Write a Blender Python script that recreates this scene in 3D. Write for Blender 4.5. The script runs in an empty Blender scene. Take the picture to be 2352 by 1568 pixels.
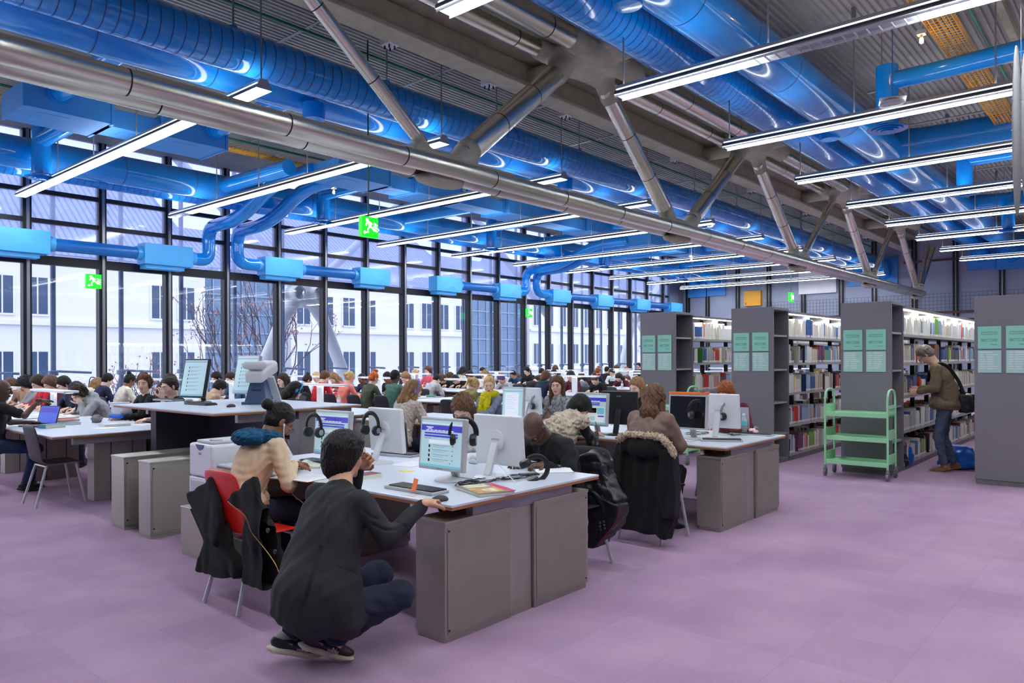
import bpy, math, random
import numpy as np
from mathutils import Vector, Matrix
random.seed(7); rng = np.random.default_rng(7)
SC = bpy.context.scene
COL = SC.collection
R = math.radians
# ---------------------------------------------------------------- camera
AL, ROLL, FPX, HY, EYE = .7115, .0043, 1720.87, 823.71, 1.6
cam = bpy.data.cameras.new('camera'); cam.sensor_width = 36; cam.lens = 36*FPX/2352
cam.shift_y = (HY-784)/2352; cam.clip_end = 400
camo = bpy.data.objects.new('camera', cam); COL.objects.link(camo)
camo.location = (0, 0, EYE)
fw = Vector((math.cos(AL), math.sin(AL), 0)); rt = Vector((math.sin(AL), -math.cos(AL), 0)); up = Vector((0, 0, 1))
r2 = rt*math.cos(ROLL)-up*math.sin(ROLL); u2 = up*math.cos(ROLL)+rt*math.sin(ROLL)
r2, u2 = rt*math.cos(ROLL)+up*math.sin(-ROLL), up*math.cos(ROLL)+rt*math.sin(ROLL)
m = Matrix((r2, u2, -fw)).transposed()
camo.rotation_euler = m.to_euler()
SC.camera = camo
# ---------------------------------------------------------------- world, exposure
w = bpy.data.worlds.new('sky'); SC.world = w; w.use_nodes = True
nt = w.node_tree; bg = nt.nodes['Background']
tc = nt.nodes.new('ShaderNodeTexCoord'); sp = nt.nodes.new('ShaderNodeSeparateXYZ'); cr = nt.nodes.new('ShaderNodeValToRGB')
nt.links.new(tc.outputs['Generated'], sp.inputs[0]); nt.links.new(sp.outputs['Z'], cr.inputs[0]); nt.links.new(cr.outputs[0], bg.inputs[0])
cr.color_ramp.elements[0].color = (.74, .80, 1, 1); cr.color_ramp.elements[1].color = (.86, .9, 1, 1); cr.color_ramp.elements[1].position = .4
bg.inputs[1].default_value = 2.0
SC.view_settings.view_transform = 'Standard'; SC.view_settings.look = 'None'
SC.view_settings.gamma = 1; SC.view_settings.exposure = 0.35; SC.view_settings.use_curve_mapping = False
try:
    SC.cycles.use_denoising = True; SC.cycles.max_bounces = 7; SC.cycles.diffuse_bounces = 4; SC.cycles.glossy_bounces = 3
    SC.cycles.transparent_max_bounces = 12; SC.cycles.transmission_bounces = 4; SC.cycles.caustics_reflective = False; SC.cycles.caustics_refractive = False
    SC.cycles.sample_clamp_indirect = 8
except Exception: pass
TUBE = 24.0      # strength of the fluorescent diffusers

# ---------------------------------------------------------------- ray helpers: where a line of sight meets a plane of the room
def ray(u, v):
    a, b = u-1176, v-HY; c, s = math.cos(ROLL), math.sin(ROLL)
    x, y = (a*c+b*s)/FPX, (-a*s+b*c)/FPX
    return Vector((fw.x+x*rt.x, fw.y+x*rt.y, -y))
def onZ(u, v, z): r = ray(u, v); return r*((z-EYE)/r.z)+Vector((0, 0, EYE))
def onX(u, v, x): r = ray(u, v); return r*(x/r.x)+Vector((0, 0, EYE))
def onY(u, v, y): r = ray(u, v); return r*(y/r.y)+Vector((0, 0, EYE))
def at(u, v, d): return ray(u, v)*d+Vector((0, 0, EYE))

# ---------------------------------------------------------------- materials
def lin(c): return tuple(((x/12.92) if x <= .04045 else ((x+.055)/1.055)**2.4) for x in [k/255 for k in c])
_M = {}
def mat(name, rgb, rough=.5, metal=0, var=0, vscale=8, bump=0, bscale=60, stretch=None, emit=0, coat=0, alpha=1, wave=None, spec=None):
    if name in _M: return _M[name]
    m = bpy.data.materials.new(name); m.use_nodes = True; t = m.node_tree; b = t.nodes['Principled BSDF']
    c = lin(rgb); b.inputs['Base Color'].default_value = (*c, 1); b.inputs['Roughness'].default_value = rough; b.inputs['Metallic'].default_value = metal
    m.diffuse_color = (*c, 1)
    if spec is not None: b.inputs['Specular IOR Level'].default_value = spec
    if coat: b.inputs['Coat Weight'].default_value = coat
    if emit: b.inputs['Emission Color'].default_value = (*c, 1); b.inputs['Emission Strength'].default_value = emit
    if alpha < 1: b.inputs['Alpha'].default_value = alpha
    if var or bump:
        co = t.nodes.new('ShaderNodeTexCoord'); mp = t.nodes.new('ShaderNodeMapping'); t.links.new(co.outputs['Object'], mp.inputs[0])
        if stretch: mp.inputs['Scale'].default_value = stretch
    if var:
        n = t.nodes.new('ShaderNodeTexNoise'); n.inputs['Scale'].default_value = vscale; n.inputs['Detail'].default_value = 5; t.links.new(mp.outputs[0], n.inputs[0])
        r = t.nodes.new('ShaderNodeValToRGB'); t.links.new(n.outputs['Fac'], r.inputs[0]); t.links.new(r.outputs[0], b.inputs['Base Color'])
        r.color_ramp.elements[0].position = .3; r.color_ramp.elements[1].position = .7
        r.color_ramp.elements[0].color = (*[x*(1-var) for x in c], 1); r.color_ramp.elements[1].color = (*[min(1, x*(1+var)) for x in c], 1)
    if bump:
        n = t.nodes.new('ShaderNodeTexNoise'); n.inputs['Scale'].default_value = bscale; n.inputs['Detail'].default_value = 3; t.links.new(mp.outputs[0], n.inputs[0])
        k = t.nodes.new('ShaderNodeBump'); k.inputs['Strength'].default_value = bump; k.inputs['Distance'].default_value = .004
        t.links.new(n.outputs['Fac'], k.inputs['Height']); t.links.new(k.outputs[0], b.inputs['Normal'])
    _M[name] = m; return m

ORD = 'first second third fourth fifth sixth seventh eighth ninth tenth eleventh twelfth thirteenth fourteenth fifteenth sixteenth seventeenth eighteenth nineteenth twentieth twenty-first twenty-second twenty-third twenty-fourth twenty-fifth twenty-sixth twenty-seventh twenty-eighth twenty-ninth thirtieth thirty-first thirty-second thirty-third thirty-fourth thirty-fifth thirty-sixth'.split()
def tag(o, label=None, cat=None, group=None, kind=None):
    if label: o['label'] = label
    if cat: o['category'] = cat
    if group: o['group'] = group
    if kind: o['kind'] = kind
    return o
def empty(name, loc=(0, 0, 0), rz=0, label=None, cat=None, group=None):
    o = bpy.data.objects.new(name, None); COL.objects.link(o); o.location = loc; o.rotation_euler = (0, 0, rz); o.empty_display_size = .1
    return tag(o, label, cat, group)
def mesh_obj(name, V, F, mats, parent=None, mi=None, smooth=False, bevel=0, loc=None):
    me = bpy.data.meshes.new(name); me.from_pydata([tuple(v) for v in V], [], F)
    for m_ in (mats if isinstance(mats, (list, tuple)) else [mats]): me.materials.append(m_)
    if mi is not None and len(mi): me.polygons.foreach_set('material_index', mi)
    if smooth: me.polygons.foreach_set('use_smooth', [True]*len(me.polygons))
    me.update()
    o = bpy.data.objects.new(name, me); COL.objects.link(o)
    if parent: o.parent = parent
    if loc is not None: o.location = loc
    if bevel:
        b = o.modifiers.new('bevel', 'BEVEL'); b.width = bevel; b.segments = 2; b.limit_method = 'ANGLE'; b.angle_limit = .6
    return o
class MB:
    """collects shapes into one mesh"""
    def __init__(s): s.V = []; s.F = []; s.I = []; s.i = 0
    def mi(s, i): s.i = i; return s
    def add(s, V, F):
        n = len(s.V); s.V += [tuple(v) for v in V]; s.F += [tuple(n+k for k in f) for f in F]; s.I += [s.i]*len(F); return s
    def box(s, lo, hi, M=None):
        x0, y0, z0 = lo; x1, y1, z1 = hi
        V = [Vector(p) for p in [(x0,y0,z0),(x1,y0,z0),(x1,y1,z0),(x0,y1,z0),(x0,y0,z1),(x1,y0,z1),(x1,y1,z1),(x0,y1,z1)]]
        if M is not None: V = [M @ v for v in V]
        return s.add(V, [(3,2,1,0),(4,5,6,7),(0,1,5,4),(1,2,6,5),(2,3,7,6),(3,0,4,7)])
    def cbox(s, c, sz, M=None): return s.box([c[i]-sz[i]/2 for i in range(3)], [c[i]+sz[i]/2 for i in range(3)], M)
    def cyl(s, a, b, r, n=12, r1=None, caps=True): return s.tube([a, b], [r, r if r1 is None else r1], n, caps)
    def tube(s, P, r, n=8, caps=True, sq=None):
        P = [Vector(p) for p in P]; k = len(P)
        if not isinstance(r, (list, tuple)): r = [r]*k
        T = []
        for i in range(k):
            d = (P[min(i+1, k-1)]-P[max(i-1, 0)])
            T.append(d.normalized() if d.length > 1e-9 else Vector((0, 0, 1)))
        a = Vector((0, 0, 1)) if abs(T[0].z) < .9 else Vector((1, 0, 0))
        N = T[0].cross(a).normalized(); V = []
        for i in range(k):
            N = (N-T[i]*N.dot(T[i])).normalized(); B = T[i].cross(N)
            for j in range(n):
                t = 2*math.pi*j/n; q = (sq or (1, 1))
                V.append(P[i]+(N*math.cos(t)*q[0]+B*math.sin(t)*q[1])*r[i])
        F = [(i*n+j, i*n+(j+1) % n, (i+1)*n+(j+1) % n, (i+1)*n+j) for i in range(k-1) for j in range(n)]
        if caps: F += [tuple(range(n))[::-1], tuple((k-1)*n+j for j in range(n))]
        return s.add(V, F)
    def lathe(s, c, prof, n=20, ax='z'):
        V = []
        for r, h in prof:
            for j in range(n):
                t = 2*math.pi*j/n; p = (r*math.cos(t), r*math.sin(t), h)
                if ax == 'x': p = (p[2], p[0], p[1])
                if ax == 'y': p = (p[1], p[2], p[0])
                V.append((c[0]+p[0], c[1]+p[1], c[2]+p[2]))
        k = len(prof)
        F = [(i*n+j, i*n+(j+1) % n, (i+1)*n+(j+1) % n, (i+1)*n+j) for i in range(k-1) for j in range(n)]
        F += [tuple(range(n))[::-1], tuple((k-1)*n+j for j in range(n))]
        return s.add(V, F)
    def prism(s, poly, z0, z1, M=None):
        n = len(poly); V = [Vector((x, y, z0)) for x, y in poly]+[Vector((x, y, z1)) for x, y in poly]
        if M is not None: V = [M @ v for v in V]
        return s.add(V, [tuple(range(n))[::-1], tuple(range(n, 2*n))]+[(i, (i+1) % n, n+(i+1) % n, n+i) for i in range(n)])
    def quad(s, a, b, c, d): return s.add([a, b, c, d], [(0, 1, 2, 3)])
    def xf(s, M): s.V = [tuple(M @ Vector(v)) for v in s.V]; return s
    def build(s, name, mats, parent=None, smooth=False, bevel=0, loc=None):
        return mesh_obj(name, s.V, s.F, mats, parent, s.I, smooth, bevel, loc)
def auto(o, ang=40):
    """shade smooth with sharp edges kept"""
    me = o.data; me.polygons.foreach_set('use_smooth', [True]*len(me.polygons))
    try: me.set_sharp_from_angle(angle=R(ang))
    except Exception: pass
    return o
def kids(o): return [c for c in COL.objects if c.parent == o]
def copy_tree(o, ch=None, parent=None):
    c = o.copy(); COL.objects.link(c); c.parent = parent
    for k in (ch if ch is not None else list(o.children)):
        g = k.copy(); COL.objects.link(g); g.parent = c
        for q in list(k.children):
            h = q.copy(); COL.objects.link(h); h.parent = g
    return c
def frame(x, z=None):
    """3x3 with given x axis and approximate z"""
    x = Vector(x).normalized(); z = Vector(z or (0, 0, 1)); y = z.cross(x).normalized(); z = x.cross(y)
    return Matrix((x, y, z)).transposed()
def TM(loc, rz=0): return Matrix.Translation(loc) @ Matrix.Rotation(rz, 4, 'Z')
_fonts = {}
def text_mesh(txt, size, M, material, parent=None, name='lettering', depth=.0006):
    cu = bpy.data.curves.new(name, 'FONT'); cu.body = txt; cu.size = size; cu.align_x = 'CENTER'; cu.align_y = 'CENTER'; cu.resolution_u = 2; cu.extrude = depth/2
    o = bpy.data.objects.new(name, cu); COL.objects.link(o); dg = bpy.context.evaluated_depsgraph_get()
    me = bpy.data.meshes.new_from_object(o.evaluated_get(dg)); bpy.data.objects.remove(o); me.transform(M); me.materials.clear(); me.materials.append(material)
    t = bpy.data.objects.new(name, me); COL.objects.link(t)
    if parent: t.parent = parent
    return t

# ---------------------------------------------------------------- implicit surfaces (bodies, clothes, castings)
class SDF:
    def __init__(s, lo, hi, h):
        s.h = h; s.lo = np.array(lo, float); n = np.ceil((np.array(hi)-s.lo)/h).astype(int)+1
        s.n = n; s.F = np.full(n, 9., np.float32)
        s.ax = [s.lo[i]+h*np.arange(n[i]) for i in range(3)]
    def _blk(s, lo, hi):
        a = np.maximum(((np.array(lo)-s.lo)/s.h).astype(int), 0); b = np.minimum(np.ceil((np.array(hi)-s.lo)/s.h).astype(int)+1, s.n)
        if (b <= a).any(): return None
        sl = tuple(slice(a[i], b[i]) for i in range(3))
        X = s.ax[0][sl[0]][:, None, None]; Y = s.ax[1][sl[1]][None, :, None]; Z = s.ax[2][sl[2]][None, None, :]
        return sl, X, Y, Z
    def _mix(s, sl, d, k, sub):
        A = s.F[sl]; d = d.astype(np.float32)
        if sub:
            d = -d; h = np.clip(.5-.5*(d-A)/-k if False else .5+.5*(d-A)/k, 0, 1); s.F[sl] = A*(1-h)+d*h+k*h*(1-h)
        else:
            h = np.clip(.5+.5*(d-A)/k, 0, 1); s.F[sl] = d*(1-h)+A*h-k*h*(1-h)
    def cap(s, a, b, ra, rb=None, k=.02, sub=False, flat=None):
        rb = ra if rb is None else rb; a = np.array(a, float); b = np.array(b, float); m_ = max(ra, rb)+k*1.5+2*s.h
        q = s._blk(np.minimum(a, b)-m_, np.maximum(a, b)+m_)
        if q is None: return s
        sl, X, Y, Z = q; d = b-a; L = max(float(d@d), 1e-12)
        t = np.clip(((X-a[0])*d[0]+(Y-a[1])*d[1]+(Z-a[2])*d[2])/L, 0, 1)
        D = np.sqrt((X-a[0]-t*d[0])**2+(Y-a[1]-t*d[1])**2+(Z-a[2]-t*d[2])**2)-(ra+(rb-ra)*t)
        s._mix(sl, D, k, sub); return s
    def ell(s, c, r, M=None, k=.02, sub=False):
        c = np.array(c, float); r = np.array(r, float); m_ = r.max()+k*1.5+2*s.h; q = s._blk(c-m_, c+m_)
        if q is None: return s
        sl, X, Y, Z = q; P = [X-c[0], Y-c[1], Z-c[2]]
        if M is not None: P = [P[0]*M[0][i]+P[1]*M[1][i]+P[2]*M[2][i] for i in range(3)]
        k0 = np.sqrt((P[0]/r[0])**2+(P[1]/r[1])**2+(P[2]/r[2])**2)+1e-9
        k1 = np.sqrt((P[0]/r[0]**2)**2+(P[1]/r[1]**2)**2+(P[2]/r[2]**2)**2)+1e-9
        s._mix(sl, k0*(k0-1)/k1, k, sub); return s
    def box(s, c, hs, M=None, rd=.01, k=.02, sub=False):
        c = np.array(c, float); hs = np.array(hs, float); m_ = np.linalg.norm(hs)+k*1.5+2*s.h; q = s._blk(c-m_, c+m_)
        if q is None: return s
        sl, X, Y, Z = q; P = [X-c[0], Y-c[1], Z-c[2]]
        if M is not None: P = [P[0]*M[0][i]+P[1]*M[1][i]+P[2]*M[2][i] for i in range(3)]
        Q = [np.abs(P[i])-(hs[i]-rd) for i in range(3)]
        D = np.sqrt(sum(np.maximum(x, 0)**2 for x in Q))+np.minimum(np.maximum(np.maximum(Q[0], Q[1]), Q[2]), 0)-rd
        s._mix(sl, D, k, sub); return s
    def polyx(s, pts, x0, t, k=.02, slope=0, bulge=0):
        """slab: polygon in (y, z) with half thickness t around x = x0 + slope*(z - z0)"""
        Y = s.ax[1][None, :, None]; Z = s.ax[2][None, None, :]; X = s.ax[0][:, None, None]; n = len(pts); d = np.full((1, s.n[1], s.n[2]), 1e9); sg = np.ones_like(d); zc = sum(p[1] for p in pts)/n; yc = sum(p[0] for p in pts)/n
        for i in range(n):
            a, b = pts[i], pts[(i+1) % n]; e = (b[0]-a[0], b[1]-a[1]); wy, wz = Y-a[0], Z-a[1]; tt = np.clip((wy*e[0]+wz*e[1])/(e[0]**2+e[1]**2+1e-12), 0, 1)
            d = np.minimum(d, (wy-e[0]*tt)**2+(wz-e[1]*tt)**2); c1 = Z >= a[1]; c2 = Z < b[1]; c3 = e[0]*wz > e[1]*wy
            sg = np.where((c1 & c2 & c3) | (~c1 & ~c2 & ~c3), -sg, sg)
        d = sg*np.sqrt(d); r = .012; q1 = d+r; q2 = np.abs(X-x0-slope*(Z-zc)-bulge*((Y-yc)**2))-t+r
        D = np.sqrt(np.maximum(q1, 0)**2+np.maximum(q2, 0)**2)+np.minimum(np.maximum(q1, q2), 0)-r
        s._mix(tuple(slice(0, s.n[i]) for i in range(3)), D, k, False); return s
    def cut(s, n, off, k=.01):
        """keep the side where p.n < off"""
        X = s.ax[0][:, None, None]; Y = s.ax[1][None, :, None]; Z = s.ax[2][None, None, :]
        d = (X*n[0]+Y*n[1]+Z*n[2]-off).astype(np.float32); A = s.F; h = np.clip(.5+.5*(d-A)/k, 0, 1)
        s.F = A*(1-h)+d*h+k*h*(1-h); return s
    def waves(s, amp, lam, seed=0, n=4, ax=None):
        rg = np.random.default_rng(seed); X = s.ax[0][:, None, None]; Y = s.ax[1][None, :, None]; Z = s.ax[2][None, None, :]
        W = 0
        for i in range(n):
            v = rg.normal(size=3)
            if ax is not None: v = v*np.array(ax)
            v = v/np.linalg.norm(v)*2*math.pi/(lam*rg.uniform(.7, 1.6)); w_ = rg.normal(size=3); w_ = w_/np.linalg.norm(w_)*2*math.pi/(lam*3)
            W = W+np.sin(X*v[0]+Y*v[1]+Z*v[2]+rg.uniform(0, 6)+1.7*np.sin(X*w_[0]+Y*w_[1]+Z*w_[2]))
        s.F = s.F+(amp*W/math.sqrt(n)).astype(np.float32); return s
    def mesh(s):
        F = s.F; S = F < 0; nx, ny, nz = F.shape
        C = np.zeros((nx-1, ny-1, nz-1), np.int8)
        for i in (0, 1):
            for j in (0, 1):
                for k in (0, 1): C += S[i:nx-1+i, j:ny-1+j, k:nz-1+k]
        act = np.argwhere((C > 0) & (C < 8)); N = len(act)
        if N == 0: return np.zeros((0, 3)), np.zeros((0, 4), int)
        vid = np.full(C.shape, -1, np.int64); vid[act[:, 0], act[:, 1], act[:, 2]] = np.arange(N)
        cs = np.array([(i, j, k) for i in (0, 1) for j in (0, 1) for k in (0, 1)])
        V = [F[act[:, 0]+c[0], act[:, 1]+c[1], act[:, 2]+c[2]] for c in cs]
        P = np.zeros((N, 3)); cnt = np.zeros(N)
        for a in range(8):
            for b in range(a+1, 8):
                if np.abs(cs[a]-cs[b]).sum() != 1: continue
                m_ = (V[a] < 0) != (V[b] < 0); t = np.where(m_, V[a]/np.where(m_, V[a]-V[b], 1), 0)
                P += m_[:, None]*(cs[a]+(cs[b]-cs[a])*t[:, None]); cnt += m_
        P = (act+P/cnt[:, None])*s.h+s.lo
        Q = []
        for ax in range(3):
            o1, o2 = [(1, 2), (2, 0), (0, 1)][ax]
            sa = [slice(None)]*3; sb = [slice(None)]*3; sa[ax] = slice(0, -1); sb[ax] = slice(1, None)
            ch = S[tuple(sa)] != S[tuple(sb)]; E = np.argwhere(ch)
            E = E[(E[:, o1] > 0) & (E[:, o2] > 0) & (E[:, o1] < F.shape[o1]-1) & (E[:, o2] < F.shape[o2]-1)]
            if not len(E): continue
            d1 = np.zeros(3, int); d1[o1] = 1; d2 = np.zeros(3, int); d2[o2] = 1
            c = [E-d1-d2, E-d2, E, E-d1]; q = np.stack([vid[x[:, 0], x[:, 1], x[:, 2]] for x in c], 1)
            ins = S[E[:, 0], E[:, 1], E[:, 2]]; q[~ins] = q[~ins][:, ::-1]; Q.append(q)
        Q = np.concatenate(Q); Q = Q[(Q >= 0).all(1)]
        return P, Q
def np_obj(name, V, Q, mats, parent=None, mi=None, smooth=True):
    me = bpy.data.meshes.new(name); n = len(Q)
    me.vertices.add(len(V)); me.vertices.foreach_set('co', np.asarray(V, np.float32).ravel())
    me.loops.add(4*n); me.loops.foreach_set('vertex_index', Q.astype(np.int32).ravel())
    me.polygons.add(n); me.polygons.foreach_set('loop_start', np.arange(0, 4*n, 4, dtype=np.int32))
    try: me.polygons.foreach_set('loop_total', np.full(n, 4, np.int32))
    except Exception: pass
    for m_ in (mats if isinstance(mats, (list, tuple)) else [mats]): me.materials.append(m_)
    if mi is not None: me.polygons.foreach_set('material_index', np.asarray(mi, np.int32))
    me.update(calc_edges=True); me.polygons.foreach_set('use_smooth', np.ones(n, bool)); me.validate()
    o = bpy.data.objects.new(name, me); COL.objects.link(o)
    if parent: o.parent = parent
    return o
def join_np(parts):
    V = []; Q = []; n = 0
    for v, q in parts: V.append(v); Q.append(q+n); n += len(v)
    return np.concatenate(V), np.concatenate(Q)

# palette
BLUE = mat('duct_blue_paint', (14, 148, 236), .15, 0, var=.06, vscale=2, coat=.4)
BLUE_L = mat('box_blue_paint', (84, 184, 245), .4, 0, var=.04, vscale=3)
BLUE_R = mat('rectangular_duct_blue', (62, 148, 220), .5, 0, var=.05, vscale=3)
STEEL = mat('brushed_stainless', (224, 219, 202), .27, 1, bump=.25, bscale=30, stretch=(.15, 8, 8))
FIRE = mat('sprayed_fireproofing', (186, 182, 160), .95, 0, var=.12, vscale=5, bump=.8, bscale=90)
DECK = mat('corrugated_deck', (166, 167, 160), .55, .2, var=.08, vscale=1)
BLACKM = mat('black_steel', (30, 30, 34), .5, .3)
GREYM = mat('grey_metal', (150, 150, 152), .4, .6)
WHITEM = mat('white_paint', (232, 233, 236), .5)
CABM = mat('cabinet_steel', (172, 168, 157), .42, .75, var=.05, vscale=6, bump=.15, bscale=400)
CABP = mat('perforated_panel', (158, 154, 144), .5, .65, var=.04, vscale=6, bump=.6, bscale=500)
TOPM = mat('pale_laminate', (206, 214, 226), .32)
EDGE = mat('wood_edge', (158, 104, 62), .5)
GREEN_P = mat('green_pipe', (26, 120, 84), .4)
SEAM = mat('duct_seam_blue', (10, 66, 140), .4)
YEL = mat('yellow_cable_tray', (250, 182, 30), .5)
# ================================================================ SETTING
YW, XR = 18.86, 35.64
def carpet():
    m = bpy.data.materials.new('purple_carpet'); m.use_nodes = True; t = m.node_tree; b = t.nodes['Principled BSDF']; b.inputs['Roughness'].default_value = .95
    b.inputs['Specular IOR Level'].default_value = .15
    co = t.nodes.new('ShaderNodeTexCoord')
    n1 = t.nodes.new('ShaderNodeTexNoise'); n1.inputs['Scale'].default_value = 1.3; n1.inputs['Detail'].default_value = 6
    n2 = t.nodes.new('ShaderNodeTexNoise'); n2.inputs['Scale'].default_value = 260; n2.inputs['Detail'].default_value = 2
    br = t.nodes.new('ShaderNodeTexBrick'); br.offset = 0; br.inputs['Scale'].default_value = 1; br.inputs['Brick Width'].default_value = .5; br.inputs['Row Height'].default_value = .5
    br.inputs['Mortar Size'].default_value = .0012; br.inputs['Color1'].default_value = (.94, .94, .94, 1); br.inputs['Color2'].default_value = (1.04, 1.04, 1.04, 1); br.inputs['Mortar'].default_value = (.8, .8, .8, 1)
    for n in (n1, n2, br): t.links.new(co.outputs['Object'], n.inputs[0])
    r = t.nodes.new('ShaderNodeValToRGB'); t.links.new(n1.outputs[0], r.inputs[0]); r.color_ramp.elements[0].position = .3; r.color_ramp.elements[1].position = .72
    a, c = lin((156, 127, 157)), lin((176, 148, 173)); r.color_ramp.elements[0].color = (*a, 1); r.color_ramp.elements[1].color = (*c, 1)
    r3 = t.nodes.new('ShaderNodeValToRGB'); t.links.new(n2.outputs[0], r3.inputs[0]); r3.color_ramp.elements[0].position = .3; r3.color_ramp.elements[1].position = .7
    r3.color_ramp.elements[0].color = (.8, .78, .8, 1); r3.color_ramp.elements[1].color = (1.2, 1.2, 1.2, 1)
    x = t.nodes.new('ShaderNodeMix'); x.data_type = 'RGBA'; x.blend_type = 'MULTIPLY'; x.inputs[0].default_value = 1; t.links.new(r.outputs[0], x.inputs[6]); t.links.new(r3.outputs[0], x.inputs[7])
    y = t.nodes.new('ShaderNodeMix'); y.data_type = 'RGBA'; y.blend_type = 'MULTIPLY'; y.inputs[0].default_value = 1; t.links.new(x.outputs[2], y.inputs[6]); t.links.new(br.outputs[0], y.inputs[7])
    t.links.new(y.outputs[2], b.inputs['Base Color'])
    k = t.nodes.new('ShaderNodeBump'); k.inputs['Strength'].default_value = .5; k.inputs['Distance'].default_value = .003; t.links.new(n2.outputs[0], k.inputs['Height']); t.links.new(k.outputs[0], b.inputs['Normal'])
    return m
tag(MB().box((-9, -11, -.1), (XR+.3, YW+.1, 0)).build('floor', carpet()), kind='structure')
# corrugated ceiling, ribs along X
ZC = 6.72
mb = MB(); y = -11.; V = []; p = .1
prof = [(0, 0), (.014, .035), (.054, .035), (.068, 0)]
row = []
while y < YW+.2:
    for dy, dz in prof: row.append((y+dy, ZC+dz))
    y += p
V = [(x, a, b) for x in (-9, XR+.2) for a, b in row]; n = len(row)
F = [(i, i+1, n+i+1, n+i) for i in range(n-1)]
ceil = mesh_obj('ceiling', V, F, DECK); tag(ceil, kind='structure')
tag(MB().box((-9.2, -11.2, ZC+.06), (XR+.4, YW+.3, ZC+.3)).build('ceiling_slab', FIRE), kind='structure')
# window wall: posts, transoms, panes
FR = mat('window_frame_black', (34, 34, 40), .45, .3)
ALU = mat('mullion_aluminium', (150, 152, 158), .35, .8)
def glass(name, tint, g=.1, fac=.09, haze=0, hz=(.75, .82, 1)):
    m = bpy.data.materials.new(name); m.use_nodes = True; t = m.node_tree; t.nodes.clear()
    o = t.nodes.new('ShaderNodeOutputMaterial'); a = t.nodes.new('ShaderNodeBsdfTransparent'); b = t.nodes.new('ShaderNodeBsdfGlossy'); x = t.nodes.new('ShaderNodeMixShader')
    a.inputs[0].default_value = (*tint, 1); b.inputs['Roughness'].default_value = g; x.inputs[0].default_value = fac
    t.links.new(a.outputs[0], x.inputs[1]); t.links.new(b.outputs[0], x.inputs[2]); last = x.outputs[0]
    if haze:
        d = t.nodes.new('ShaderNodeBsdfTranslucent'); d.inputs[0].default_value = (*hz, 1); y = t.nodes.new('ShaderNodeMixShader'); y.inputs[0].default_value = haze
        t.links.new(last, y.inputs[1]); t.links.new(d.outputs[0], y.inputs[2]); last = y.outputs[0]
    t.links.new(last, o.inputs[0]); return m
GL = glass('clear_window_glass', (.93, .95, 1), .02, .09)
GU = glass('screened_window_glass', (.78, .82, 1), .1, .07, .22, (.7, .76, 1))
zt = [3.86, 4.73, 5.39, 6.1]
mull = [.3764+.0827*i for i in range(-4, 19)]
X0 = [YW*q for q in mull]
for i, x in enumerate(X0):
    mb = MB(); mb.box((x-.085, YW, 0), (x+.085, YW+.2, ZC)).mi(1).box((x-.03, YW-.05, 0), (x+.03, YW-.001, ZC))
    tag(mb.build('window_%d_post' % (i+1), [FR, ALU]), kind='structure')
for i in range(len(X0)-1):
    x0, x1 = X0[i]+.085, X0[i+1]-.085
    mb = MB()
    for z in (.12,): mb.box((x0, YW+.02, z-.1), (x1, YW+.16, z+.05))
    mb.box((x0, YW+.01, zt[0]-.1), (x1, YW+.16, zt[0]+.1))
    for z in zt[1:]: mb.box((x0, YW+.03, z-.05), (x1, YW+.13, z+.05))
    w_ = tag(mb.build('window_%d' % (i+1), FR), kind='structure')
    MB().box((x0, YW+.085, .17), (x1, YW+.095, zt[0]-.1)).build('pane', GL, w_)
    m2 = MB()
    for a, b in ((zt[0]+.1, zt[1]-.05), (zt[1]+.05, zt[2]-.05), (zt[2]+.05, zt[3]-.05), (zt[3]+.05, ZC)): m2.box((x0, YW+.085, a), (x1, YW+.095, b))
    m2.build('pane', GU, w_)
# rear wall with steel posts
WALLM = mat('pale_blue_grey_wall', (150, 158, 178), .7, 0, var=.05, vscale=1.5)
mb = MB().box((XR, -11, 0), (XR+.25, YW+.2, ZC+.1)); tag(mb.build('wall_rear', WALLM), kind='structure')
tag(MB().box((-9.2, -11.2, 0), (-9, YW+.2, ZC+.1)).build('added_wall_back', WALLM), kind='structure')  # added out of view to cut the flat sky fill from behind
tag(MB().box((-9, -11.2, 0), (XR, -11, ZC+.1)).build('added_wall_right', WALLM), kind='structure')  # unseen too, added on the glazed right side against the same fill
tag(MB().box((XR-1.5, YW-.03, 0), (XR, YW+.25, ZC)).build('wall_corner', mat('grey_corner_panel', (120, 124, 136), .6)), kind='structure')
for i, y in enumerate([18.55, 17.45, 15.83, 14.25, 12.6, 10.9, 9.5, 7.9, 6.35, 4.72, 3.1, 1.5]):
    mb = MB().box((XR-.1, y-.1, 0), (XR-.003, y-.03, ZC)).box((XR-.1, y+.03, 0), (XR-.003, y+.1, ZC)).mi(1).box((XR-.05, y-.03, 0), (XR-.003, y+.03, ZC))
    tag(mb.build('trim_%d' % (i+1), [BLACKM, GREYM]), kind='structure')
for j, z in enumerate((3.42, 3.1, 5.62)):
    tag(MB().box((XR-.14, -4, z), (XR-.1, 12.8 if z < 5 else 8.3, z+.09)).build('trim_%d' % (20+j), mat('rust_brown_beam', (92, 62, 52), .6) if j != 1 else BLACKM), kind='structure')
# mesh fence band on the rear wall
mb = MB()
for i in range(110): y = -2+i*.15; mb.box((XR-.2, y, 3.5), (XR-.192, y+.008, 4.25))
for i in range(6): z = 3.5+i*.15; mb.box((XR-.2, -2, z), (XR-.192, 14.4, z+.008))
tag(mb.build('wire_mesh_screen', BLACKM), 'dark wire mesh band fixed across the rear wall above the bookcases', 'mesh screen')
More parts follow.
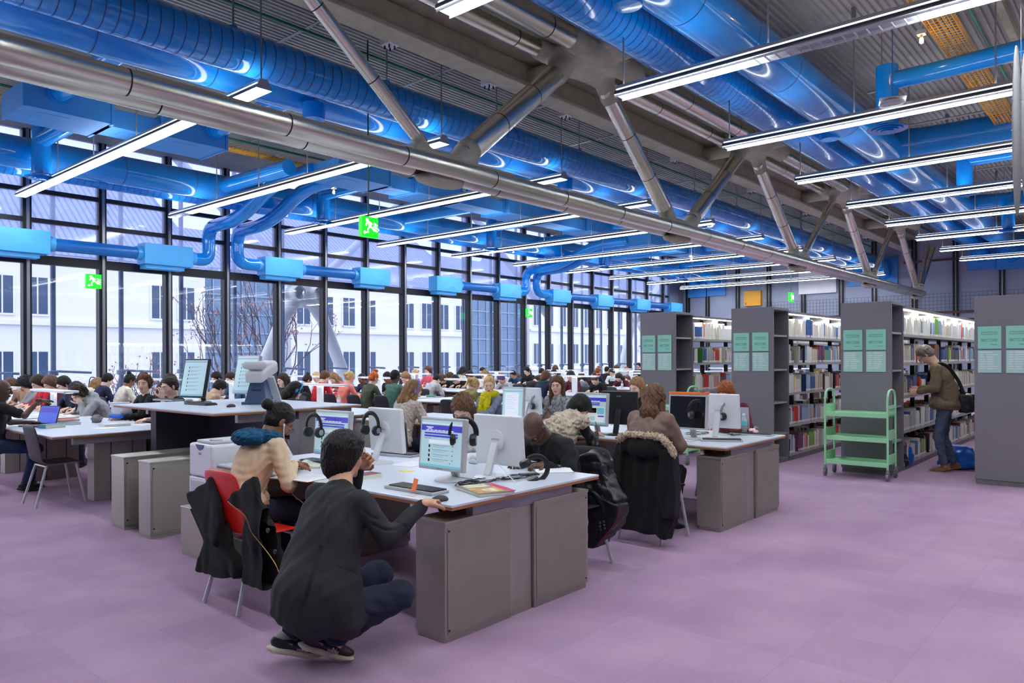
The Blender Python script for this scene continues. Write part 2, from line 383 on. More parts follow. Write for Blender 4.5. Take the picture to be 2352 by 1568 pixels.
# ================================================================ TRUSS
tr = empty('roof_truss', (0, 7.05, 0), 0, 'stainless steel roof truss with paired tubes and zigzag diagonals crossing the hall', 'truss')
def tpart(mb, name, mt, smooth=True):
    mb.xf(Matrix.Translation((0, -7.05, 0))); o = mb.build(name, mt, tr)
    return auto(o) if smooth else o
def seams(mb, xs, Y, z, r):
    for x in xs: mb.tube([(x-.006, Y, z), (x+.006, Y, z)], r+.004, 32, False)
for Y, z, r in ((6.9, 4.06, .118), (7.2, 4.06, .118)):
    mb = MB().tube([(-4, Y, z), (32.5, Y, z)], r, 36); mb.mi(1); seams(mb, [1.2+i*1.6+(.4 if Y > 7 else 0) for i in range(20)], Y, z, r); tpart(mb, 'bottom_chord', [STEEL, BLACKM])
for Y, z, r in ((6.64, 6.38, .16), (7.26, 6.4, .13)):
    mb = MB().tube([(-4, Y, z), (33.5, Y, z)], r, 36); mb.mi(1); seams(mb, [2.2+i*2.1 for i in range(15)], Y, z, r); tpart(mb, 'top_chord', [STEEL, BLACKM])
zb, ztp = 4.33, 6.12
D = [(4.1, 6.46, -1, .08), (9.4, 7.2, 1, .165), (10.62, 12.72, -1, .135), (15.95, 13.68, 1, .145), (17.0, 19.25, -1, .13), (22.3, 20.0, 1, .085), (23.5, 25.65, -1, .12), (28.6, 26.4, 1, .085), (29.8, 32.1, -1, .12), (34.9, 32.8, 1, .1), (33.9, 32.6, 1, .08)]
for i, (xt, xb, sg, r) in enumerate(D):
    yy = 7.05
    mb = MB().tube([(xb, yy, zb), (xt, yy, ztp)], r, 32); mb.mi(1)
    for f in (.33, .66):
        p = Vector((xb, yy, zb)).lerp(Vector((xt, yy, ztp)), f); q = Vector((xb, yy, zb)).lerp(Vector((xt, yy, ztp)), f+.004); mb.tube([p, q], r+.002, 32, False)
    tpart(mb, 'diagonal', [STEEL if r > .09 and sg < 0 or r > .14 else STEEL, BLACKM])
for xc in (6.83, 13.2, 19.62, 26.02, 32.4):
    s = SDF((xc-1.0, 6.6, 3.7), (xc+1.0, 7.5, 4.75), .025)
    s.box((xc, 7.05, 4.18), (.58, .1, .1), rd=.04, k=.03); s.ell((xc, 7.13, 3.93), (.42, .16, .08), k=.05); s.box((xc, 7.1, 3.95), (.3, .15, .05), rd=.03, k=.05)
    rr = [d for d in D if abs(d[1]-xc) < .9]
    for xt, xb, sg, r in rr:
        dx, dz = (xt-xb), (ztp-zb); L = math.hypot(dx, dz); e = Vector((dx/L, 0, dz/L))
        s.cap((xb-e.x*.12, 7.05, 4.2), (xb+e.x*.12, 7.05, zb+e.z*.12), r*1.0, r*1.07, k=.04)
    v, q = s.mesh(); v[:, 1] -= 7.05; np_obj('bottom_node', v, q, FIRE, tr)
for xc in (3.6, 10.0, 16.47, 22.9, 29.2):
    s = SDF((xc-1.25, 4.9, 5.75), (xc+1.25, 8.35, 6.7), .035)
    s.cap((xc, 4.9, 6.42), (xc, 8.3, 6.42), .16, .16, k=.08); s.box((xc, 6.2, 6.52), (.34, 1.3, .14), rd=.08, k=.1); s.ell((xc, 7.0, 6.4), (.75, .42, .22), k=.1)
    s.cap((xc-.9, 7.25, 6.4), (xc+.9, 7.25, 6.4), .16, .16, k=.06); s.cap((xc-.9, 6.65, 6.38), (xc+.9, 6.65, 6.38), .185, .185, k=.06)
    for xt, xb, sg, r in D:
        if abs(xt-xc) < .9:
            dx, dz = (xb-xt), (zb-ztp); L = math.hypot(dx, dz); s.cap((xt-.1*dx/L, 7.05, 6.3), (xt+.16*dx/L, 7.05, ztp+.16*dz/L), r*1.25, r*1.12, k=.1)
    v, q = s.mesh(); v[:, 1] -= 7.05; np_obj('top_node', v, q, FIRE, tr)
# fireproofed beam beside the truss
mb = MB().box((-5, 7.98, 6.16), (35.6, 8.4, 6.24)).box((-5, 8.12, 6.24), (35.6, 8.18, 6.62)).box((-5, 6.0, 6.62), (35.6, 8.3, 6.7))
tag(mb.build('ceiling_beam', FIRE, bevel=.02), 'rough grey fireproofed steel beam running beside the roof truss', 'beam')
for i in range(13):
    x = 4.95+i*2.13
    mb = MB().box((x-.1, 8.32, 6.14), (x+.1, 8.52, 6.24)).mi(1)
    for a in (-.05, .05):
        for b in (-.05, .05): mb.cyl((x+a, 8.42+b, 6.14), (x+a, 8.42+b, 6.09), .012, 6)
    tag(mb.build('bolt_plate', [WHITEM, BLACKM]), ORD[i]+' pale clamp plate with hanging bolts on the beam flange, counting away from camera', 'clamp plate', 'clamp plates along the ceiling beam')
for Y in (-2.6, 2.9-1.2, 11.4, 14.6):
    tag(MB().box((-5, Y-.05, 6.6), (35.6, Y+.05, ZC+.02)).build('ceiling_purlin', FIRE), kind='structure')
tag(MB().tube([(-2, 8.62, 6.45), (35.5, 8.62, 6.45)], .05, 6, sq=(1, .5)).build('ceiling_conduit', mat('dark_conduit', (60, 58, 58), .5)), 'dark grey conduit running along the edge of the ceiling beam', 'conduit')
GP = [((9.45, 6.42), 'thin green pipe running between the truss beam and the ribbed blue duct'), ((1.9, 6.25), 'thin green pipe running beside the yellow cable tray'), ((14.9, 6.3), 'thin green pipe running near the window side of the ceiling')]
for (Y, z), lb in GP:
    tag(auto(MB().tube([(-3, Y, z), (35.5, Y, z)], .024, 10).build('green_pipe', GREEN_P)), lb, 'pipe')
# cross conduits under the deck (two sides)
for i in range(12):
    x = 4.0+i*2.56
    tag(auto(MB().tube([(x, 8.7, 6.6), (x, 12.0, 6.6)], .022, 8).build('cross_conduit', GREYM)), ORD[i]+' short grey conduit across the corrugated ceiling between truss and ribbed duct', 'conduit', 'cross conduits left of the truss')
    tag(auto(MB().tube([(x, -4.5, 6.3), (x, 3.9, 6.3)], .022, 8).build('cross_conduit', GREYM)), ORD[i]+' long grey conduit below the corrugated ceiling beside the yellow cable tray', 'conduit', 'cross conduits right of the truss')
    tag(auto(MB().tube([(x, 14.4, 6.6), (x, 17, 6.6)], .022, 8).build('cross_conduit', GREYM)), ORD[i]+' short grey conduit on the ceiling above the window-side ducts', 'conduit', 'cross conduits near the windows')
# ================================================================ DUCTS
def ring(mb, x, Y, z, r, t=.012, w=.02): mb.tube([(x-w/2, Y, z), (x+w/2, Y, z)], r+t, 40, False)
def big_duct(name, Y, z, r, rib, label, x0=-4, x1=XR-.5, branch=()):
    e = empty(name, (0, Y, z), 0, label, 'duct')
    mb = MB().tube([(x0, 0, 0), (x1, 0, 0)], r, 48); auto(mb.build('pipe', BLUE, e))
    if rib:
        mb = MB(); x = x0+.3
        while x < x1: mb.tube([(x, 0, 0), (x+.009, 0, 0)], r+.006, 40, False); x += .15
        auto(mb.build('spiral_seam', SEAM, e))['kind'] = 'stuff'
    else:
        x = 2.1
        while x < x1: auto(MB().tube([(x, 0, 0), (x+.012, 0, 0)], r+.004, 40, False).build('joint_seam', SEAM, e)); x += 1.55
    mb = MB().tube([(x1-.4, 0, 0), (x1-.1, 0, -.15), (x1+.1, 0, -.3), (XR-.06, 0, -.36)], [r, r, r*.98, r*.95], 36); auto(mb.build('elbow', BLUE, e))
    MB().box((XR-.12, -.5, -.95), (XR-.02, .5, .35)).build('wall_plate', BLUE_R, e)
    return e
dA = big_duct('ribbed_duct', 9.05, 5.61, .272, 1, 'ribbed spiral blue air duct left of the truss, higher of its pair')
dB = big_duct('smooth_duct', 10.1, 5.75, .3, 0, 'smooth blue air duct behind the ribbed duct left of the truss')
dC = big_duct('ribbed_duct', 5.42, 6.1, .326, 1, 'ribbed spiral blue air duct just right of the truss')
dD = big_duct('smooth_duct', 4.4, 6.03, .354, 0, 'large glossy smooth blue air duct beside the ribbed duct, furthest right')
dE = big_duct('smooth_duct', 16.95, 5.7, .31, 0, 'smooth blue air duct high along the windows')
dF = big_duct('ribbed_duct', 18.0, 5.68, .22, 1, 'thin ribbed blue air duct directly above the windows')
# hangers of the pair left of the truss
for i in range(9):
    x = 5.0+i*2.55
    mb = MB().cyl((x, 9.05, 5.87), (x, 9.05, ZC), .012, 6).mi(1).cyl((x, 9.05, 5.87), (x, 9.05, 5.92), .05, 10)
    tag(mb.build('duct_hanger', [GREYM, BLUE]), ORD[i]+' thin rod hanging the ribbed blue duct behind the truss, counting away from camera', 'hanger', 'rod hangers of the ribbed duct')
# caps below the smooth duct and diffusers
def drop_cap(x, Y, z, r, label, group):
    mb = MB().lathe((x, Y, z), [(r, .0), (r, -.2), (r*.96, -.24), (0.01, -.245)], 28)
    return tag(auto(mb.build('capped_outlet', BLUE)), label, 'duct cap', group)
for i, x in enumerate((7.4, 14.4, 21.4, 28.4)): drop_cap(x, 4.6, 5.88, .17, ORD[i]+' round blue capped outlet under the large smooth duct, counting away from camera', 'round caps between the ducts right of the truss')
for i, x in enumerate((6.7, 13.1, 19.5, 25.9)): drop_cap(x, 9.75, 5.5, .17, ORD[i]+' round blue capped outlet under ducts behind the truss, counting away from camera', 'round caps under the ducts left of the truss')
def diffuser(x, Y, zc, to, label, r=.2):
    e = empty('air_diffuser', (x, Y, zc), 0, label, 'air diffuser')
    auto(MB().lathe((0, 0, 0), [(r, .95), (r, .1), (r*.95, .06), (.02, .06)], 28).build('drum', BLUE, e))
    mb = MB()
    for k, (a, b) in enumerate(((.285, .0), (.22, -.012), (.155, -.024), (.09, -.034))):
        mb.lathe((0, 0, b), [(a*.72, .03), (a, .012), (a, .0), (a*.8, .004)], 32)
    auto(mb.build('cone', BLUE, e))
    d = Vector(to)-Vector((x, Y, zc)); mb = MB().tube([(0, 0, .72), (d.x*.1, d.y*.1, .72+.0), (d.x, d.y, d.z)], r*.85, 28); auto(mb.build('feed_pipe', BLUE, e))
    MB().cyl((-.1, -.1, .95), (-.1, -.1, ZC-zc), .008, 6).cyl((.1, .1, .95), (.1, .1, ZC-zc), .008, 6).build('hanger', GREYM, e)
    return e
for i, x in enumerate((12.3, 18.3, 24.4)):
    diffuser(x, 3.09, 5.04, (x, -3.5, 5.95), ['nearest', 'middle', 'farthest'][i]+' round blue air diffuser hanging right of the large smooth duct', .155)
for i, x in enumerate((5.0, 11.4, 17.8, 24.2, 30.6)):
    diffuser(x, 16.2, 5.1, (x, 13.9, 5.82), ['nearest', 'second nearest', 'middle', 'fourth', 'farthest'][i]+' round blue air diffuser hanging beside the window-side duct', .17)
for i, x in enumerate((17.5, 26.0)):
    tag(auto(MB().tube([(x, 4.3, 6.1), (x, 3.6, 6.1), (x+.1, -4, 6.1)], [.34, .3, .24], 32).build('branch_duct', BLUE)), ['near', 'far'][i]+' blue branch duct leaving the large smooth duct to the right', 'duct')
# rectangular duct boxes running parallel to the windows
def rbox(x0, x1, y0, y1, z0, h, label):
    mb = MB().box((x0, y0, z0), (x1, y1, z0+h)).mi(1).box((x0+.25, y0+.2, z0-.004), (x0+.7, y1-.2, z0))
    mb.mi(2)
    for x in (x0, x1): mb.box((x-.02, y0-.02, z0-.015), (x+.02, y1+.02, z0+h+.015))
    return tag(mb.build('rectangular_duct', [BLUE_R, BLUE_R, BLUE_R]), label, 'duct')
Zb = 5.48
SEG = [(-2.5, 3.0, 0), (3.78, 5.05, 1), (5.05, 5.9, 0), (5.9, 7.05, 1), (9.55, 10.95, 1), (10.95, 11.7, 0), (11.75, 13.2, 1), (13.2, 14.9, 0), (15.0, 16.8, 1), (16.8, 18.6, 0), (18.7, 20.3, 1), (22.3, 24, 1), (24, 25.2, 0), (25.2, 26.8, 1), (28.3, 30.2, 1), (30.2, 31.5, 0)]
for i, (a, b, wd) in enumerate(SEG):
    rbox(a, b, 13.0 if wd else 13.12, 14.0 if wd else 13.75, Zb, .36 if wd else .3, ('wide' if wd else 'narrow')+' rectangular blue duct section over the reading tables, %s from the near end' % ORD[i])
for i, x in enumerate((4.25, 7.2-.4, 13.2+.3, 17.0, 19.9, 23.3, 26.3, 29.6)):
    mb = MB().tube([(x, 13.0, 5.78), (x, 10.3, 5.8)], .15, 28).tube([(x, 12.95, 5.78), (x, 12.9, 5.78)], .175, 28)
    tag(auto(mb.build('branch_duct', BLUE)), ORD[i]+' round blue branch from the rectangular duct toward the truss, counting away from camera', 'duct', 'round branches between rectangular and round ducts')
for i, x in enumerate((9.0, 14.6, 20.8, 25.6)):
    mb = MB().tube([(x, 14.0, 5.7), (x, 16.7, 5.72)], .17, 28); tag(auto(mb.build('branch_duct', BLUE)), ORD[i]+' round blue branch from the rectangular duct toward the windows, counting away from camera', 'duct', 'round branches toward the window-side duct')
# window-side convector boxes and pipes
for i in range(10):
    x0 = 5.85-1.2+3.2*i; y = 18.35; top = 4.43-.006*i; 
    e = empty('facade_air_box', (x0, y, top-.5), 0, ['first', 'second', 'third', 'fourth', 'fifth', 'sixth', 'seventh', 'eighth', 'ninth', 'last'][i]+' blue sheet metal air box along the windows, counted from the left', 'air box')
    mb = MB().box((0, 0, 0), (1.18, .42, .5)).mi(0).box((.05, .08, -.1), (1.0, .4, 0))
    # creased front: shallow pyramid
    mb.add([(0, 0, 0), (1.18, 0, 0), (1.18, 0, .5), (0, 0, .5), (.75, -.014, .2)], [(0, 1, 4), (1, 2, 4), (2, 3, 4), (3, 0, 4)])
    mb.build('box', BLUE_L, e)
    if i in (2, 3, 5, 7, 8, 9) or i == 1 or i == 6: auto(MB().tube([(-.12, .22, .26), (0.02, .22, .26)], .17, 28).build('collar', BLUE_L, e))
    if i in (0, 1, 2, 4, 6, 7, 8) or i == 5: auto(MB().tube([(1.16, .22, .26), (1.32, .22, .26)], .17, 28).build('collar', BLUE_L, e))
for a in (0, 2, 4, 6, 7, 8):
    x0 = 5.85+3.2*a; tag(auto(MB().tube([(x0+.05, 18.57, 4.18), (x0+2.0, 18.57, 4.18)], .145, 28).build('facade_pipe', mat('pipe_blue', (20, 118, 200), .35))), ['first', '', 'second', '', 'third', '', 'fourth', 'fifth', 'last'][a]+' straight blue pipe joining air boxes along the windows, counted from left', 'duct')
def curve(P, n=6):
    """rounded corners through the points"""
    P = [Vector(p) for p in P]; out = [P[0]]
    for i in range(1, len(P)-1):
        a, b, c = P[i-1], P[i], P[i+1]; d = min((b-a).length, (c-b).length)*.42; p0 = b+(a-b).normalized()*d; p1 = b+(c-b).normalized()*d
        for k in range(n+1): t = k/n; out.append(p0*(1-t)**2+b*2*t*(1-t)+p1*t*t)
    out.append(P[-1]); return out
for k, (xa, xb, lb) in enumerate(((5.85+3.2-.02, 9.55, 'nearer blue swan-neck duct rising from window air boxes to the rectangular duct'), (5.85-1.2+3.2*2+.02, 10.35, 'second blue swan-neck duct rising beside the nearer one'), (5.85+3.2*5-.02, 22.4, 'far blue swan-neck duct rising from the air boxes'), (5.85-1.2+3.2*6+.02, 23.05, 'far blue swan-neck duct beside its twin'))):
    lo = [(xa, 18.57, 4.18), (xb, 18.57, 4.18), (xb, 18.57, 5.02), (xb+.0, 17.0, 5.05), (xb-.05, 15.4, 5.68), (xb-.05, 13.9, 5.7)]
    tag(auto(MB().tube(curve(lo, 5), .165, 28).build('swan_neck_duct', BLUE)), lb, 'duct')
# ================================================================ LIGHTS
TUBEM = bpy.data.materials.new('lit_diffuser'); TUBEM.use_nodes = True
b = TUBEM.node_tree.nodes['Principled BSDF']; b.inputs['Emission Color'].default_value = (.93, .97, 1, 1); b.inputs['Emission Strength'].default_value = TUBE; b.inputs['Base Color'].default_value = (.9, .9, .9, 1)
UPM = mat('lit_uplight', (245, 248, 255), .5, emit=9)
SLIT = mat('lit_side_slit', (240, 246, 255), .5, emit=2.2)
HOUS = mat('fixture_housing', (188, 190, 196), .4, .3)
HOLE = mat('fixture_grille', (70, 72, 78), .5)
def fixture(x, y0, y1, z, label, group, dark=None, louver=False, hlast=None, hang=(.07, 3.8, 5.55, 7.3)):
    e = empty('pendant_light', (x, y0, z), 0, label, 'ceiling light', group); L = y1-y0
    pr = [(-.11, .0), (-.055, .13), (.055, .13), (.11, 0)]
    mb = MB(); n = 4
    mb.add([(a, 0, b) for a, b in pr]+[(a, L, b) for a, b in pr], [(3, 2, 1, 0), (4, 5, 6, 7), (0, 1, 5, 4), (1, 2, 6, 5), (2, 3, 7, 6)])
    mb.mi(1)
    for sx in (-1, 1):
        a, b2 = (sx*.108, .02), (sx*.088, .055)
        mb.add([(a[0]*1.03, 0, a[1]), (b2[0]*1.03, 0, b2[1]), (b2[0]*1.03, L, b2[1]), (a[0]*1.03, L, a[1])], [(0, 1, 2, 3)])
    mb.mi(2)
    for sx in (-1, 1): mb.add([(sx*.091, .02, .062), (sx*.084, .02, .078), (sx*.084, L-.02, .078), (sx*.091, L-.02, .062)], [(0, 1, 2, 3)])
    mb.build('housing', [HOUS, HOLE, SLIT], e)
    MB().box((-.04, .05, .131), (.04, L-.05, .133)).build('uplight', UPM, e)
    mb = MB()
    segs = [(0.02, L-.02)]
    if dark: segs = [(0.02, dark[0]), (dark[1], L-.02)]
    for a, b_ in segs: mb.box((-.088, a, -.008), (.088, b_, -.001))
    mb.build('diffuser', TUBEM, e)
    if louver:
        mb = MB(); t = .03
        while t < L: mb.box((-.09, t, -.03), (.09, t+.006, -.008)); t += .12
        mb.box((-.095, 0, -.03), (-.089, L, 0)).box((.089, 0, -.03), (.095, L, 0)); mb.build('louver', WHITEM, e)
    for h in hang:
        if h < L: MB().cyl((0, h, .13), (0, h, ZC-z), .011, 8).cyl((0, h, ZC-z-.16), (0, h, ZC-z), .035, 10).build('suspension_rod', GREYM, e)
    if hlast: MB().cyl((0, hlast, .13), (0, hlast, 5.8-z), .011, 8).build('suspension_rod', GREYM, e)
    return e
ordn = ['first', 'second', 'third', 'fourth', 'fifth', 'sixth', 'seventh', 'eighth', 'ninth', 'tenth', 'eleventh', 'twelfth']
for i in range(-2, 10):
    fixture(5.2+3.2*i, 8.65, 18.13, 5.06, ('%s long fluorescent pendant left of the truss, counted from the camera' % ordn[i]) if i >= 0 else 'long fluorescent pendant behind the truss, %s one behind the camera' % ORD[-i-1], 'long pendants left of the truss', dark=(8.6, 9.45) if i == 1 else None)
for i in range(-2, 9):
    fixture(5.2+3.2*i, -4.1, 5.37, 5.04, ('%s long louvred fluorescent pendant right of the truss, counted from the camera' % ordn[i]) if i >= 0 else 'long louvred fluorescent pendant, %s one behind the camera' % ORD[-i-1], 'long pendants right of the truss', dark=(5.9, 7.6) if i == 1 else None, louver=i < 7, hang=(.8, 3.2, 5.7, 7.46), hlast=9.39)
# ================================================================ OUTSIDE THE WINDOWS
STONE = mat('pale_stone_wall', (232, 232, 236), .8, var=.04, vscale=.3); SLATE = mat('slate_roof', (110, 124, 160), .6, var=.2, vscale=2); WINB = mat('outside_window_glass', (62, 84, 116), .15); CURT = mat('curtain_wall_blue', (108, 136, 168), .3, var=.15, vscale=.4)
TILE = mat('zinc_tiles', (150, 164, 196), .5, var=.15, vscale=1.5); PLSTEEL = mat('painted_exterior_steel', (214, 218, 220), .5)
YB = 56.
def facade(name, x0, x1, z0, z1, rows, pitch, ww, wh, label, y=YB, roof=None, balc=False, skip=(), wallm=STONE, depth=12, first=0):
    e = empty(name, (x0, y, z0), 0, label, 'building'); L = x1-x0
    MB().box((0, 0, 0), (L, depth, z1-z0)).build('wall', wallm, e)
    mb = MB(); mf = MB(); n = 0
    for zr in rows:
        x = first+pitch*.5
        while x < L-pitch*.3:
            ok = not any(a < x+x0 < b for a, b in skip)
            if ok and n < 95:
                w_ = MB().box((x-ww/2, -.06, zr-z0), (x+ww/2, -.01, zr-z0+wh)).mi(1).box((x-.04, -.09, zr-z0), (x+.04, -.06, zr-z0+wh)).box((x-ww/2-.1, -.16, zr-z0-.14), (x+ww/2+.1, -.01, zr-z0-.02)).box((x-ww/2-.12, -.1, zr-z0), (x-ww/2, -.01, zr-z0+wh)).box((x+ww/2, -.1, zr-z0), (x+ww/2+.12, -.01, zr-z0+wh)).build('window', [WINB, STONE], e); n += 1
                if balc:
                    q = MB().box((x-ww*.8, -.7, zr-z0-.12), (x+ww*.8, -.01, zr-z0))
                    for k in range(9): q.box((x-ww*.8+k*ww*.2, -.7, zr-z0), (x-ww*.8+k*ww*.2+.03, -.67, zr-z0+.9))
                    q.box((x-ww*.8, -.72, zr-z0+.88), (x+ww*.8, -.66, zr-z0+.94)); q.build('balcony', BLACKM if False else SLATE, e)
            x += pitch
    for zr in rows: MB().box((0, -.25, zr-z0-.75), (L, -.005, zr-z0-.5)).build('cornice', wallm, e)
    if roof:
        h, inset = roof; V = [(0, -.4, z1-z0), (L, -.4, z1-z0), (L-.5, inset, z1-z0+h), (.5, inset, z1-z0+h), (0, depth, z1-z0), (L, depth, z1-z0)]
        mesh_obj('roof', V, [(0, 1, 2, 3), (3, 2, 5, 4), (0, 3, 4), (1, 5, 2)], [TILE], e)
        rb = MB()
        for k in range(int(L/.45)): x = .6+k*.45; rb.add([(x, -.45, z1-z0+.02), (x+.1, -.45, z1-z0+.02), (min(x+.1, L-.6), inset-.04, z1-z0+h), (min(x, L-.7), inset-.04, z1-z0+h)], [(0, 1, 2, 3)])
        rb.build('roof_ribs', SLATE, e)
    return e
facade('pale_building', 6, 28.5, -12, 8.7, (4.7, -.2, -5), 2.0, 1.2, 2.4, 'pale modern building with square windows seen through the left windows', roof=(7.5, 9), skip=((18.2, 23.6),))
facade('glass_office_building', 28.6, 36, -12, 9.0, (), 2, 1, 1, 'blue-grey glass office block behind the third and fourth window bays', wallm=CURT, y=YB+1.5, roof=(4, 6))
facade('pale_building', 36.1, 58, -12, 8.7, (4.7, -.2, -5), 2.4, 1.3, 2.5, 'pale building with tall windows behind the leafless tree', roof=(7.0, 9), skip=((46, 49),))
facade('glass_office_building', 58.1, 68, -12, 9.6, (), 2, 1, 1, 'blue-grey glass block behind the middle window bays', wallm=CURT, y=YB+1.2, roof=(4, 6))
facade('pale_building', 68.1, 92, -12, 9.2, (5.6, 1.0, -4), 2.6, 1.2, 2.4, 'pale building with small windows behind the centre of the window wall', roof=(5, 8))
facade('balcony_building', 92.2, 150, -12, 10.5, (8.0, 3.4, -1.2), 3.0, 1.3, 2.5, 'old town house with iron balconies seen through the farthest windows', roof=(6, 6), balc=True)
for (x0, x1, y) in ((28.6, 36, YB+1.45), (58.1, 68, YB+1.15)):
    g = MB(); x = x0
    while x < x1: g.box((x, y-.06, -12), (x+.1, y-.001, 9)); x += 1.25
    z = -4.
    while z < 9: g.box((x0, y-.05, z), (x1, y-.001, z+.12)); z += 1.55
    tag(g.build('window_grid', mat('grid_grey', (150, 166, 188), .5)), 'grey mullion grid of the %s glass office block' % ('nearer' if x0 < 40 else 'middle'), 'facade grid')
tag(MB().box((-20, YW+1.6, -9.2), (190, 90, -9)).build('ground', mat('street_grey', (130, 132, 138), .9)), kind='structure')
tag(MB().box((-12, YW+.3, -.35), (XR+6, YW+1.7, -.15)).build('trim_40', PLSTEEL), kind='structure')
# exterior bracing
def brace(name, X, sg):
    e = empty(name, (X, 21.6, 0), 0, 'pale painted steel brace node outside the %s, legs spreading downward' % ('windows near the middle' if X < 20 else 'farthest windows'), 'steel brace')
    s = SDF((-1.1, -.4, 2.9), (1.1, .4, 4.5), .04); s.ell((0, 0, 3.75), (.75, .22, .42), k=.1)
    for q in (-1, 1): s.cap((q*.38, -.26, 3.8), (q*.38, .26, 3.8), .25, k=.04); s.cap((q*.3, 0, 3.6), (q*.75, 0, 3.0), .24, .22, .08); s.cap((q*.3, 0, 3.9), (q*.7, 0, 4.4), .15, .14, .08)
    v, q = s.mesh(); np_obj('cast_node', v, q, PLSTEEL, e)
    for q in (-1, 1):
        auto(MB().tube([(q*.7, 0, 3.1), (q*3.6, 0, -3.2)], .21, 24).build('lower_leg', PLSTEEL, e)); auto(MB().tube([(q*.65, 0, 4.3), (q*6.2, 0, 9.2)], .14, 20).build('upper_brace', PLSTEEL, e))
brace('steel_brace', 14.4, 1); brace('steel_brace', 35.6, 1)
tag(auto(MB().tube([(2.4, 21.6, 4.0), (9.0, 21.6, 9.0)], .16, 20).build('diagonal_brace', PLSTEEL)), 'pale diagonal steel tube crossing behind the upper left windows', 'steel brace')
tag(auto(MB().tube([(20.6, 21.6, 9.2), (27.6, 21.6, 3.6)], .16, 20).build('diagonal_brace', PLSTEEL)), 'pale diagonal steel tube behind the upper windows of the middle bays', 'steel brace')
PP = mat('outside_pole_blue_grey', (120, 140, 168), .5)
for i, x in enumerate(X0):
    mb = MB().cyl((x+.9, YW+1.25, -.2), (x+.9, YW+1.25, 8), .06, 12); mb.cyl((x+.9, YW+1.25, 1.35), (x+1.75, YW+1.25, 1.3), .03, 8).lathe((x+.9, YW+1.25, 1.3), [(.02, -.08), (.11, -.05), (.11, .05), (.02, .08)], 14).cyl((x+.9, YW+1.25, 1.3), (x+.4, YW+.9, -.2), .03, 8)
    tag(auto(mb.build('outside_pole', PP)), 'blue-grey steel pole outside the glass, the %s from the left end of the window wall' % ORD[i], 'pole', 'poles outside the glass')
# bare trees
def tree(x, y, z0, H, seed, label):
    rg = random.Random(seed); mb = MB(); tips = []
    def br(p, d, L, r, dep):
        q = p+d*L; mid = p+d*L*.5+Vector((rg.uniform(-.1, .1), rg.uniform(-.1, .1), 0))*L; mb.tube([p, mid, q], [r, r*.85, r*.7], 6)
        if dep == 0: tips.append(q); return
        if dep < 3: tips.append(mid)
        for _ in range(3 if dep > 1 else 2):
            n = (d+Vector((rg.uniform(-.6, .6), rg.uniform(-.6, .6), rg.uniform(-.1, .5)))).normalized(); br(q, n, L*rg.uniform(.6, .82), r*.62, dep-1)
    br(Vector((0, 0, 0)), Vector((.02, 0, 1)), H*.42, .12, 5)
    e = empty('bare_tree', (x, y, z0), 0, label, 'tree'); mb.build('branches', mat('bark', (84, 78, 90), .9), e)
    lf = MB()
    for t in tips:
        for _ in range(3):
            c = t+Vector((rg.gauss(0, .12), rg.gauss(0, .12), rg.gauss(0, .12))); a = Vector((rg.gauss(0, 1), rg.gauss(0, 1), rg.gauss(0, 1))).normalized()*.05; b = a.cross(Vector((rg.gauss(0, 1), rg.gauss(0, 1), rg.gauss(0, 1)))).normalized()*.045
            lf.quad(c-a, c-b, c+a, c+b)
    o = lf.build('leaves', mat('dry_leaf', (172, 128, 122), .8), e); o['kind'] = 'stuff'
tree(16.0, 27.0, -9, 10.6, 5, 'leafless tree with a few reddish leaves behind the windows beside the brace')
tree(13.2, 27.5, -9, 8.6, 8, 'smaller leafless tree seen through the window bay left of the terminal screen')
# ================================================================ TABLES
TZ = .78
def table(x0, y0, y1, label, cab_near=True, cab2=None, group='long reading tables', ped=False):
    t = empty('reading_table', (x0, y0, 0), 0, label, 'table', group); L = y1-y0; W = 1.45
    MB().box((0, 0, TZ-.012), (W, L, TZ)).mi(1).box((0.001, 0.001, TZ-.03), (W-.001, L-.001, TZ-.0121)).build('tabletop', [TOPM, EDGE], t)
    MB().box((.22, .05, TZ-.11), (W-.25, .11, TZ-.031)).box((.22, L-.11, TZ-.11), (W-.25, L-.05, TZ-.031)).box((W/2-.08, .1, TZ-.1), (W/2+.08, L-.1, TZ-.031)).build('apron_beam', GREYM, t, bevel=.004)
    for yc in ([.04] if cab_near else [])+[c for c in (cab2 or [])]:
        c = empty('support_cabinet', (-.02, yc, 0)); c.parent = t
        if ped:
            for a, b in ((.5, .68), (.69, .92), (.93, 1.08)): MB().box((a, 0, 0), (b, .2, .66)).build('cabinet_panel', CABM, c, bevel=.003)
            MB().box((.68, .05, .66), (.93, .15, .76)).build('middle_post', CABM, c)
            continue
        for a, b in ((0, .575), (.795, 1.39)):
            mb = MB().box((a, 0, .035), (b, .24, .665)).box((a-.004, -.004, .665), (b+.004, .244, .685)).box((a+.01, .01, 0), (b-.01, .23, .035))
            mb.mi(1).box((a+.02, -.0045, .05), (b-.02, -.0005, .65)).mi(2)
            for zz in (.07, .63):
                xx = a+.03 if a == 0 else b-.03
                mb.cyl((xx, -.007, zz), (xx, -.004, zz), .007, 8)
            mb.build('cabinet_box', [CABM, CABP, BLACKM], c, bevel=.003)
        MB().box((.58, .02, 0), (.79, .22, .7)).box((.585, .015, .685), (.6, .2, .75)).box((.77, .015, .685), (.785, .2, .75)).cyl((.74, .012, .715), (.74, .03, .715), .012, 12).build('middle_post', [CABM], c, bevel=.003)
    return t
table(2.95, 2.99, 5.62, 'pale computer table with the crouching man at its corner', cab2=[1.9], group='computer tables')
table(6.45, 2.99, 5.62, 'pale computer table behind the first, in front of the bookcases', cab2=[1.9], group='computer tables')
table(6.45, 5.80, 8.42, 'pale computer table used by the yellow-scarf girl', cab_near=False, cab2=[.1, 2.2], group='computer tables')
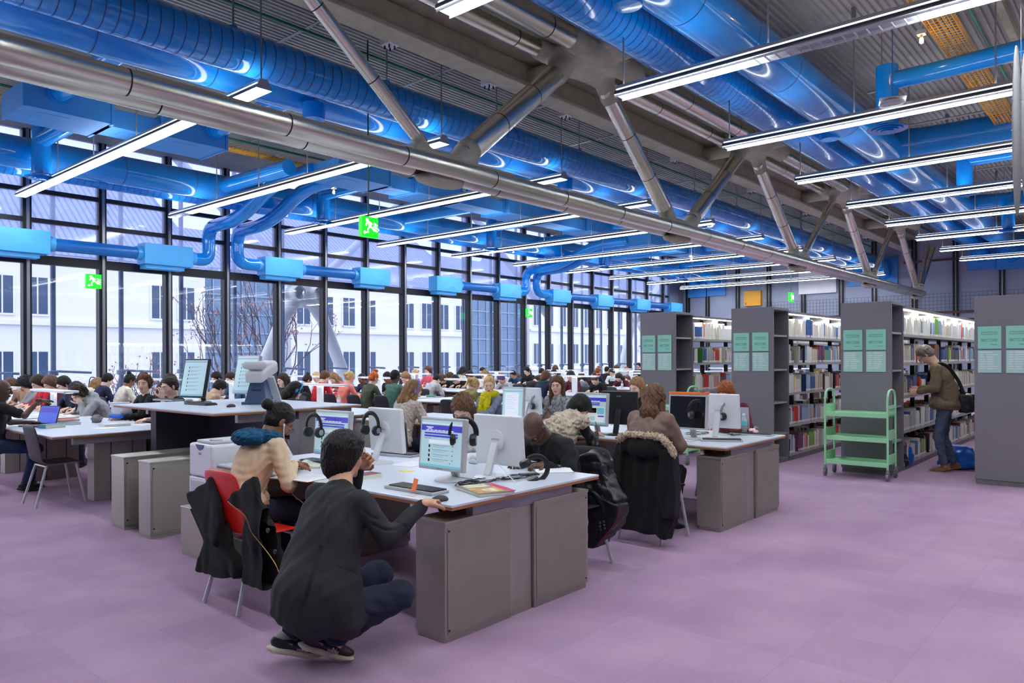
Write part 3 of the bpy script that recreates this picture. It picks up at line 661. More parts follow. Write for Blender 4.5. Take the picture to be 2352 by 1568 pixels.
table(2.87, 9.0, 12.0, 'pale reading table at left holding the black laptop and books', cab_near=False, cab2=[.18, 2.3], ped=True)
nth = ['first', 'second', 'third', 'fourth', 'fifth', 'sixth', 'seventh', 'eighth', 'ninth']
table(2.87, 12.2, 15.4, 'pale reading table by the windows behind the black laptop table', cab_near=False, cab2=[.2, 2.6], ped=True)
for k in range(1, 8):
    for j, (a, b) in enumerate(((9.0, 11.6), (11.8, 14.4), (14.6, 17.2))):
        table(2.95+3.5*k, a, b, 'pale reading table, %s row behind the standing counter, %s of three toward the windows' % (nth[k-1], nth[j]), cab_near=False, cab2=[.1, 2.1], ped=True)
# reading lamps
def reading_lamp(x, y, label):
    e = empty('table_lamp', (x, y, TZ), 0, label, 'lamp', 'white reading lamps on the tables')
    MB().box((-.02, -.07, 0), (.02, .07, .40)).build('post', WHITEM, e, bevel=.004)
    MB().box((-.09, -.65, .40), (.09, .65, .43)).build('shade', WHITEM, e, bevel=.006)
    MB().box((-.04, -.6, .396), (.04, .6, .3995)).build('tube', mat('lamp_tube', (250, 250, 255), .5, emit=3), e)
    return e
reading_lamp(3.62, 11.0+.3, 'white T-shaped reading lamp behind the black laptop, nearest of all')
reading_lamp(3.62, 13.6, 'white T-shaped reading lamp beside the windows, behind the nearest one')
for k in range(1, 8):
    for j, y in enumerate((10.3, 13.1, 15.9)):
        reading_lamp(2.95+3.5*k+.725, y, 'white T-shaped lamp, %s table row behind the standing counter, %s of three toward the windows' % (nth[k-1], nth[j]))
# standing counter
ct = empty('standing_counter', (3.5, 6.72, 0), 0, 'high grey standing counter carrying catalogue screens and a book scanner', 'counter')
MB().box((0, 0, 1.088), (1.72, 2.3, 1.1)).mi(1).box((.001, .001, 1.07), (1.719, 2.299, 1.0879)).build('countertop', [TOPM, EDGE], ct)
MB().box((.3, .1, .98), (1.6, .16, 1.069)).box((.3, 2.1, .98), (1.6, 2.16, 1.069)).build('apron_beam', GREYM, ct, bevel=.004)
DKP = mat('dark_counter_panel', (84, 84, 96), .6, .2)
MB().box((.32, 1.94, 0), (1.2, 2.08, 1.069)).build('side_panel', DKP, ct, bevel=.004)
MB().box((.95, .4, 0), (1.0, 1.93, 1.069)).build('back_panel', DKP, ct, bevel=.004)
MB().box((.95, .04, 0), (1.62, .22, 1.069)).build('side_panel', GREYM, ct, bevel=.004)
def storage(x, y0, y1, L, h, label):
    c = empty('storage_cabinet', (x, y0, 0), 0, label, 'cabinet', 'grey steel cabinets beside the standing counter'); w_ = y1-y0
    MB().box((0, 0, .03), (L, w_, h-.02)).mi(1).box((.004, .004, 0), (L-.004, w_-.004, .03)).box((.02, -.004, .05), (L-.02, 0, h-.05)).build('body', [CABM, CABP], c, bevel=.004)
    MB().box((-.005, -.005, h-.02), (L+.005, w_+.005, h)).build('lid', CABM, c, bevel=.003)
    MB().cyl((.03, -.008, .09), (.03, -.003, .09), .008, 8).build('rivet', BLACKM, c); MB().cyl((.03, -.008, h-.06), (.03, -.003, h-.06), .008, 8).build('rivet', BLACKM, c)
storage(2.955, 7.38, 7.67, .86, .69, 'narrow grey steel cabinet left of its twin, end toward the aisle')
storage(2.955, 6.82, 7.06, .86, .69, 'narrow grey steel cabinet right of its twin, beside the printer')
storage(2.90, 5.66, 6.12, .9, .40, 'low grey steel cabinet carrying the white printer')
# printer
PW = mat('printer_white', (226, 228, 232), .45); PG = mat('printer_grey', (190, 194, 200), .5); NAVY = mat('navy_plastic', (32, 58, 110), .4)
pr_ = empty('laser_printer', (2.95, 5.70, .40), 0, 'white laser printer with paper tray on the low cabinet', 'printer')
MB().box((0, 0, .25), (.46, .38, .52)).build('body', PW, pr_, bevel=.02)
MB().box((0, 0, 0), (.46, .38, .245)).build('paper_tray', PW, pr_, bevel=.008)
MB().box((-.006, .04, .13), (-.0005, .34, .22)).build('tray_front', PG, pr_, bevel=.003)
MB().box((.04, .05, .52), (.42, .33, .545)).build('output_lid', PG, pr_, bevel=.01)
MB().lathe((.1, .12, .545), [(.05, 0), (.05, .01), (.03, .013)], 20).build('control_pad', PG, pr_)
MB().prism([(.12, .515), (.26, .515), (.23, .48), (.19, .468), (.15, .48)], -.004, 0, Matrix(((0, 0, 1, -.0005), (1, 0, 0, 0), (0, 1, 0, 0), (0, 0, 0, 1)))).build('handle_notch', NAVY, pr_)
text_mesh('OKI', .028, Matrix(((0, 0, -1, -.002), (-1, 0, 0, .19), (0, 1, 0, .44), (0, 0, 0, 1))), mat('magenta_print', (160, 50, 110), .5), pr_)
# ================================================================ CHAIRS
RED = mat('red_shell', (226, 42, 26), .35, coat=.2); BLK = mat('black_shell', (38, 38, 42), .45); LEGM = mat('chair_leg_grey', (196, 198, 202), .35, .5)
def shell_mesh():
    prof = [(-.285, .90), (-.272, .82), (-.245, .68), (-.22, .56), (-.20, .49), (-.165, .458), (-.1, .452), (.05, .455), (.17, .46), (.215, .452), (.235, .43)]
    wd = [.205, .22, .225, .222, .215, .21, .212, .215, .21, .2, .19]; n = 9; V = []; F = []
    for (x, z), w_ in zip(prof, wd):
        for j in range(n):
            t = -1+2*j/(n-1); c = .018*t*t if z > .5 else 0
            V.append((x+c, w_*t, z+(.012*t*t if z <= .5 else -.03*abs(t)**5 if z > .88 else 0)))
    m_ = len(prof)
    F = [(i*n+j, i*n+j+1, (i+1)*n+j+1, (i+1)*n+j) for i in range(m_-1) for j in range(n-1)]
    return V, F
def chair(x, y, rz, col, label, group=None, legs=True):
    e = empty('shell_chair', (x, y, 0), rz, label, 'chair', group); V, F = shell_mesh()
    o = mesh_obj('seat_shell', V, F, col, e, smooth=True); s = o.modifiers.new('t', 'SOLIDIFY'); s.thickness = .012; b = o.modifiers.new('s', 'SUBSURF'); b.levels = 1; b.render_levels = 1
    MB().tube([(-.14, -.17, .43), (-.14, .17, .43)], .011, 8).tube([(.16, -.17, .44), (.16, .17, .44)], .011, 8).tube([(-.14, 0, .43), (.16, 0, .435)], .011, 8).build('seat_frame', LEGM, e)
    for (a, b2, c, d) in ((-.14, -.17, -.26, -.215), (-.14, .17, -.26, .215), (.16, -.17, .24, -.215), (.16, .17, .24, .215)):
        MB().tube([(a, b2, .437), (c, d, 0.0)], .0135, 10).build('leg', LEGM, e)
    return e
chair(2.68, 4.57, 0, RED, 'red shell chair of the woman in the beige jacket, black coat over its back')
chair(3.04, 9.45, 0, BLK, 'empty black shell chair in front of the table with the black laptop')
chair(2.3, 10.9, 0, BLK, 'black shell chair of the gesturing man at the left edge')
chair(4.68, 3.45, math.pi, BLK, 'shell chair of the bald man with jacket and backpack hung on it')
chair(5.9, 3.42, 0, BLK, 'shell chair under the black coat with the fur-trimmed hood')
chair(5.9, 4.55, 0, BLK, 'black shell chair of the person in the fur vest')
chair(8.2, 3.85, math.pi, RED, 'red shell chair behind the computer table nearest the bookcases')
chair(4.9, 4.45, math.pi, BLK, 'shell chair of the brown-haired woman behind the monitors')
for k, (x, y, rz, lb) in enumerate(((8.3, 5.0, math.pi, 'shell chair of the pale girl behind the black monitor'), (8.3, 6.2, math.pi, 'shell chair of the woman in the patterned sweater'), (8.3, 7.4, math.pi, 'shell chair of the girl with the yellow scarf'), (5.95, 6.75, 0, 'shell chair of the blonde with purple headphones, grey jacket over it'))):
    chair(x, y, rz, BLK, lb)
# ================================================================ BOOKCASES
BCM = mat('bookcase_grey', (126, 122, 130), .6, .1, bump=.2, bscale=300); SHM = mat('shelf_metal', (176, 176, 182), .45, .3); SHD = mat('bookcase_inner', (112, 110, 112), .6)
SIGN = mat('mint_sign', (150, 216, 196), .5); SIGN2 = mat('mint_sign_light', (176, 216, 206), .5); SW = mat('sign_text_white', (226, 240, 236), .6); SSH = mat('sign_relief', (112, 186, 164), .6)
NOTE = {0: 'beside the windows', 1: 'behind the second computer table', 2: 'left of the standing man', 3: 'at the right edge'}
BZ = 2.36; SH = [.10, .55, 1.045, 1.51, 1.92]   # shelf heights
BC = []
for i, y0 in enumerate((5.96, 4.34, 2.72, 1.1)):
    e = empty('bookcase', (11.0, y0, 0), 0, 'long grey library bookcase '+NOTE[i], 'bookcase', 'four parallel library bookcases'); BC.append(e)
    wd = .66; L = 8.0
    MB().box((0, 0, .06), (.03, wd, BZ)).mi(1).box((.01, .01, 0), (.6, wd-.01, .06)).build('end_panel', [BCM, SHD], e, bevel=.003)
    MB().box((0.03, 0, BZ-.04), (.62, wd, BZ)).box((.62, -.02, BZ-.075), (L, wd+.02, BZ-.04)).build('top_canopy', BCM, e, bevel=.002)
    MB().box((.59, .0, .06), (.62, .30, BZ-.04)).box((.59, .36, .06), (.62, wd, BZ-.04)).box((.03, .31, .06), (.6, .35, BZ-.04)).build('niche_panel', BCM, e)
    for z in (.42, .90, 1.40, 1.92): MB().box((.03, .02, z), (.59, .31, z+.025)).build('niche_shelf', SHM, e)
    mb = MB()
    x = .62
    while x < L+.1: mb.box((x-.02, .3, .06), (x+.03, .36, BZ-.07)); x += .98
    mb.build('upright', BLACKM, e)
    MB().box((.62, .0, 0), (L, wd, .08)).build('plinth', BCM, e)
    for k, z in enumerate(SH):
        mb = MB().box((.62, 0.0, z-.02), (L, .30, z)).box((.62, -.004, z-.03), (L, 0, z+.006)).box((.62, .36, z-.02), (L, wd, z)).mi(1)
        xx = 1.6
        while xx < L: mb.box((xx-.002, -.005, z-.03), (xx+.002, -.0041, z+.006)); xx += .98
        mb.build('shelf', [SHM, BLACKM], e)
    xx = 1.6
    while xx < L: MB().box((xx-.003, 0.02, SH[4]), (xx+.003, .3, BZ-.08)).build('divider', SHM, e); xx += .98
    MB().box((.66, .01, BZ-.08), (L-.02, .08, BZ-.077)).build('strip_light', mat('shelf_light', (255, 252, 240), .5, emit=30), e)
    # signs on the end panel
    for s_, yy in ((0, .07), (1, .37)):
        mb = MB().box((-.012, yy, 1.70), (-.0005, yy+.25, 1.98)).mi(2)
        num = str(2*i+(1 if s_ else 2)); 
        for (ya, yb, za, zb_) in ((.04, .215, 1.875, 1.915), (.04, .215, 1.79, 1.825), (.04, .11, 1.745, 1.758)): mb.box((-.0135, yy+ya, za), (-.0121, yy+yb, zb_))
        mb.mi(1).box((-.012, yy, 1.40), (-.0005, yy+.25, 1.68))
        sgn = mb.build('direction_sign', [SIGN, SIGN2, SSH], e)
        mb = MB()
        q = random.Random(i*7+s_)
        for r_ in range(8):
            z = 1.65-r_*.029; mb.box((-.0135, yy+.25-.02-q.uniform(.04, .07), z), (-.0121, yy+.25-.02, z+.011)).box((-.0135, yy+.155-q.uniform(.06, .12), z), (-.0121, yy+.155, z+.011))
        mb.build('list_text', SW, sgn)
        MT = lambda y_, z_: Matrix(((0, 0, -1, -.0142), (-1, 0, 0, y_), (0, 1, 0, z_), (0, 0, 0, 1)))
        text_mesh('9 géographie histoire', .019, MT(yy+.127, 1.895), SW, sgn); text_mesh('rayon '+'12345678'[2*i+1-s_], .026, MT(yy+.127, 1.807), SW, sgn)
# lit strips of the units behind
CB = [(238, 236, 228), (230, 226, 214), (222, 214, 196), (244, 244, 246), (206, 200, 188), (40, 84, 156), (24, 52, 110), (200, 52, 40), (222, 96, 36), (236, 196, 60), (60, 130, 70), (126, 176, 84), (40, 40, 46), (96, 92, 92), (120, 60, 110), (150, 186, 220), (118, 74, 48), (210, 150, 160), (84, 160, 190), (178, 182, 186)]
CN = ['white', 'off-white', 'cream', 'bright white', 'beige', 'blue', 'navy', 'red', 'orange', 'yellow', 'green', 'lime green', 'black', 'dark grey', 'purple', 'pale blue', 'brown', 'pink', 'turquoise', 'light grey']
BM = [mat('book_cover_'+n.replace(' ', '_').replace('-', '_'), c, .5) for n, c in zip(CN, CB)]
PAGE = mat('book_pages', (232, 226, 208), .8); LAB = mat('spine_label', (246, 246, 244), .6)
WT = [10, 9, 7, 8, 5, 5, 3, 4, 3, 2, 2, 2, 5, 3, 1, 3, 2, 1, 2, 4]
bks = random.Random(11); rest = MB(); nind = 0
shn = {4: 'top shelf', 3: 'second shelf from top', 2: 'middle shelf', 1: 'fourth shelf from top', 0: 'bottom shelf'}
def bookverts(mb, x, t, h, d, y0, z, lean, ci, lab=True):
    M = Matrix.Translation((x, y0, z)) @ Matrix.Rotation(lean, 4, 'Y')
    mb.mi(ci).box((0, 0, 0), (t, d, h), M)
    if lab: mb.mi(20).box((.002, -.0012, .012), (t-.002, -.0001, .045), M)
quota = {2: 34, 1: 16, 0: 10, 3: 0}
SEG_COL = {}
for i in (2, 1, 0, 3):
    y0 = (5.96, 4.34, 2.72, 1.1)[i]
    for k, z in enumerate(SH):
        x = 11.66; run = None; cnt = 0; lim = 19
        while x < 11+7.95:
            if bks.random() < .035 and cnt > 3: x += bks.uniform(.03, .22 if k < 4 else .08); run = None; continue
            if run is None or run[1] <= 0:
                ci = bks.choices(range(20), WT)[0]; n_ = 1 if bks.random() < .7 else bks.randint(3, 9)
                if k == 4: ci = bks.choices([0, 3, 1, 15, 5, 11, 2, 7], [9, 9, 5, 2, 2, 1, 3, 1])[0]
                run = [ci, n_, bks.uniform(.2, .30)]
            run[1] -= 1; ci = run[0]; h = min(run[2]+bks.uniform(-.012, .012), .33); t = bks.uniform(.014, .042); d = bks.uniform(.15, .22)
            if (x-11.62) % .98 > .93 and k == 4: x += .03
            lean = 0 if bks.random() < .8 else bks.uniform(0, .1)
            cnt += 1; ys = y0+.012
            if cnt <= quota[i] and nind < 300:
                mb = MB(); bookverts(mb, 0, t, h, d, 0, 0, lean, 0); mb.mi(2).box((.0015, .0015, h), (t-.0015, d, h+.0006), Matrix.Rotation(lean, 4, 'Y'))
                mb.I = [1 if q == 20 else q for q in mb.I]
                o = mb.build('book', [BM[ci], LAB, PAGE], None, loc=(x, ys, z+.0003))
                tag(o, '%s book, %s on %s, bookcase %s' % (CN[ci], ORD[cnt-1], shn[k], {0: 'beside the windows', 1: 'behind second table', 2: 'left of standing man'}[i]), 'book', 'books on the library bookcases'); nind += 1
            else: bookverts(rest, x, t, h, d, ys, z+.0003, lean, ci)
            x += t+.0012+math.sin(lean)*h
        # other side of the unit seen above and between shelves
        x = 11.7
        while x < 18.9:
            t = bks.uniform(.02, .05); rest.mi(bks.choices(range(20), WT)[0]).box((x, y0+.42, z), (x+t, y0+.62, z+bks.uniform(.18, .29))); x += t+.003
tag(rest.build('book', BM+[LAB]), 'rows of mixed library books filling the rest of the bookcase shelves', 'books', 'books on the library bookcases', 'stuff')
# ================================================================ BOOK TROLLEY
MINT = mat('mint_green_steel', (160, 222, 172), .4)
tr_ = empty('book_trolley', (10.44, 2.62, 0), 0, 'mint green steel book trolley with three shelves on castors', 'trolley')
W, Lc = .42, .82
for yy in (0.02, Lc-.02):
    P = curve([(.02, yy, .14), (.02, yy, 1.17), (W-.02, yy, 1.17), (W-.02, yy, .14)], 6)
    auto(MB().tube(P, .014, 12).tube([(.02, yy, .93), (W-.02, yy, .93)], .006, 8).build('end_frame', MINT, tr_))
for z in (.2, .52, .84):
    MB().box((.03, .03, z), (W-.03, Lc-.03, z+.012)).box((.02, .03, z-.03), (.035, Lc-.03, z+.03)).box((W-.035, .03, z-.03), (W-.02, Lc-.03, z+.03)).box((.03, .02, z), (W-.03, .03, z+.13)).box((.03, Lc-.03, z), (W-.03, Lc-.02, z+.13)).build('shelf', MINT, tr_, bevel=.003)
for cx in (.02, W-.02):
    for cy in (.02, Lc-.02):
        mb = MB().cyl((cx, cy, .1), (cx, cy, .15), .018, 10).box((cx-.02, cy-.022, .045), (cx+.02, cy-.018, .11)).box((cx-.02, cy+.018, .045), (cx+.02, cy+.022, .11)).box((cx-.02, cy-.022, .1), (cx+.02, cy+.022, .112))
        w_ = auto(mb.build('castor_fork', GREYM, tr_)); MB().cyl((cx, cy-.014, .048), (cx, cy+.014, .048), .048, 20).build('wheel', mat('grey_rubber', (110, 114, 118), .7), w_)
tr2 = copy_tree(tr_); tr2.location = (10.15, 5.3, 0); tr2['label'] = 'mint green trolley mostly hidden behind the blank orange-topped monitor'
# ================================================================ DESK EQUIPMENT
MSIL = mat('monitor_silver', (196, 198, 200), .4, .3); MWH = mat('monitor_white', (232, 234, 238), .4); MBK = mat('monitor_black', (32, 32, 36), .4)
SCBG = mat('screen_pale', (186, 220, 226), .3, emit=.22); SCV = mat('screen_violet', (70, 62, 190), .3, emit=.3); SCT = mat('screen_text', (130, 150, 175), .3, emit=.35); SCW = mat('screen_white', (236, 244, 250), .3, emit=.25)
SCD = mat('screen_off', (24, 24, 30), .12); SCR = mat('screen_dark_red', (80, 26, 30), .3, emit=.2); SCB = mat('screen_taskbar', (120, 196, 214), .3, emit=.25); ORG = mat('orange_paper', (250, 120, 30), .5)
CORD = mat('black_cable', (26, 26, 28), .5)
def screen(par, w_, h, kind, x=-.0125):
    """flat interface drawn on the front (-x) face; local y is width"""
    mb = MB(); ms = [SCBG, SCV, SCT, SCW, SCD, SCR, SCB, ORG]
    def r(i, a, b, c, d, k=1): mb.mi(i).box((x-.0006*k, w_*(.5-b), h*(c-.5)), (x-.0003*(k-1), w_*(.5-a), h*(d-.5)))
    if kind == 'off': r(4, 0, 1, 0, 1)
    elif kind == 'list':
        r(0, 0, 1, 0, 1); r(6, 0, 1, 0, .05, 2); r(2, 0, 1, .94, .97, 2)
        for j in range(7): z = .82-.105*j; r(4, .22, .25, z-.05, z, 2); r(2, .3, .75, z-.01, z, 2); r(2, .3, .62, z-.035, z-.025, 2)
    elif kind == 'doc':
        r(0, 0, 1, 0, 1); r(6, 0, 1, 0, .03, 2); r(2, 0, 1, .9, .92, 2); r(3, .12, .8, .04, .86, 2)
        for j in range(7): z = .75-.07*j; r(2, .18, .5+.2*((j*37) % 5)/5, z, z+.008, 3)
    else:
        r(0, 0, 1, 0, 1); r(6, 0, 1, 0, .05, 2); r(3, .0, 1, .92, .94, 2); r(1, 0, 1, .77, .90, 2); r(3, .12, .3, .84, .86, 3); r(3, .16, .26, .81, .83, 3)
        for j in range(7): r(3, .12+.1*j, .2+.1*j, .775, .795, 3)
        r(1, .08, .9 if kind == 'cat' else .8, .70, .735, 2); r(1, .08, .9 if kind == 'cat' else .8, .64, .68, 2)
        if kind == 'cat':
            r(2, .08, .25, .60, .62, 2); r(3, .2, .85, .5, .58, 2)
            for j in range(4):
                z = .46-.1*j; r(2, .3, .7, z, z+.012, 3); r(2, .32, .58, z-.035, z-.028, 3); r(5 if j == 1 else 4, .2, .235, z-.05, z+.01, 3); r(5, .78, .8, z-.0, z+.018, 3)
        else:
            r(3, .04, .96, .08, .6, 2); r(4, .1, .7, .38, .55, 3); r(5, .15, .6, .42, .46, 4); r(1, .75, .95, .25, .3, 3); r(6, .72, .95, .34, .56, 3); r(2, .3, .42, .12, .26, 3); r(0, .5, .65, .12, .26, 3)
    return mb.build('screen', ms, par)
def monitor(u, v, d, yaw, label, kind='cat', style='silver', w_=.42, h=.35, tilt=.08, zt_=TZ, brand='SAMSUNG', base_dx=.0, swivel_z=None):
    P = at(u, v, d); e = empty('monitor', (P.x, P.y, zt_), yaw, label, 'monitor', None)
    pz = P.z-zt_; M = Matrix.Translation((0, 0, pz)) @ Matrix.Rotation(tilt, 4, 'Y')
    m_ = {'silver': MSIL, 'white': MWH, 'black': MBK}[style]
    p = MB().box((-.012, -w_/2, -h/2), (.03, w_/2, h/2)).build('panel', m_, e, bevel=.008); p.matrix_local = M
    s = screen(e, w_-.035, h-.04, kind, -.0125); s.matrix_local = M
    if style != 'black':
        b = MB().cyl((.029, 0, 0), (.048, 0, 0), .075, 40).build('rear_disc', m_, e, bevel=.003); b.matrix_local = M
    back = Matrix(((0, 0, 1, .0495 if style != 'black' else .0305), (1, 0, 0, 0), (0, 1, 0, .01 if style != 'black' else h*.36), (0, 0, 0, 1)))
    if brand: t = text_mesh(brand, .018 if style != 'black' else .034, M @ back, mat('mark_grey', (150, 152, 156), .5), e)
    if brand and kind != 'off': text_mesh(brand, .011, M @ Matrix(((0, 0, -1, -.0135), (-1, 0, 0, 0), (0, 1, 0, -h/2+.009), (0, 0, 0, 1))), mat('mark_dark', (96, 98, 104), .5), e)
    lo = Vector((.05, 0, pz-.02)); MB().box((-.012, -.03, -.0), (.012, .03, (Vector((.13, 0, .02))-lo).length), Matrix.Translation((.13, 0, .02)) @ Matrix.Rotation(math.atan2(lo.x-.13, lo.z-.02), 4, 'Y')).build('neck', m_, e, bevel=.004)
    auto(MB().lathe((.09, 0, 0), [(.12, 0), (.12, .008), (.11, .016), (.03, .022), (.01, .022)], 36).build('base', m_, e))
    return e
monitor(762, 990, 5.85, .05, 'silver monitor showing a violet web page, above the crouching man', 'cat')
monitor(889, 984, 6.0, math.pi-.05, 'white back of a monitor left of the catalogue screen, headphones hung on it', 'cat', 'white')
monitor(1014, 1018, 5.0, 0, 'silver monitor showing a library web page, headphones hung over its right corner', 'cat')
monitor(1147, 1009, 5.25, math.pi-.02, 'white back of a large monitor in front of the bald man', 'cat', 'white', w_=.44)
monitor(1357, 941, 8.0, 0, 'silver monitor with violet page beside the person in the fur vest', 'page')
monitor(1424, 938, 8.1, math.pi+.15, 'black monitor seen from behind, beside the pale girl', 'off', 'black', brand='acer', w_=.42, h=.36)
monitor(1579, 949, 7.5, 0, 'switched-off monitor with an orange strip along its top edge', 'off', w_=.42, h=.35, brand=None)
monitor(1654, 947, 7.7, math.pi, 'white back of a monitor in front of the auburn-haired woman', 'off', 'white', w_=.42)
monitor(1178, 926, 9.6, .05, 'upright silver monitor showing a text page, above the bald head', 'doc', w_=.35, h=.42)
monitor(1217, 920, 10.0, math.pi-.1, 'white back of a monitor, headphones hung, right of the text-page monitor', 'off', 'white')
monitor(447, 862, 8.75, .25, 'black widescreen on the standing counter showing a list', 'list', 'black', w_=.40, h=.46, tilt=.2, zt_=1.1, brand=None)
monitor(566, 855, 8.9, .1, 'grey boxy terminal screen behind the book scanner', 'list', 'silver', w_=.42, h=.46, tilt=.2, zt_=1.1, brand=None)
# orange strip on top of the blank monitor
P = at(1579, 949, 7.5); tag(MB().box((-.016, -.21, 0), (.034, .21, .02)).build('orange_strip', ORG, loc=(P.x+.015, P.y, P.z+.176)), 'orange paper strip laid along the top of the blank monitor', 'paper')
KBK = mat('keyboard_black', (40, 42, 50), .5); KBS = mat('keyboard_silver', (170, 174, 180), .45)
def keyboard(x, y, z, rz, label, body=KBK, w_=.44, d=.15):
    e = empty('keyboard', (x, y, z), rz, label, 'keyboard')
    MB().box((-d/2, -w_/2, 0), (d/2, w_/2, .018)).build('case', body, e, bevel=.004)
    mb = MB(); 
    for r_ in range(6):
        xx = -d/2+.02+r_*.021; yy = -w_/2+.015
        while yy < w_/2-.025: q = .0165 if not (r_ == 0 and abs(yy) < .04) else .09; mb.box((xx, yy, .018), (xx+.0165, yy+q, .026)); yy += q+.0028
    k = mb.build('keys', KBK, e); return e
def snap(p):
    # keep a small thing on the table it stands on
    x, y = p.x, p.y
    if y > 8.6 or x > 8.2:
        rows = [2.87 if k == 0 else 2.95+3.5*k for k in range(8)]; r_ = min(rows, key=lambda q: abs(q+.72-x)); x = min(max(x, r_+.18), r_+1.28)
        mods = ((9.0, 12.0), (12.2, 15.4)) if r_ < 3 else ((9.0, 11.6), (11.8, 14.4), (14.6, 17.2)); m_ = min(mods, key=lambda q: abs((q[0]+q[1])/2-y)); y = min(max(y, m_[0]+.2), m_[1]-.2)
    elif x > 6.2: x = min(max(x, 6.6), 7.75); y = min(max(y, 3.1), 8.3)
    return Vector((x, y, p.z))
def P2(u, v, z=TZ): p = onZ(u, v, z); return p.x, p.y
x, y = P2(953, 1117, TZ+.02); keyboard(x, y, TZ, 0, 'black and grey keyboard beside the crouching man\'s hand', KBS)
x, y = P2(908, 1043, TZ); keyboard(x, y, TZ, .15, 'grey keyboard below the left white monitor back', KBS)
x, y = P2(737, 1060, TZ); keyboard(x, y, TZ, .1, 'black keyboard partly behind the crouching man\'s hair')
x, y = P2(1655, 1017, TZ); keyboard(x, y, TZ, .5, 'small silver keyboard nearest the edge of the second table', KBS, .4)
x, y = P2(1725, 1004, TZ); keyboard(x, y, TZ, .1, 'silver and black keyboard beside the water bottle', KBS)
x, y = P2(460, 923, 1.1); keyboard(x, y, 1.1, .05, 'black keyboard nearest the front corner of the standing counter')
x, y = P2(385, 913, 1.1); keyboard(x, y, 1.1, .1, 'grey keyboard at the left end of the standing counter', KBS)
def mouse(x, y, z, rz, label, m_=KBK, sc=1):
    mb = MB(); s = SDF((-.08, -.05, -.01), (.08, .05, .06), .005); s.ell((0, 0, .006), (.058*sc, .032*sc, .028*sc), k=.005); s.cut((0, 0, -1), 0, k=.004)
    v, q = s.mesh(); o = np_obj('computer_mouse', v, q, m_); o.location = (x, y, z); o.rotation_euler = (0, 0, rz); return tag(o, label, 'mouse')
x, y = P2(530, 929, 1.1); mouse(x, y, 1.1, .3, 'black mouse on the standing counter near the scanner')
x, y = P2(433, 917, 1.1); mouse(x, y, 1.1, .3, 'silver trackball mouse between the counter keyboards', KBS, 1.2)
x, y = P2(1085, 1063, TZ); mouse(x, y, TZ, 1.2, 'silver and black mouse behind the library-page monitor', KBS)
x, y = P2(1007, 1149, TZ); mouse(x, y, TZ, -.2, 'black mouse under the crouching man\'s right hand')
# headphones
HPB = mat('headphone_black', (28, 28, 30), .4); HPS = mat('headphone_silver', (170, 172, 174), .35, .6)
def headphones(loc, rot, label, cord=None, band=HPB, r=.085, parent=None, name='headphones', cup=HPB, mark='S'):
    e = empty(name, loc); e.rotation_euler = rot
    if label: tag(e, label, 'headphones')
    if parent: e.parent = parent
    P = [(0, r*math.cos(R(a)), r*1.1*math.sin(R(a))) for a in range(-10, 191, 10)]
    auto(MB().tube(P, .011, 10, sq=(1.6, .55)).build('headband', band, e))
    for sy in (-1, 1):
        mb = MB().lathe((0, sy*(r-.02), -.045), [(.01, -.022), (.038, -.02), (.042, -.006), (.042, .008), (.036, .02), (.01, .022)], 24, 'y')
        c = auto(mb.build('ear_cup', cup, e)); 
        MB().lathe((0, sy*(r+.0012), -.045), [(.0, -.0012), (.022, -.001), (.022, .001), (.0, .0012)], 20, 'y').build('ear_plate', HPS, c)
    if cord:
        auto(MB().tube(cord, .0018, 6).build('cable', CORD, e))
    return e
p = at(1063, 1000, 4.93); headphones((p.x, p.y, p.z+.02), (0, 0, .6), 'black headphones hung over the corner of the library-page monitor', cord=[(0, .07, -.09), (.01, .08, -.16), (-.02, .09, -.2), (0, .05, -.29), (.05, -.05, -.31)])
p = at(719, 975, 5.86); headphones((p.x, p.y, p.z), (0, 0, .12), 'black headphones hung at the left edge of the violet-page monitor')
p = at(850, 972, 6.0); headphones((p.x, p.y, p.z), (0, 0, .12), 'black headphones hung on the left white monitor back', cord=[(0, .07, -.09), (0, .09, -.15), (-.01, .05, -.22)])
p = at(1600, 945, 7.4); headphones((p.x, p.y, p.z), (0, 0, .9), 'black headphones hung on the switched-off monitor')
p = at(1671, 950, 7.65); headphones((p.x, p.y, p.z), (0, 0, 1.1), 'silver-banded headphones hung on the white monitor back at the second table', band=HPS)
p = at(1233, 925, 9.9); headphones((p.x, p.y, p.z), (0, 0, 1.1), 'silver-banded headphones hung on the far white monitor back', band=HPS)
p = onZ(1222, 1093, TZ+.03); headphones((p.x+.02, p.y, TZ+.075), (1.15, 0, 1.0), 'black headphones lying on the table near the bald man\'s open notebook')
# cables and clutter on desk 1
cb = random.Random(3)
def scribble(cx, cy, n, rad, z=TZ): 
    P = []; a = 0
    for i in range(n): a += cb.uniform(.5, 1.6); rr = rad*cb.uniform(.35, 1); P.append((cx+rr*math.cos(a)*1.3, cy+rr*math.sin(a)*.7, z+.004+cb.uniform(0, .012)))
    return curve(P, 4)
for (u, v, rad, lb) in ((1110, 1105, .17, 'tangle of black cables in front of the large white monitor back'), (1070, 1112, .12, 'loop of black headphone cable at the foot of the library-page monitor'), (1180, 1098, .14, 'black and white cables running to the desk hole beside the headphones'), (1600, 1000, .2, 'tangle of black cables on the second computer table'), (1690, 1003, .12, 'thin black cables between the two keyboards of the second table')):
    p = onZ(u, v, TZ); tag(auto(MB().tube(scribble(p.x, p.y, 30, rad), .0022, 6).build('cable', CORD)), lb, 'cable')
p, q = onZ(1085, 1072, TZ), onZ(1182, 1112, TZ); tag(auto(MB().tube(curve([(p.x, p.y, TZ+.01), ((p.x+q.x)/2, (p.y+q.y)/2, TZ+.12), (q.x, q.y, TZ+.01)], 8), .0028, 8).build('cable', WHITEM)), 'white cable arching across the cable tangle to the desk edge', 'cable')
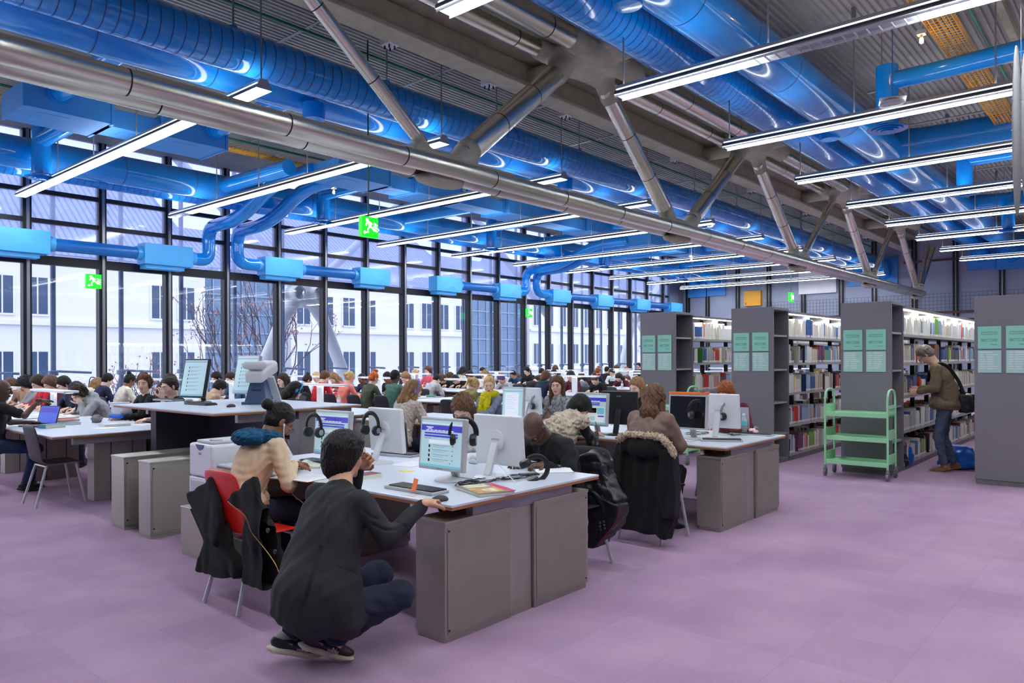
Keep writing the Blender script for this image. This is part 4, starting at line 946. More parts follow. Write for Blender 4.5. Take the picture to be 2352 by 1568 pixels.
# paper things
PAPER = mat('white_paper', (240, 240, 242), .7); 
def sheet(u, v, w_, d, rz, label, m_=PAPER, z=TZ, name='paper_sheet', th=.002):
    p = snap(onZ(u, v, z)); e = MB().box((-d/2, -w_/2, 0), (d/2, w_/2, th)).build(name, m_, loc=(p.x, p.y, z+.0005)); e.rotation_euler = (0, 0, rz); return tag(e, label, 'paper')
sheet(932, 1079, .1, .06, .3, 'yellow sticky note between keyboard and library-page monitor', mat('yellow_note', (238, 232, 90), .6), name='sticky_note')
sheet(939, 1135, .09, .055, .1, 'white card lying in front of the nearest keyboard', WHITEM, name='card')
sheet(945, 1063, .21, .3, .2, 'white paper sheet left of the library-page monitor')
sheet(1185, 1060, .21, .25, -.3, 'white papers behind the large white monitor back')
sheet(1745, 1005, .2, .28, 0, 'white paper sheet under the silver keyboard by the water bottle')
p = onZ(948, 1122, TZ+.03); o = MB().box((-.002, -.03, 0), (0, .03, .07)).box((-.05, -.03, -.001), (0, .03, .001)).build('orange_note', ORG, loc=(p.x, p.y, TZ+.027)); o.rotation_euler = (0, .25, -.3); tag(o, 'folded orange note standing on the keyboard by the crouching man', 'paper')
# art book with red band
p = onZ(1112, 1128, TZ); mg = empty('art_book', (p.x, p.y, TZ), -.35, 'large closed art book with pink stripe and golden picture at table corner', 'book')
MB().box((-.12, -.16, .001), (.12, .16, .019)).build('page_block', PAGE, mg, bevel=.002)
mb = MB().box((-.125, -.165, .019), (.125, .165, .0215)).mi(1).box((.085, -.165, .0216), (.125, .165, .022)).mi(2).box((-.11, -.14, .0216), (.07, .03, .022)).mi(3).box((-.05, -.12, .0221), (.04, -.02, .0223)).box((-.1, .05, .0216), (.06, .15, .022))
mb.build('cover', [mat('dust_jacket', (130, 128, 124), .35), mat('pink_band', (214, 40, 110), .4), mat('golden_art', (196, 150, 70), .4, var=.5, vscale=25), mat('pale_art', (216, 208, 176), .4, var=.4, vscale=18)], mg)
# open books / notebooks
def open_book(u, v, rz, label, w_=.2, h=.26, z=TZ, th=.02, m_=PAPER, name='open_book'):
    p = onZ(u, v, z); e = empty(name, (p.x, p.y, z), rz, label, 'book')
    for s_ in (-1, 1):
        V = []; n = 7
        for i in range(n):
            t = i/(n-1); yy = s_*w_*t; zz = th*(.55+.45*math.sin(math.pi*min(1, t*1.6)))*(1-.55*t)
            V += [(-h/2, yy, zz), (h/2, yy, zz), (-h/2, yy, 0), (h/2, yy, 0)]
        F = []
        for i in range(n-1):
            a = 4*i; b = a+4
            F += [(a, a+1, b+1, b), (a+2, b+2, b+3, a+3), (a, b, b+2, a+2), (a+1, a+3, b+3, b+1)]
        k = 4*(n-1); F.append((k, k+1, k+3, k+2))
        if s_ < 0: F = [f[::-1] for f in F]
        mesh_obj('page_block', V, F, m_, e)
    mb = MB(); q = random.Random(int(u))
    for s_ in (-1, 1):
        for r_ in range(9):
            x_ = h/2-.03-r_*.022; y0 = s_*w_*.15; y1 = s_*w_*(.5+.35*q.random()); zz = th*1.02
            mb.quad((x_, y0, zz), (x_, y1, th*.86), (x_-.003, y1, th*.86), (x_-.003, y0, zz))
    mb.build('printed_lines', SCT, e); MB().box((-h/2-.004, -w_-.004, -.0), (h/2+.004, w_+.004, .0008)).build('cover', mat('book_cover_plain', (90, 90, 100), .5), e)
    return e
open_book(687, 1068, .9, 'thick open book with cream pages in front of the beige-jacket woman', .15, .22, th=.05, m_=PAGE)
open_book(690, 1092, .2, 'open white notebook below the thick open book', .19, .27, th=.01, name='notebook')
open_book(1262, 1078, -.7, 'open notebook with blue print by the bald man', .19, .27, th=.02, name='notebook')
open_book(1560, 1012, .1, 'open white notebook beside the blurred brown-haired woman', .18, .26, th=.012, name='notebook')
open_book(1395, 996, .2, 'white papers under the writing hand of the fur-vest person', .18, .26, th=.01, name='notebook')
# newspaper
p = onZ(655, 1050, TZ); o = empty('newspaper', (p.x+.05, p.y, TZ), .8, 'folded newspaper with round logos propped beside the open book', 'newspaper')
for a in (.5, .85): q = MB().box((-.16, -.003, 0), (.16, .0, .24)).build('page', mat('newsprint', (205, 205, 205), .8, var=.3, vscale=30), o); q.rotation_euler = (-a, 0, .1)
mb = MB()
for i, cx in enumerate((-.09, 0, .09)): mb.mi(i % 2).tube([(cx+.026*math.cos(t), -.0045, .17+.02*math.sin(t)) for t in [k*math.pi/8 for k in range(17)]], .004, 6, False)
q = mb.build('round_logos', [mat('logo_orange', (220, 110, 60), .6), NAVY], o); q.rotation_euler = (-.85, 0, .1)
# pen cup and stapler things near the crouching man
p = onZ(838, 1095, TZ); tag(MB().box((-.09, -.06, 0), (.09, .06, .03)).mi(1).box((-.088, -.058, .03), (.088, .058, .032)).build('small_book', [PAGE, mat('dark_red_cover', (120, 30, 34), .5)], loc=(p.x, p.y, TZ)), 'small thick book with dark red cover beside the crouching man\'s elbow', 'book')
# bottle
def bottle(u, v, label, z=TZ, h=.22, r=.032, group=None, lab=(90, 190, 190)):
    p = snap(onZ(u, v, z)); e = empty('water_bottle', (p.x, p.y, z), 0, label, 'bottle', group)
    g = mat('clear_plastic', (220, 235, 240), .08, alpha=.35)
    auto(MB().lathe((0, 0, 0), [(r*.8, 0), (r, .01), (r, h*.3), (r*.93, h*.34), (r, h*.4), (r, h*.68), (r*.5, h*.86), (r*.42, h*.92)], 20).build('body', g, e))
    MB().lathe((0, 0, h*.42), [(r*1.02, 0), (r*1.02, h*.22)], 20).build('paper_label', mat('label_%d' % lab[0], lab, .5), e)
    MB().lathe((0, 0, h*.92), [(r*.48, 0), (r*.48, h*.08)], 16).build('cap', WHITEM, e); return e
bottle(1739, 995, 'clear plastic water bottle with turquoise label on the second table')
bottle(882, 927, 'clear water bottle near the man in the green t-shirt', lab=(220, 200, 215))
bottle(1411, 896, 'distant clear water bottle on a reading table near the hooded student', lab=(200, 215, 235))
# red cloth bag beside bottle
p = snap(onZ(1712, 992, TZ)); s = SDF((-.2, -.25, -.01), (.2, .25, .2), .01)
for a, b, c, r_ in ((-.06, -.1, .03, .06), (.0, 0, .04, .07), (.04, .08, .03, .06), (-.02, .05, .07, .05), (.02, -.06, .07, .05)): s.ell((a, b, c), (r_*1.3, r_*1.1, r_*.7), k=.03)
s.waves(.008, .07, 4); s.cut((0, 0, -1), 0); v, q = s.mesh(); o = np_obj('scarf_bundle', v, q, mat('dark_red_tartan', (92, 26, 36), .9, var=.6, vscale=30)); o.location = (p.x, p.y, TZ); tag(o, 'crumpled dark red scarf on the second table beside the bottle', 'scarf')
p = snap(onZ(1752, 998, TZ)); s = SDF((-.1, -.1, -.01), (.1, .1, .1), .006)
for a in range(7): s.ell((.035*math.cos(a), .035*math.sin(a*1.7), .03+.01*(a % 3)), (.025, .022, .018), k=.008)
s.waves(.004, .03, 5); v, q = s.mesh(); o = np_obj('tissue', v, q, mat('pink_tissue', (240, 200, 206), .9)); o.location = (p.x, p.y, TZ-.002); tag(o, 'crumpled pink tissue at the edge of the second table', 'tissue')
# laptops
ALUM = mat('laptop_aluminium', (200, 204, 210), .35, .6)
def laptop(x, y, z, rz, label, m_=MBK, scr=SCB, open_=1.85, w_=.34, d=.24, apple=False):
    e = empty('laptop', (x, y, z), rz, label, 'laptop')
    MB().box((-d/2, -w_/2, 0), (d/2, w_/2, .018)).mi(1).box((-d*.1, -w_*.43, .018), (d*.4, w_*.43, .0192)).build('base', [m_, KBK], e, bevel=.003)
    M = Matrix.Translation((d/2, 0, .018)) @ Matrix.Rotation(open_-math.pi/2, 4, 'Y')
    lid = MB().box((0, -w_/2, 0), (.008, w_/2, d)).mi(1).box((-.0008, -w_*.46, .015), (-.0001, w_*.46, d-.012)).mi(2).box((-.0014, -w_*.42, d*.62), (-.0009, w_*.42, d*.9)).build('lid', [m_, scr, SCV], e, bevel=0); lid.matrix_local = M
    if apple:
        mb = MB().lathe((.0082, 0, d*.5), [(0.0, 0), (.017, 0.0), (.017, .0006), (0.0, .0006)], 20, 'x').tube([(.0085, 0, d*.5+.018), (.0085, .006, d*.5+.028)], .003, 6); q = mb.build('lid_mark', PAPER, e); q.matrix_local = M
    return e
x, y = P2(65, 972); laptop(x+.12, y+.1, TZ, .35, 'open black laptop with bright blue screen on the left table', scr=mat('screen_blue', (60, 84, 190), .3, emit=.6))
x, y = P2(268, 958); laptop(x+.25, y+.2, TZ, math.pi+.5, 'silver laptop with round lid mark seen from behind on left table', ALUM, apple=True, open_=1.9, w_=.32)
x, y = P2(1128, 953); laptop(x-.25, y+.15, TZ, math.pi-.2, 'white laptop open in front of the yellow-scarf girl', ALUM, open_=1.9)
x, y = P2(1702, 988); laptop(x, y, TZ, math.pi, 'pale laptop seen from behind beside the water bottle', ALUM, open_=1.7, w_=.3)
# books on the left table
def closed_book(u, v, w_, d, h, rz, c, label, z=TZ, group=None):
    p = snap(onZ(u, v, z)); e = empty('closed_book', (p.x, p.y, z), rz, label, 'book', group)
    MB().box((-d/2+.003, -w_/2+.003, .003), (d/2-.0, w_/2-.003, h-.003)).build('page_block', PAGE, e)
    MB().box((-d/2, -w_/2, 0), (d/2, w_/2, .003)).box((-d/2, -w_/2, h-.003), (d/2, w_/2, h)).box((-d/2-.002, -w_/2, 0), (-d/2+.002, w_/2, h)).build('cover', mat('cover_%d_%d_%d' % c, c, .4), e); return e
closed_book(118, 973, .16, .24, .045, .2, (90, 140, 170), 'thick pale blue paperback nearest the corner of the left table')
closed_book(152, 966, .2, .28, .03, -.1, (60, 130, 150), 'turquoise hardback under the white papers on left table')
closed_book(150, 958, .2, .26, .02, .1, (180, 50, 40), 'red book lying on the turquoise hardback', z=TZ+.031)
closed_book(147, 952, .2, .28, .02, .05, (226, 224, 226), 'white book on top of the red book on left table', z=TZ+.052)
closed_book(262, 970, .21, .3, .03, 0, (214, 218, 226), 'stack of white papers near the blue pencil case')
# pencil case, wool ball, glue
p = onZ(266, 958, TZ); o = auto(MB().tube([(0, -.11, .033), (0, -.1, .034), (0, .1, .034), (0, .11, .033)], [.02, .033, .033, .02], 16, sq=(1, .9)).build('pencil_case', mat('blue_fabric', (36, 96, 200), .7), loc=(p.x, p.y, TZ+.03))); o.rotation_euler = (0, 0, .3); tag(o, 'blue fabric pencil case on the stack of white papers', 'pencil case')
p = onZ(221, 962, TZ); s = SDF((-.1, -.1, -.08), (.1, .1, .1), .007); s.ell((0, 0, 0), (.07, .06, .055)); s.waves(.006, .03, 9); v, q = s.mesh(); o = np_obj('wool_ball', v, q, mat('grey_wool', (128, 128, 128), .95, bump=1, bscale=200)); o.location = (p.x, p.y, TZ+.05); tag(o, 'grey woollen bundle on the left table beside the pencil case', 'wool')
p = onZ(372, 970, TZ); o = MB().cyl((0, -.04, .016), (0, .04, .016), .016, 14).build('highlighter', mat('orange_plastic', (240, 160, 40), .4), loc=(p.x, p.y, TZ)); tag(o, 'orange highlighter on the right end of the left table', 'pen')
for i, (u, v, w_, d, rz) in enumerate(((30, 948, .3, .22, .2), (90, 943, .25, .2, -.3), (200, 940, .2, .28, .5), (330, 968, .2, .2, .2), (180, 905, .3, .2, 0), (290, 938, .2, .28, .8), (240, 975, .2, .25, 0))):
    sheet(u, v, w_, d, rz, 'white paper sheet on the left table, %s counted from the laptop side' % nth[[0, 1, 3, 6, 2, 5, 4][i]], z=TZ)
# scanner on the counter
SC_ = mat('scanner_beige', (214, 214, 216), .45); SB = mat('scanner_blue', (62, 84, 120), .4)
p = onZ(560, 923, 1.1); sc = empty('book_scanner', (p.x+.15, p.y-.05, 1.1), -.85, 'grey and blue overhead book scanner on the standing counter', 'scanner')
s = SDF((-.35, -.35, .2), (.35, .6, .6), .01); Mx = Matrix.Rotation(.2, 3, 'X')
s.box((0, .12, .36), (.1, .3, .065), Mx, .03, .02); s.box((0, .14, .44), (.085, .27, .04), Matrix.Rotation(.06, 3, 'X'), .03, .015); s.cap((-.09, -.14, .44), (.09, -.14, .44), .045, k=.02)
v, q = s.mesh(); np_obj('scanner_head', v, q, SC_, sc)
MB().add([(-.13, -.12, 0), (.13, -.12, 0), (.13, .14, 0), (-.13, .14, 0), (-.07, -.04, .3), (.07, -.04, .3), (.07, .08, .3), (-.07, .08, .3)], [(3, 2, 1, 0), (4, 5, 6, 7), (0, 1, 5, 4), (1, 2, 6, 5), (2, 3, 7, 6), (3, 0, 4, 7)]).box((-.15, -.14, 0), (.15, .16, .03)).build('pedestal', SB, sc, bevel=.006)
MB().box((-.045, 0, 0), (.045, .42, .03), Matrix.Translation((.12, .02, .3)) @ Matrix.Rotation(-.78, 4, 'X')).build('arm', SC_, sc, bevel=.006)
mb = MB()
for k, w_ in enumerate((.012, .02, .012, .016, .02)): mb.box((-.05+.022*k, -.1, .155), (-.05+.022*k+w_, -.085, .165))
mb.build('printed_mark', BLACKM, sc)
# ================================================================ EXIT SIGNS
EG = mat('exit_green', (14, 190, 24), .4, emit=1.3); EW = mat('exit_white', (240, 255, 240), .4, emit=1.6)
def exit_sign(loc, rz, label, sz=.30, pole=None, both=True):
    e = empty('exit_sign', loc, rz, label, 'exit sign'); h = sz
    MB().box((-.045, -h/2, -h/2), (.045, h/2, h/2)).build('sign_box', [EG], e, bevel=.004)
    mb = MB(); x = -.0465
    def S(pts, r_=.012*sz/.3): mb.tube([(x, a*sz, b*sz) for a, b in pts], r_, 6)
    mb.lathe((x-.001, .20*sz, .32*sz), [(0.0, 0), (.035*sz/.3*.8, 0), (.035*sz/.3*.8, .001), (0.0, .001)], 14, 'x')
    S([(.12, .24), (.02, .02)], .022); S([(.12, .22), (.26, .14), (.28, .04)]); S([(.1, .24), (-.05, .18), (-.08, .1)]); S([(.03, .02), (.16, -.12), (.14, -.3)]); S([(.02, .02), (-.14, -.06), (-.24, -.18)])
    for k in range(3): S([(-.2, .2-.15*k), (-.42, .1-.15*k)], .014)
    S([(.40, -.3), (.24, -.3)]); S([(.34, -.24), (.40, -.3), (.34, -.36)])
    mb.build('running_man', EW, e)
    if not pole: MB().box((.044, -.02, -.02), (.15, .02, .02)).build('bracket', BLACKM, e)
    if pole: MB().cyl((0, 0, h/2), (0, 0, pole-loc[2]), .012, 10).build('pole', mat('dark_green_pipe', (20, 84, 52), .4), e)
    return e
p = at(849, 519, 11.5); exit_sign((p.x, p.y, p.z), math.pi/2, 'green exit sign hanging on a green pole below the roof truss', .31, 6.5)
p = onY(216, 638, YW-.1); e = exit_sign((p.x, p.y, p.z), math.pi/2, 'green exit sign fixed to a window post at the left', .33)
p = onY(1216, 719, YW-.1); exit_sign((p.x, p.y, p.z), math.pi/2, 'small green exit sign on a window post near the picture middle', .33)
p = onX(1818, 688, 28.0); exit_sign((p.x, p.y, p.z), math.pi/2, 'green exit sign hanging before the rear wall above the bookcases', .35, 6.4)
# rear wall fittings
p = onX(1731, 690, XR-.105); MB_ = MB().box((-.12, -.42, -.36), (.1, .42, .36)).mi(1).box((-.125, .3, -.3), (-.12, .34, -.2)).build('electrical_box', [mat('ochre_box', (216, 152, 20), .5), BLACKM], loc=(p.x, p.y, p.z), bevel=.01); tag(MB_, 'ochre yellow electrical box on the rear wall', 'box')
p = onX(1878, 650, XR-.125); wb = empty('white_wall_cabinet', (p.x, p.y, p.z), 0, 'white double-door cabinet high on the rear wall beside the truss', 'cabinet')
MB().box((0, -.85, -.6), (.12, .85, .6)).build('body', WHITEM, wb, bevel=.01); MB().box((-.012, -.83, -.58), (-.001, -.01, .58)).build('door', WHITEM, wb); MB().box((-.012, .01, -.58), (-.001, .83, .58)).build('door', WHITEM, wb)
# fire extinguisher by the window
p = onY(218, 852, 18.5); fe = empty('fire_extinguisher', (p.x, p.y, 0), 0, 'red fire extinguisher with black hose standing by the window post', 'extinguisher')
hz = 0.75; auto(MB().lathe((0, 0, 0), [(.08, 0), (.09, .02), (.09, .62), (.06, .7), (.03, .74)], 20).build('cylinder', mat('extinguisher_red', (210, 30, 34), .3), fe))
MB().box((-.03, -.02, .74), (.03, .02, .8)).box((-.12, -.01, .8), (.05, .01, .82)).box((-.12, -.01, .77), (0, .01, .785)).build('valve', mat('extinguisher_red', (210, 30, 34), .3), fe)
auto(MB().tube(curve([(.03, 0, .78), (.12, 0, 1.15), (-.1, 0, 1.25), (-.16, 0, .9), (-.1, 0, .5)], 6), .011, 8).build('hose', CORD, fe))
# yellow cable tray (right) and (left)
def tray(x0, x1, y, z, label, w_=.34, st=.1):
    e = empty('cable_tray', (x0, y, z), 0, label, 'cable tray'); L = x1-x0
    mb = MB()
    for yy in [-w_/2+w_*i/6 for i in range(7)]: mb.box((0, yy-.004, -.004), (L, yy+.004, .004))
    for s_ in (-1, 1):
        for zz in (.05, .1): mb.box((0, s_*w_/2-.003, zz-.003), (L, s_*w_/2+.003, zz+.003))
    x = 0
    while x < L:
        mb.box((x-.004, -w_/2, -.005), (x+.004, w_/2, .003)).box((x-.003, -w_/2-.003, 0), (x+.003, -w_/2+.003, .1)).box((x-.003, w_/2-.003, 0), (x+.003, w_/2+.003, .1)); x += st
    g = mb.build('wire_grid', YEL, e)
    mb = MB(); mb.mi(0)
    for k, yy in enumerate((-.1, -.07, -.04, -.01)): mb.mi(k % 2).tube([(0, yy, .015), (L, yy, .015)], .009, 6)
    mb.build('cables', [CORD, mat('white_cable', (190, 194, 204), .5)], e)
    mb = MB(); x = .3
    while x < L: mb.box((x-.02, -w_/2-.02, -.03), (x+.02, w_/2+.02, -.005)).cyl((x, w_/2, 0), (x, w_/2, ZC-z-.003), .008, 6); x += 2.2
    mb.build('bracket', YEL, e); return e
tray(6, 24, 2.22, 6.12, 'yellow wire cable tray on the ceiling at the upper right')
tray(-1, 24, 15.0, 6.1, 'yellow wire cable tray over the window-side tables', .3)
BULB = mat('warm_bulb', (255, 190, 90), .4, emit=60)
def bulb(loc, label):
    e = empty('work_lamp', loc, 0, label, 'lamp'); MB().box((-.05, -.05, .08), (.05, .05, .14)).cyl((0, 0, .04), (0, 0, .08), .02, 10).cyl((0, 0, .14), (0, 0, ZC-loc[2]-.003), .008, 8).build('holder', WHITEM, e)
    auto(MB().lathe((0, 0, -.04), [(.005, 0), (.025, .015), (.025, .06), (.015, .08)], 16).build('glass', BULB, e))
bulb((11.5, 2.45, 5.95), 'bare warm bulb lamp below the yellow cable tray at upper right')
p = at(770, 438, 17.5); bulb((p.x, p.y, p.z), 'warm bulb lamp glowing above the window-side tables')
p = at(1590, 600, 24); bulb((p.x, p.y, p.z), 'small distant warm bulb above the far reading tables')
# access point under the second right pendant
p = at(2055, 247, 10.6); ap = empty('ceiling_access_point', (p.x, p.y, p.z), .3, 'white disc-shaped wireless access point hanging on a blue wire', 'access point')
MB().box((-.17, -.17, .05), (.17, .17, .062)).build('plate', WHITEM, ap); auto(MB().lathe((0, 0, 0), [(.02, -.05), (.14, -.045), (.17, -.02), (.16, .03), (.1, .05)], 32).build('disc', WHITEM, ap)); MB().cyl((0, 0, .06), (0, 0, 6.5-p.z), .005, 6).build('wire', mat('blue_wire', (60, 90, 150), .5), ap)
# hanging sign structure at the right edge
p = at(2340, 310, 7.2); hs = empty('hanging_sign_frame', (p.x, p.y, p.z), AL-math.pi/2+.15, 'tall steel blades of a hanging sign at the right picture edge', 'sign frame')
for k, (dx, dz, ln) in enumerate(((0, 0, .82), (.09, .05, .7))):
    V = []; n = 24
    mb = MB(); P = [(dx, 0, dz+ln*math.cos(math.pi*i/n)) for i in range(n+1)]; rr = [.005+.05*math.sin(math.pi*i/n) for i in range(n+1)]
    auto(mb.tube(P, rr, 16, sq=(.12, 1)).build('blade', GREYM, hs))
for z in (.3, .0, -.35): MB().cyl((-.06, 0, z), (.3, 0, z), .006, 8).build('rod', GREYM, hs)
MB().cyl((.05, 0, .6), (.05, 0, 6.5-p.z), .003, 6).build('wire', GREYM, hs)
# ================================================================ BAGS ON THE FLOOR
def lump(name, c, parts, m_, label, cat, waves=(.008, .09, 3), h=.012, cuts=(), par=None):
    c = Vector(c); lo = [min(p[0][i]-max(p[1]) for p in parts)-.06 for i in range(3)]; hi = [max(p[0][i]+max(p[1]) for p in parts)+.06 for i in range(3)]
    s = SDF(lo, hi, h)
    for pc, pr_r, *k in parts: s.ell(pc, pr_r, k=.04)
    s.waves(*waves)
    for n_, o_ in cuts: s.cut(n_, o_)
    v, q = s.mesh(); o = np_obj(name, v, q, m_, par); o.location = c
    if label: tag(o, label, cat)
    return o
BB = mat('blue_plastic_bag', (20, 96, 200), .35); BKB = mat('black_nylon', (24, 24, 27), .45)
lump('shopping_bag', (12.35, 2.18, 0), [((0, 0, .16), (.17, .22, .2)), ((0, .02, .06), (.19, .25, .1))], BB, 'blue plastic shopping bag on the floor right of the standing man', 'bag', (.014, .12, 3), cuts=(((0, 0, -1), -.002), ((0, 0, 1), .33)))
lump('shopping_bag', (12.0, 2.86, 0), [((0, 0, .18), (.15, .16, .22)), ((0, .0, .06), (.16, .17, .1))], BB, 'blue plastic shopping bag behind the standing man\'s legs', 'bag', (.014, .12, 5), cuts=(((0, 0, -1), -.002), ((0, 0, 1), .36)))
lump('black_bag', (11.72, 2.82, 0), [((0, 0, .12), (.12, .14, .13))], BKB, 'small black bag on the floor by the bookcase', 'bag', (.01, .1, 8), cuts=(((0, 0, -1), -.002),))
# ================================================================ PEOPLE
SKIN = {}
for n_, c_, l_ in (('fair', (232, 190, 168), (200, 110, 104)), ('tan', (206, 156, 124), (176, 96, 86)), ('brown', (140, 92, 66), (120, 66, 58)), ('dark', (84, 56, 44), (92, 50, 46))):
    SKIN[n_] = (mat('skin_'+n_, c_, .45, var=.06, vscale=12, bump=.15, bscale=250), mat('lips_'+n_, l_, .4))
EYEW = mat('eye_white', (236, 234, 230), .25); EYED = mat('eye_iris', (46, 34, 28), .15)
def hairm(n_, c): return mat('hair_'+n_, c, .5, spec=.25, var=.35, vscale=30, bump=.9, bscale=110, stretch=(1, 1, .12))
HC = {'black': hairm('black', (26, 22, 22)), 'dark': hairm('dark_brown', (52, 36, 30)), 'brown': hairm('brown', (96, 66, 46)), 'light': hairm('light_brown', (150, 112, 76)), 'blond': hairm('blond', (206, 170, 112)), 'ginger': hairm('ginger', (190, 96, 34)), 'grey': hairm('grey', (110, 106, 102)), 'auburn': hairm('auburn', (140, 76, 40))}
def cloth(n_, c, var=.1, vs=8, bump=.35, rough=.9, bs=180): return mat('cloth_'+n_, c, rough, var=var, vscale=vs, bump=bump, bscale=bs)
def npv(v): return np.array([v[0], v[1], v[2]], float)
def hframe(f, u):
    f = Vector(f).normalized(); u = Vector(u); l = u.cross(f).normalized(); u = f.cross(l).normalized()
    return Matrix((f, l, u)).transposed()      # columns: forward, left, up
def ik(a, b, l1, l2, hint):
    a, b, hint = Vector(a), Vector(b), Vector(hint); d = b-a; L = min(d.length, (l1+l2)*.995); e = d.normalized()
    x = (l1*l1-l2*l2+L*L)/(2*L); y = math.sqrt(max(l1*l1-x*x, 0)); h = hint-e*hint.dot(e); h = h.normalized() if h.length > 1e-6 else Vector((0, 0, -1))
    return a+e*x+h*y, a+e*L
def head_mesh(C, M, h=.004, neck=None, female=False, sc=1.0, ears=True):
    C = Vector(C); W = lambda x, y, z: npv(C+M @ (Vector((x, y, z))*sc))
    pts = [C+Vector((0, 0, 0))]; lo = [min(C[i], neck[i] if neck is not None else C[i])-.17 for i in range(3)]; hi = [max(C[i], neck[i] if neck is not None else C[i])+.17 for i in range(3)]
    s = SDF(lo, hi, h); Mn = np.array(M)
    E = lambda c, r, k=.02, sub=False: s.ell(W(*c), np.array(r)*sc, Mn, k*sc, sub)
    K = lambda a, b, ra, rb=None, k=.015, sub=False: s.cap(W(*a), W(*b), ra*sc, (rb if rb is not None else ra)*sc, k*sc, sub)
    E((-.014, 0, .035), (.098, .076, .088)); E((.022, 0, -.015), (.066, .063, .085), .03); E((.03, 0, -.072), (.052, .05 if female else .055, .042), .03)
    K((.066, -.012, -.1), (.066, .012, -.1), .018, k=.02)
    for q in (-1, 1):
        E((.055, q*.04, -.03), (.03, .024, .024), .02); K((.082, q*.045, .026), (.092, q*.014, .024), .009, .011, .014)
        E((.1, q*.032, .004), (.02, .017, .013), .014, True)
        if ears: E((-.008, q*.079, -.012), (.017, .009, .031), .006); E((.0, q*.09, -.012), (.009, .008, .018), .006, True)
        E((.078, q*.032, .003), (.0135, .0135, .0125), .003); K((.084, q*.047, .012), (.0905, q*.019, .012), .0045, k=.004); K((.084, q*.045, -.006), (.089, q*.02, -.007), .003, k=.004)
        E((.1, q*.013, -.034), (.011, .009, .008), .008)
    K((.088, 0, .016), (.112, 0, -.026), .008, .0125, .012); E((.108, 0, -.036), (.01, .008, .007), .006)
    K((.088, -.02, -.061), (.096, 0, -.0585), .006, .0065, .006); K((.088, .02, -.061), (.096, 0, -.0585), .006, .0065, .006); K((.088, -.017, -.070), (.094, 0, -.0705), .0065, .0075, .006); K((.088, .017, -.070), (.094, 0, -.0705), .0065, .0075, .006)
    K((.099, -.02, -.0645), (.099, .02, -.0645), .002, k=.004, sub=True)
    if neck is not None: s.cap(W(-.022, 0, -.06), npv(neck), .052 if female else .06, .056 if female else .066, .03)
    v, q = s.mesh(); c = v[q].mean(1)-npv(C); L = (c @ Mn)/sc
    mi = np.zeros(len(q), int)
    lip = (np.abs(L[:, 1]) < .023) & (L[:, 2] > -.079) & (L[:, 2] < -.054) & (L[:, 0] > .088) & (((L[:, 1]/.024)**2+((L[:, 2]+.0655)/.0125)**2) < 1)
    mi[lip] = 1
    for sg in (-1, 1):
        d = np.sqrt((L[:, 0]-.078)**2+(L[:, 1]-sg*.032)**2+(L[:, 2]-.003)**2); ey = (d < .0146) & (L[:, 0] > .083) & (np.abs(L[:, 2]-.003) < .0062); mi[ey] = 2
        ir = ey & (((L[:, 1]-sg*.031)**2+(L[:, 2]-.003)**2) < .0062**2); mi[ir] = 3
        br = (L[:, 0] > .07) & (np.abs(np.abs(L[:, 1])-.032) < .02) & (np.sign(L[:, 1]) == sg) & (np.abs(L[:, 2]-(.0265-.12*np.abs(np.abs(L[:, 1])-.03))) < .0042); mi[br] = 4
    return v, q, mi
def hand_mesh(W0, d, n, side, h=.004, curl=.5, spread=.12, sc=1.0, thumb=.6, fist=0):
    """wrist, finger direction, palm normal (towards the palm side), side +1 left / -1 right"""
    W0 = Vector(W0); d = Vector(d).normalized(); n = Vector(n); n = (n-d*n.dot(d)).normalized(); t = d.cross(n)*side   # towards the thumb
    lo = [W0[i]-.22 for i in range(3)]; hi = [W0[i]+.22 for i in range(3)]; s = SDF(lo, hi, h); M = np.array(Matrix((d, t, n)).transposed())
    P = lambda a, b, c: W0+(d*a+t*b+n*c)*sc
    s.cap(npv(P(-.02, 0, 0)), npv(P(.012, 0, 0)), .025*sc, .026*sc, .01); s.ell(npv(P(.05, 0, 0)), np.array((.052, .042, .017))*sc, M, .012); s.ell(npv(P(.045, .026, .008)), np.array((.036, .02, .018))*sc, M, .012)
    for i, (b, L, r) in enumerate(((.032, .072, .0088), (.0105, .08, .009), (-.011, .074, .0086), (-.031, .058, .0078))):
        a = P(.09-.004*abs(i-1.2), b, 0); sp = (1.3-i)*spread; cu = curl*(1+.12*i)
        p = a; ang = cu*.6
        for k, f in enumerate((.45, .32, .23)):
            e = (d*math.cos(ang)+n*math.sin(ang)).normalized(); e = (e+t*sp*(.5 if k else 1)).normalized(); q2 = p+e*L*f*sc
            s.cap(npv(p), npv(q2), r*(1-.08*k)*sc, r*(.94-.08*k)*sc, .005); p = q2; ang += cu
    p = P(.022, .034, .006)
    for k, (L, an) in enumerate(((.045, 0), (.034, .25), (.026, .45))):
        e = (d*(.62+.2*k)+t*(.75-.3*k-.3*(1-thumb))+n*(.35+an*curl)).normalized(); q2 = p+e*L*sc; s.cap(npv(p), npv(q2), (.0125-.0015*k)*sc, (.0108-.0015*k)*sc, .006); p = q2
    return s.mesh()
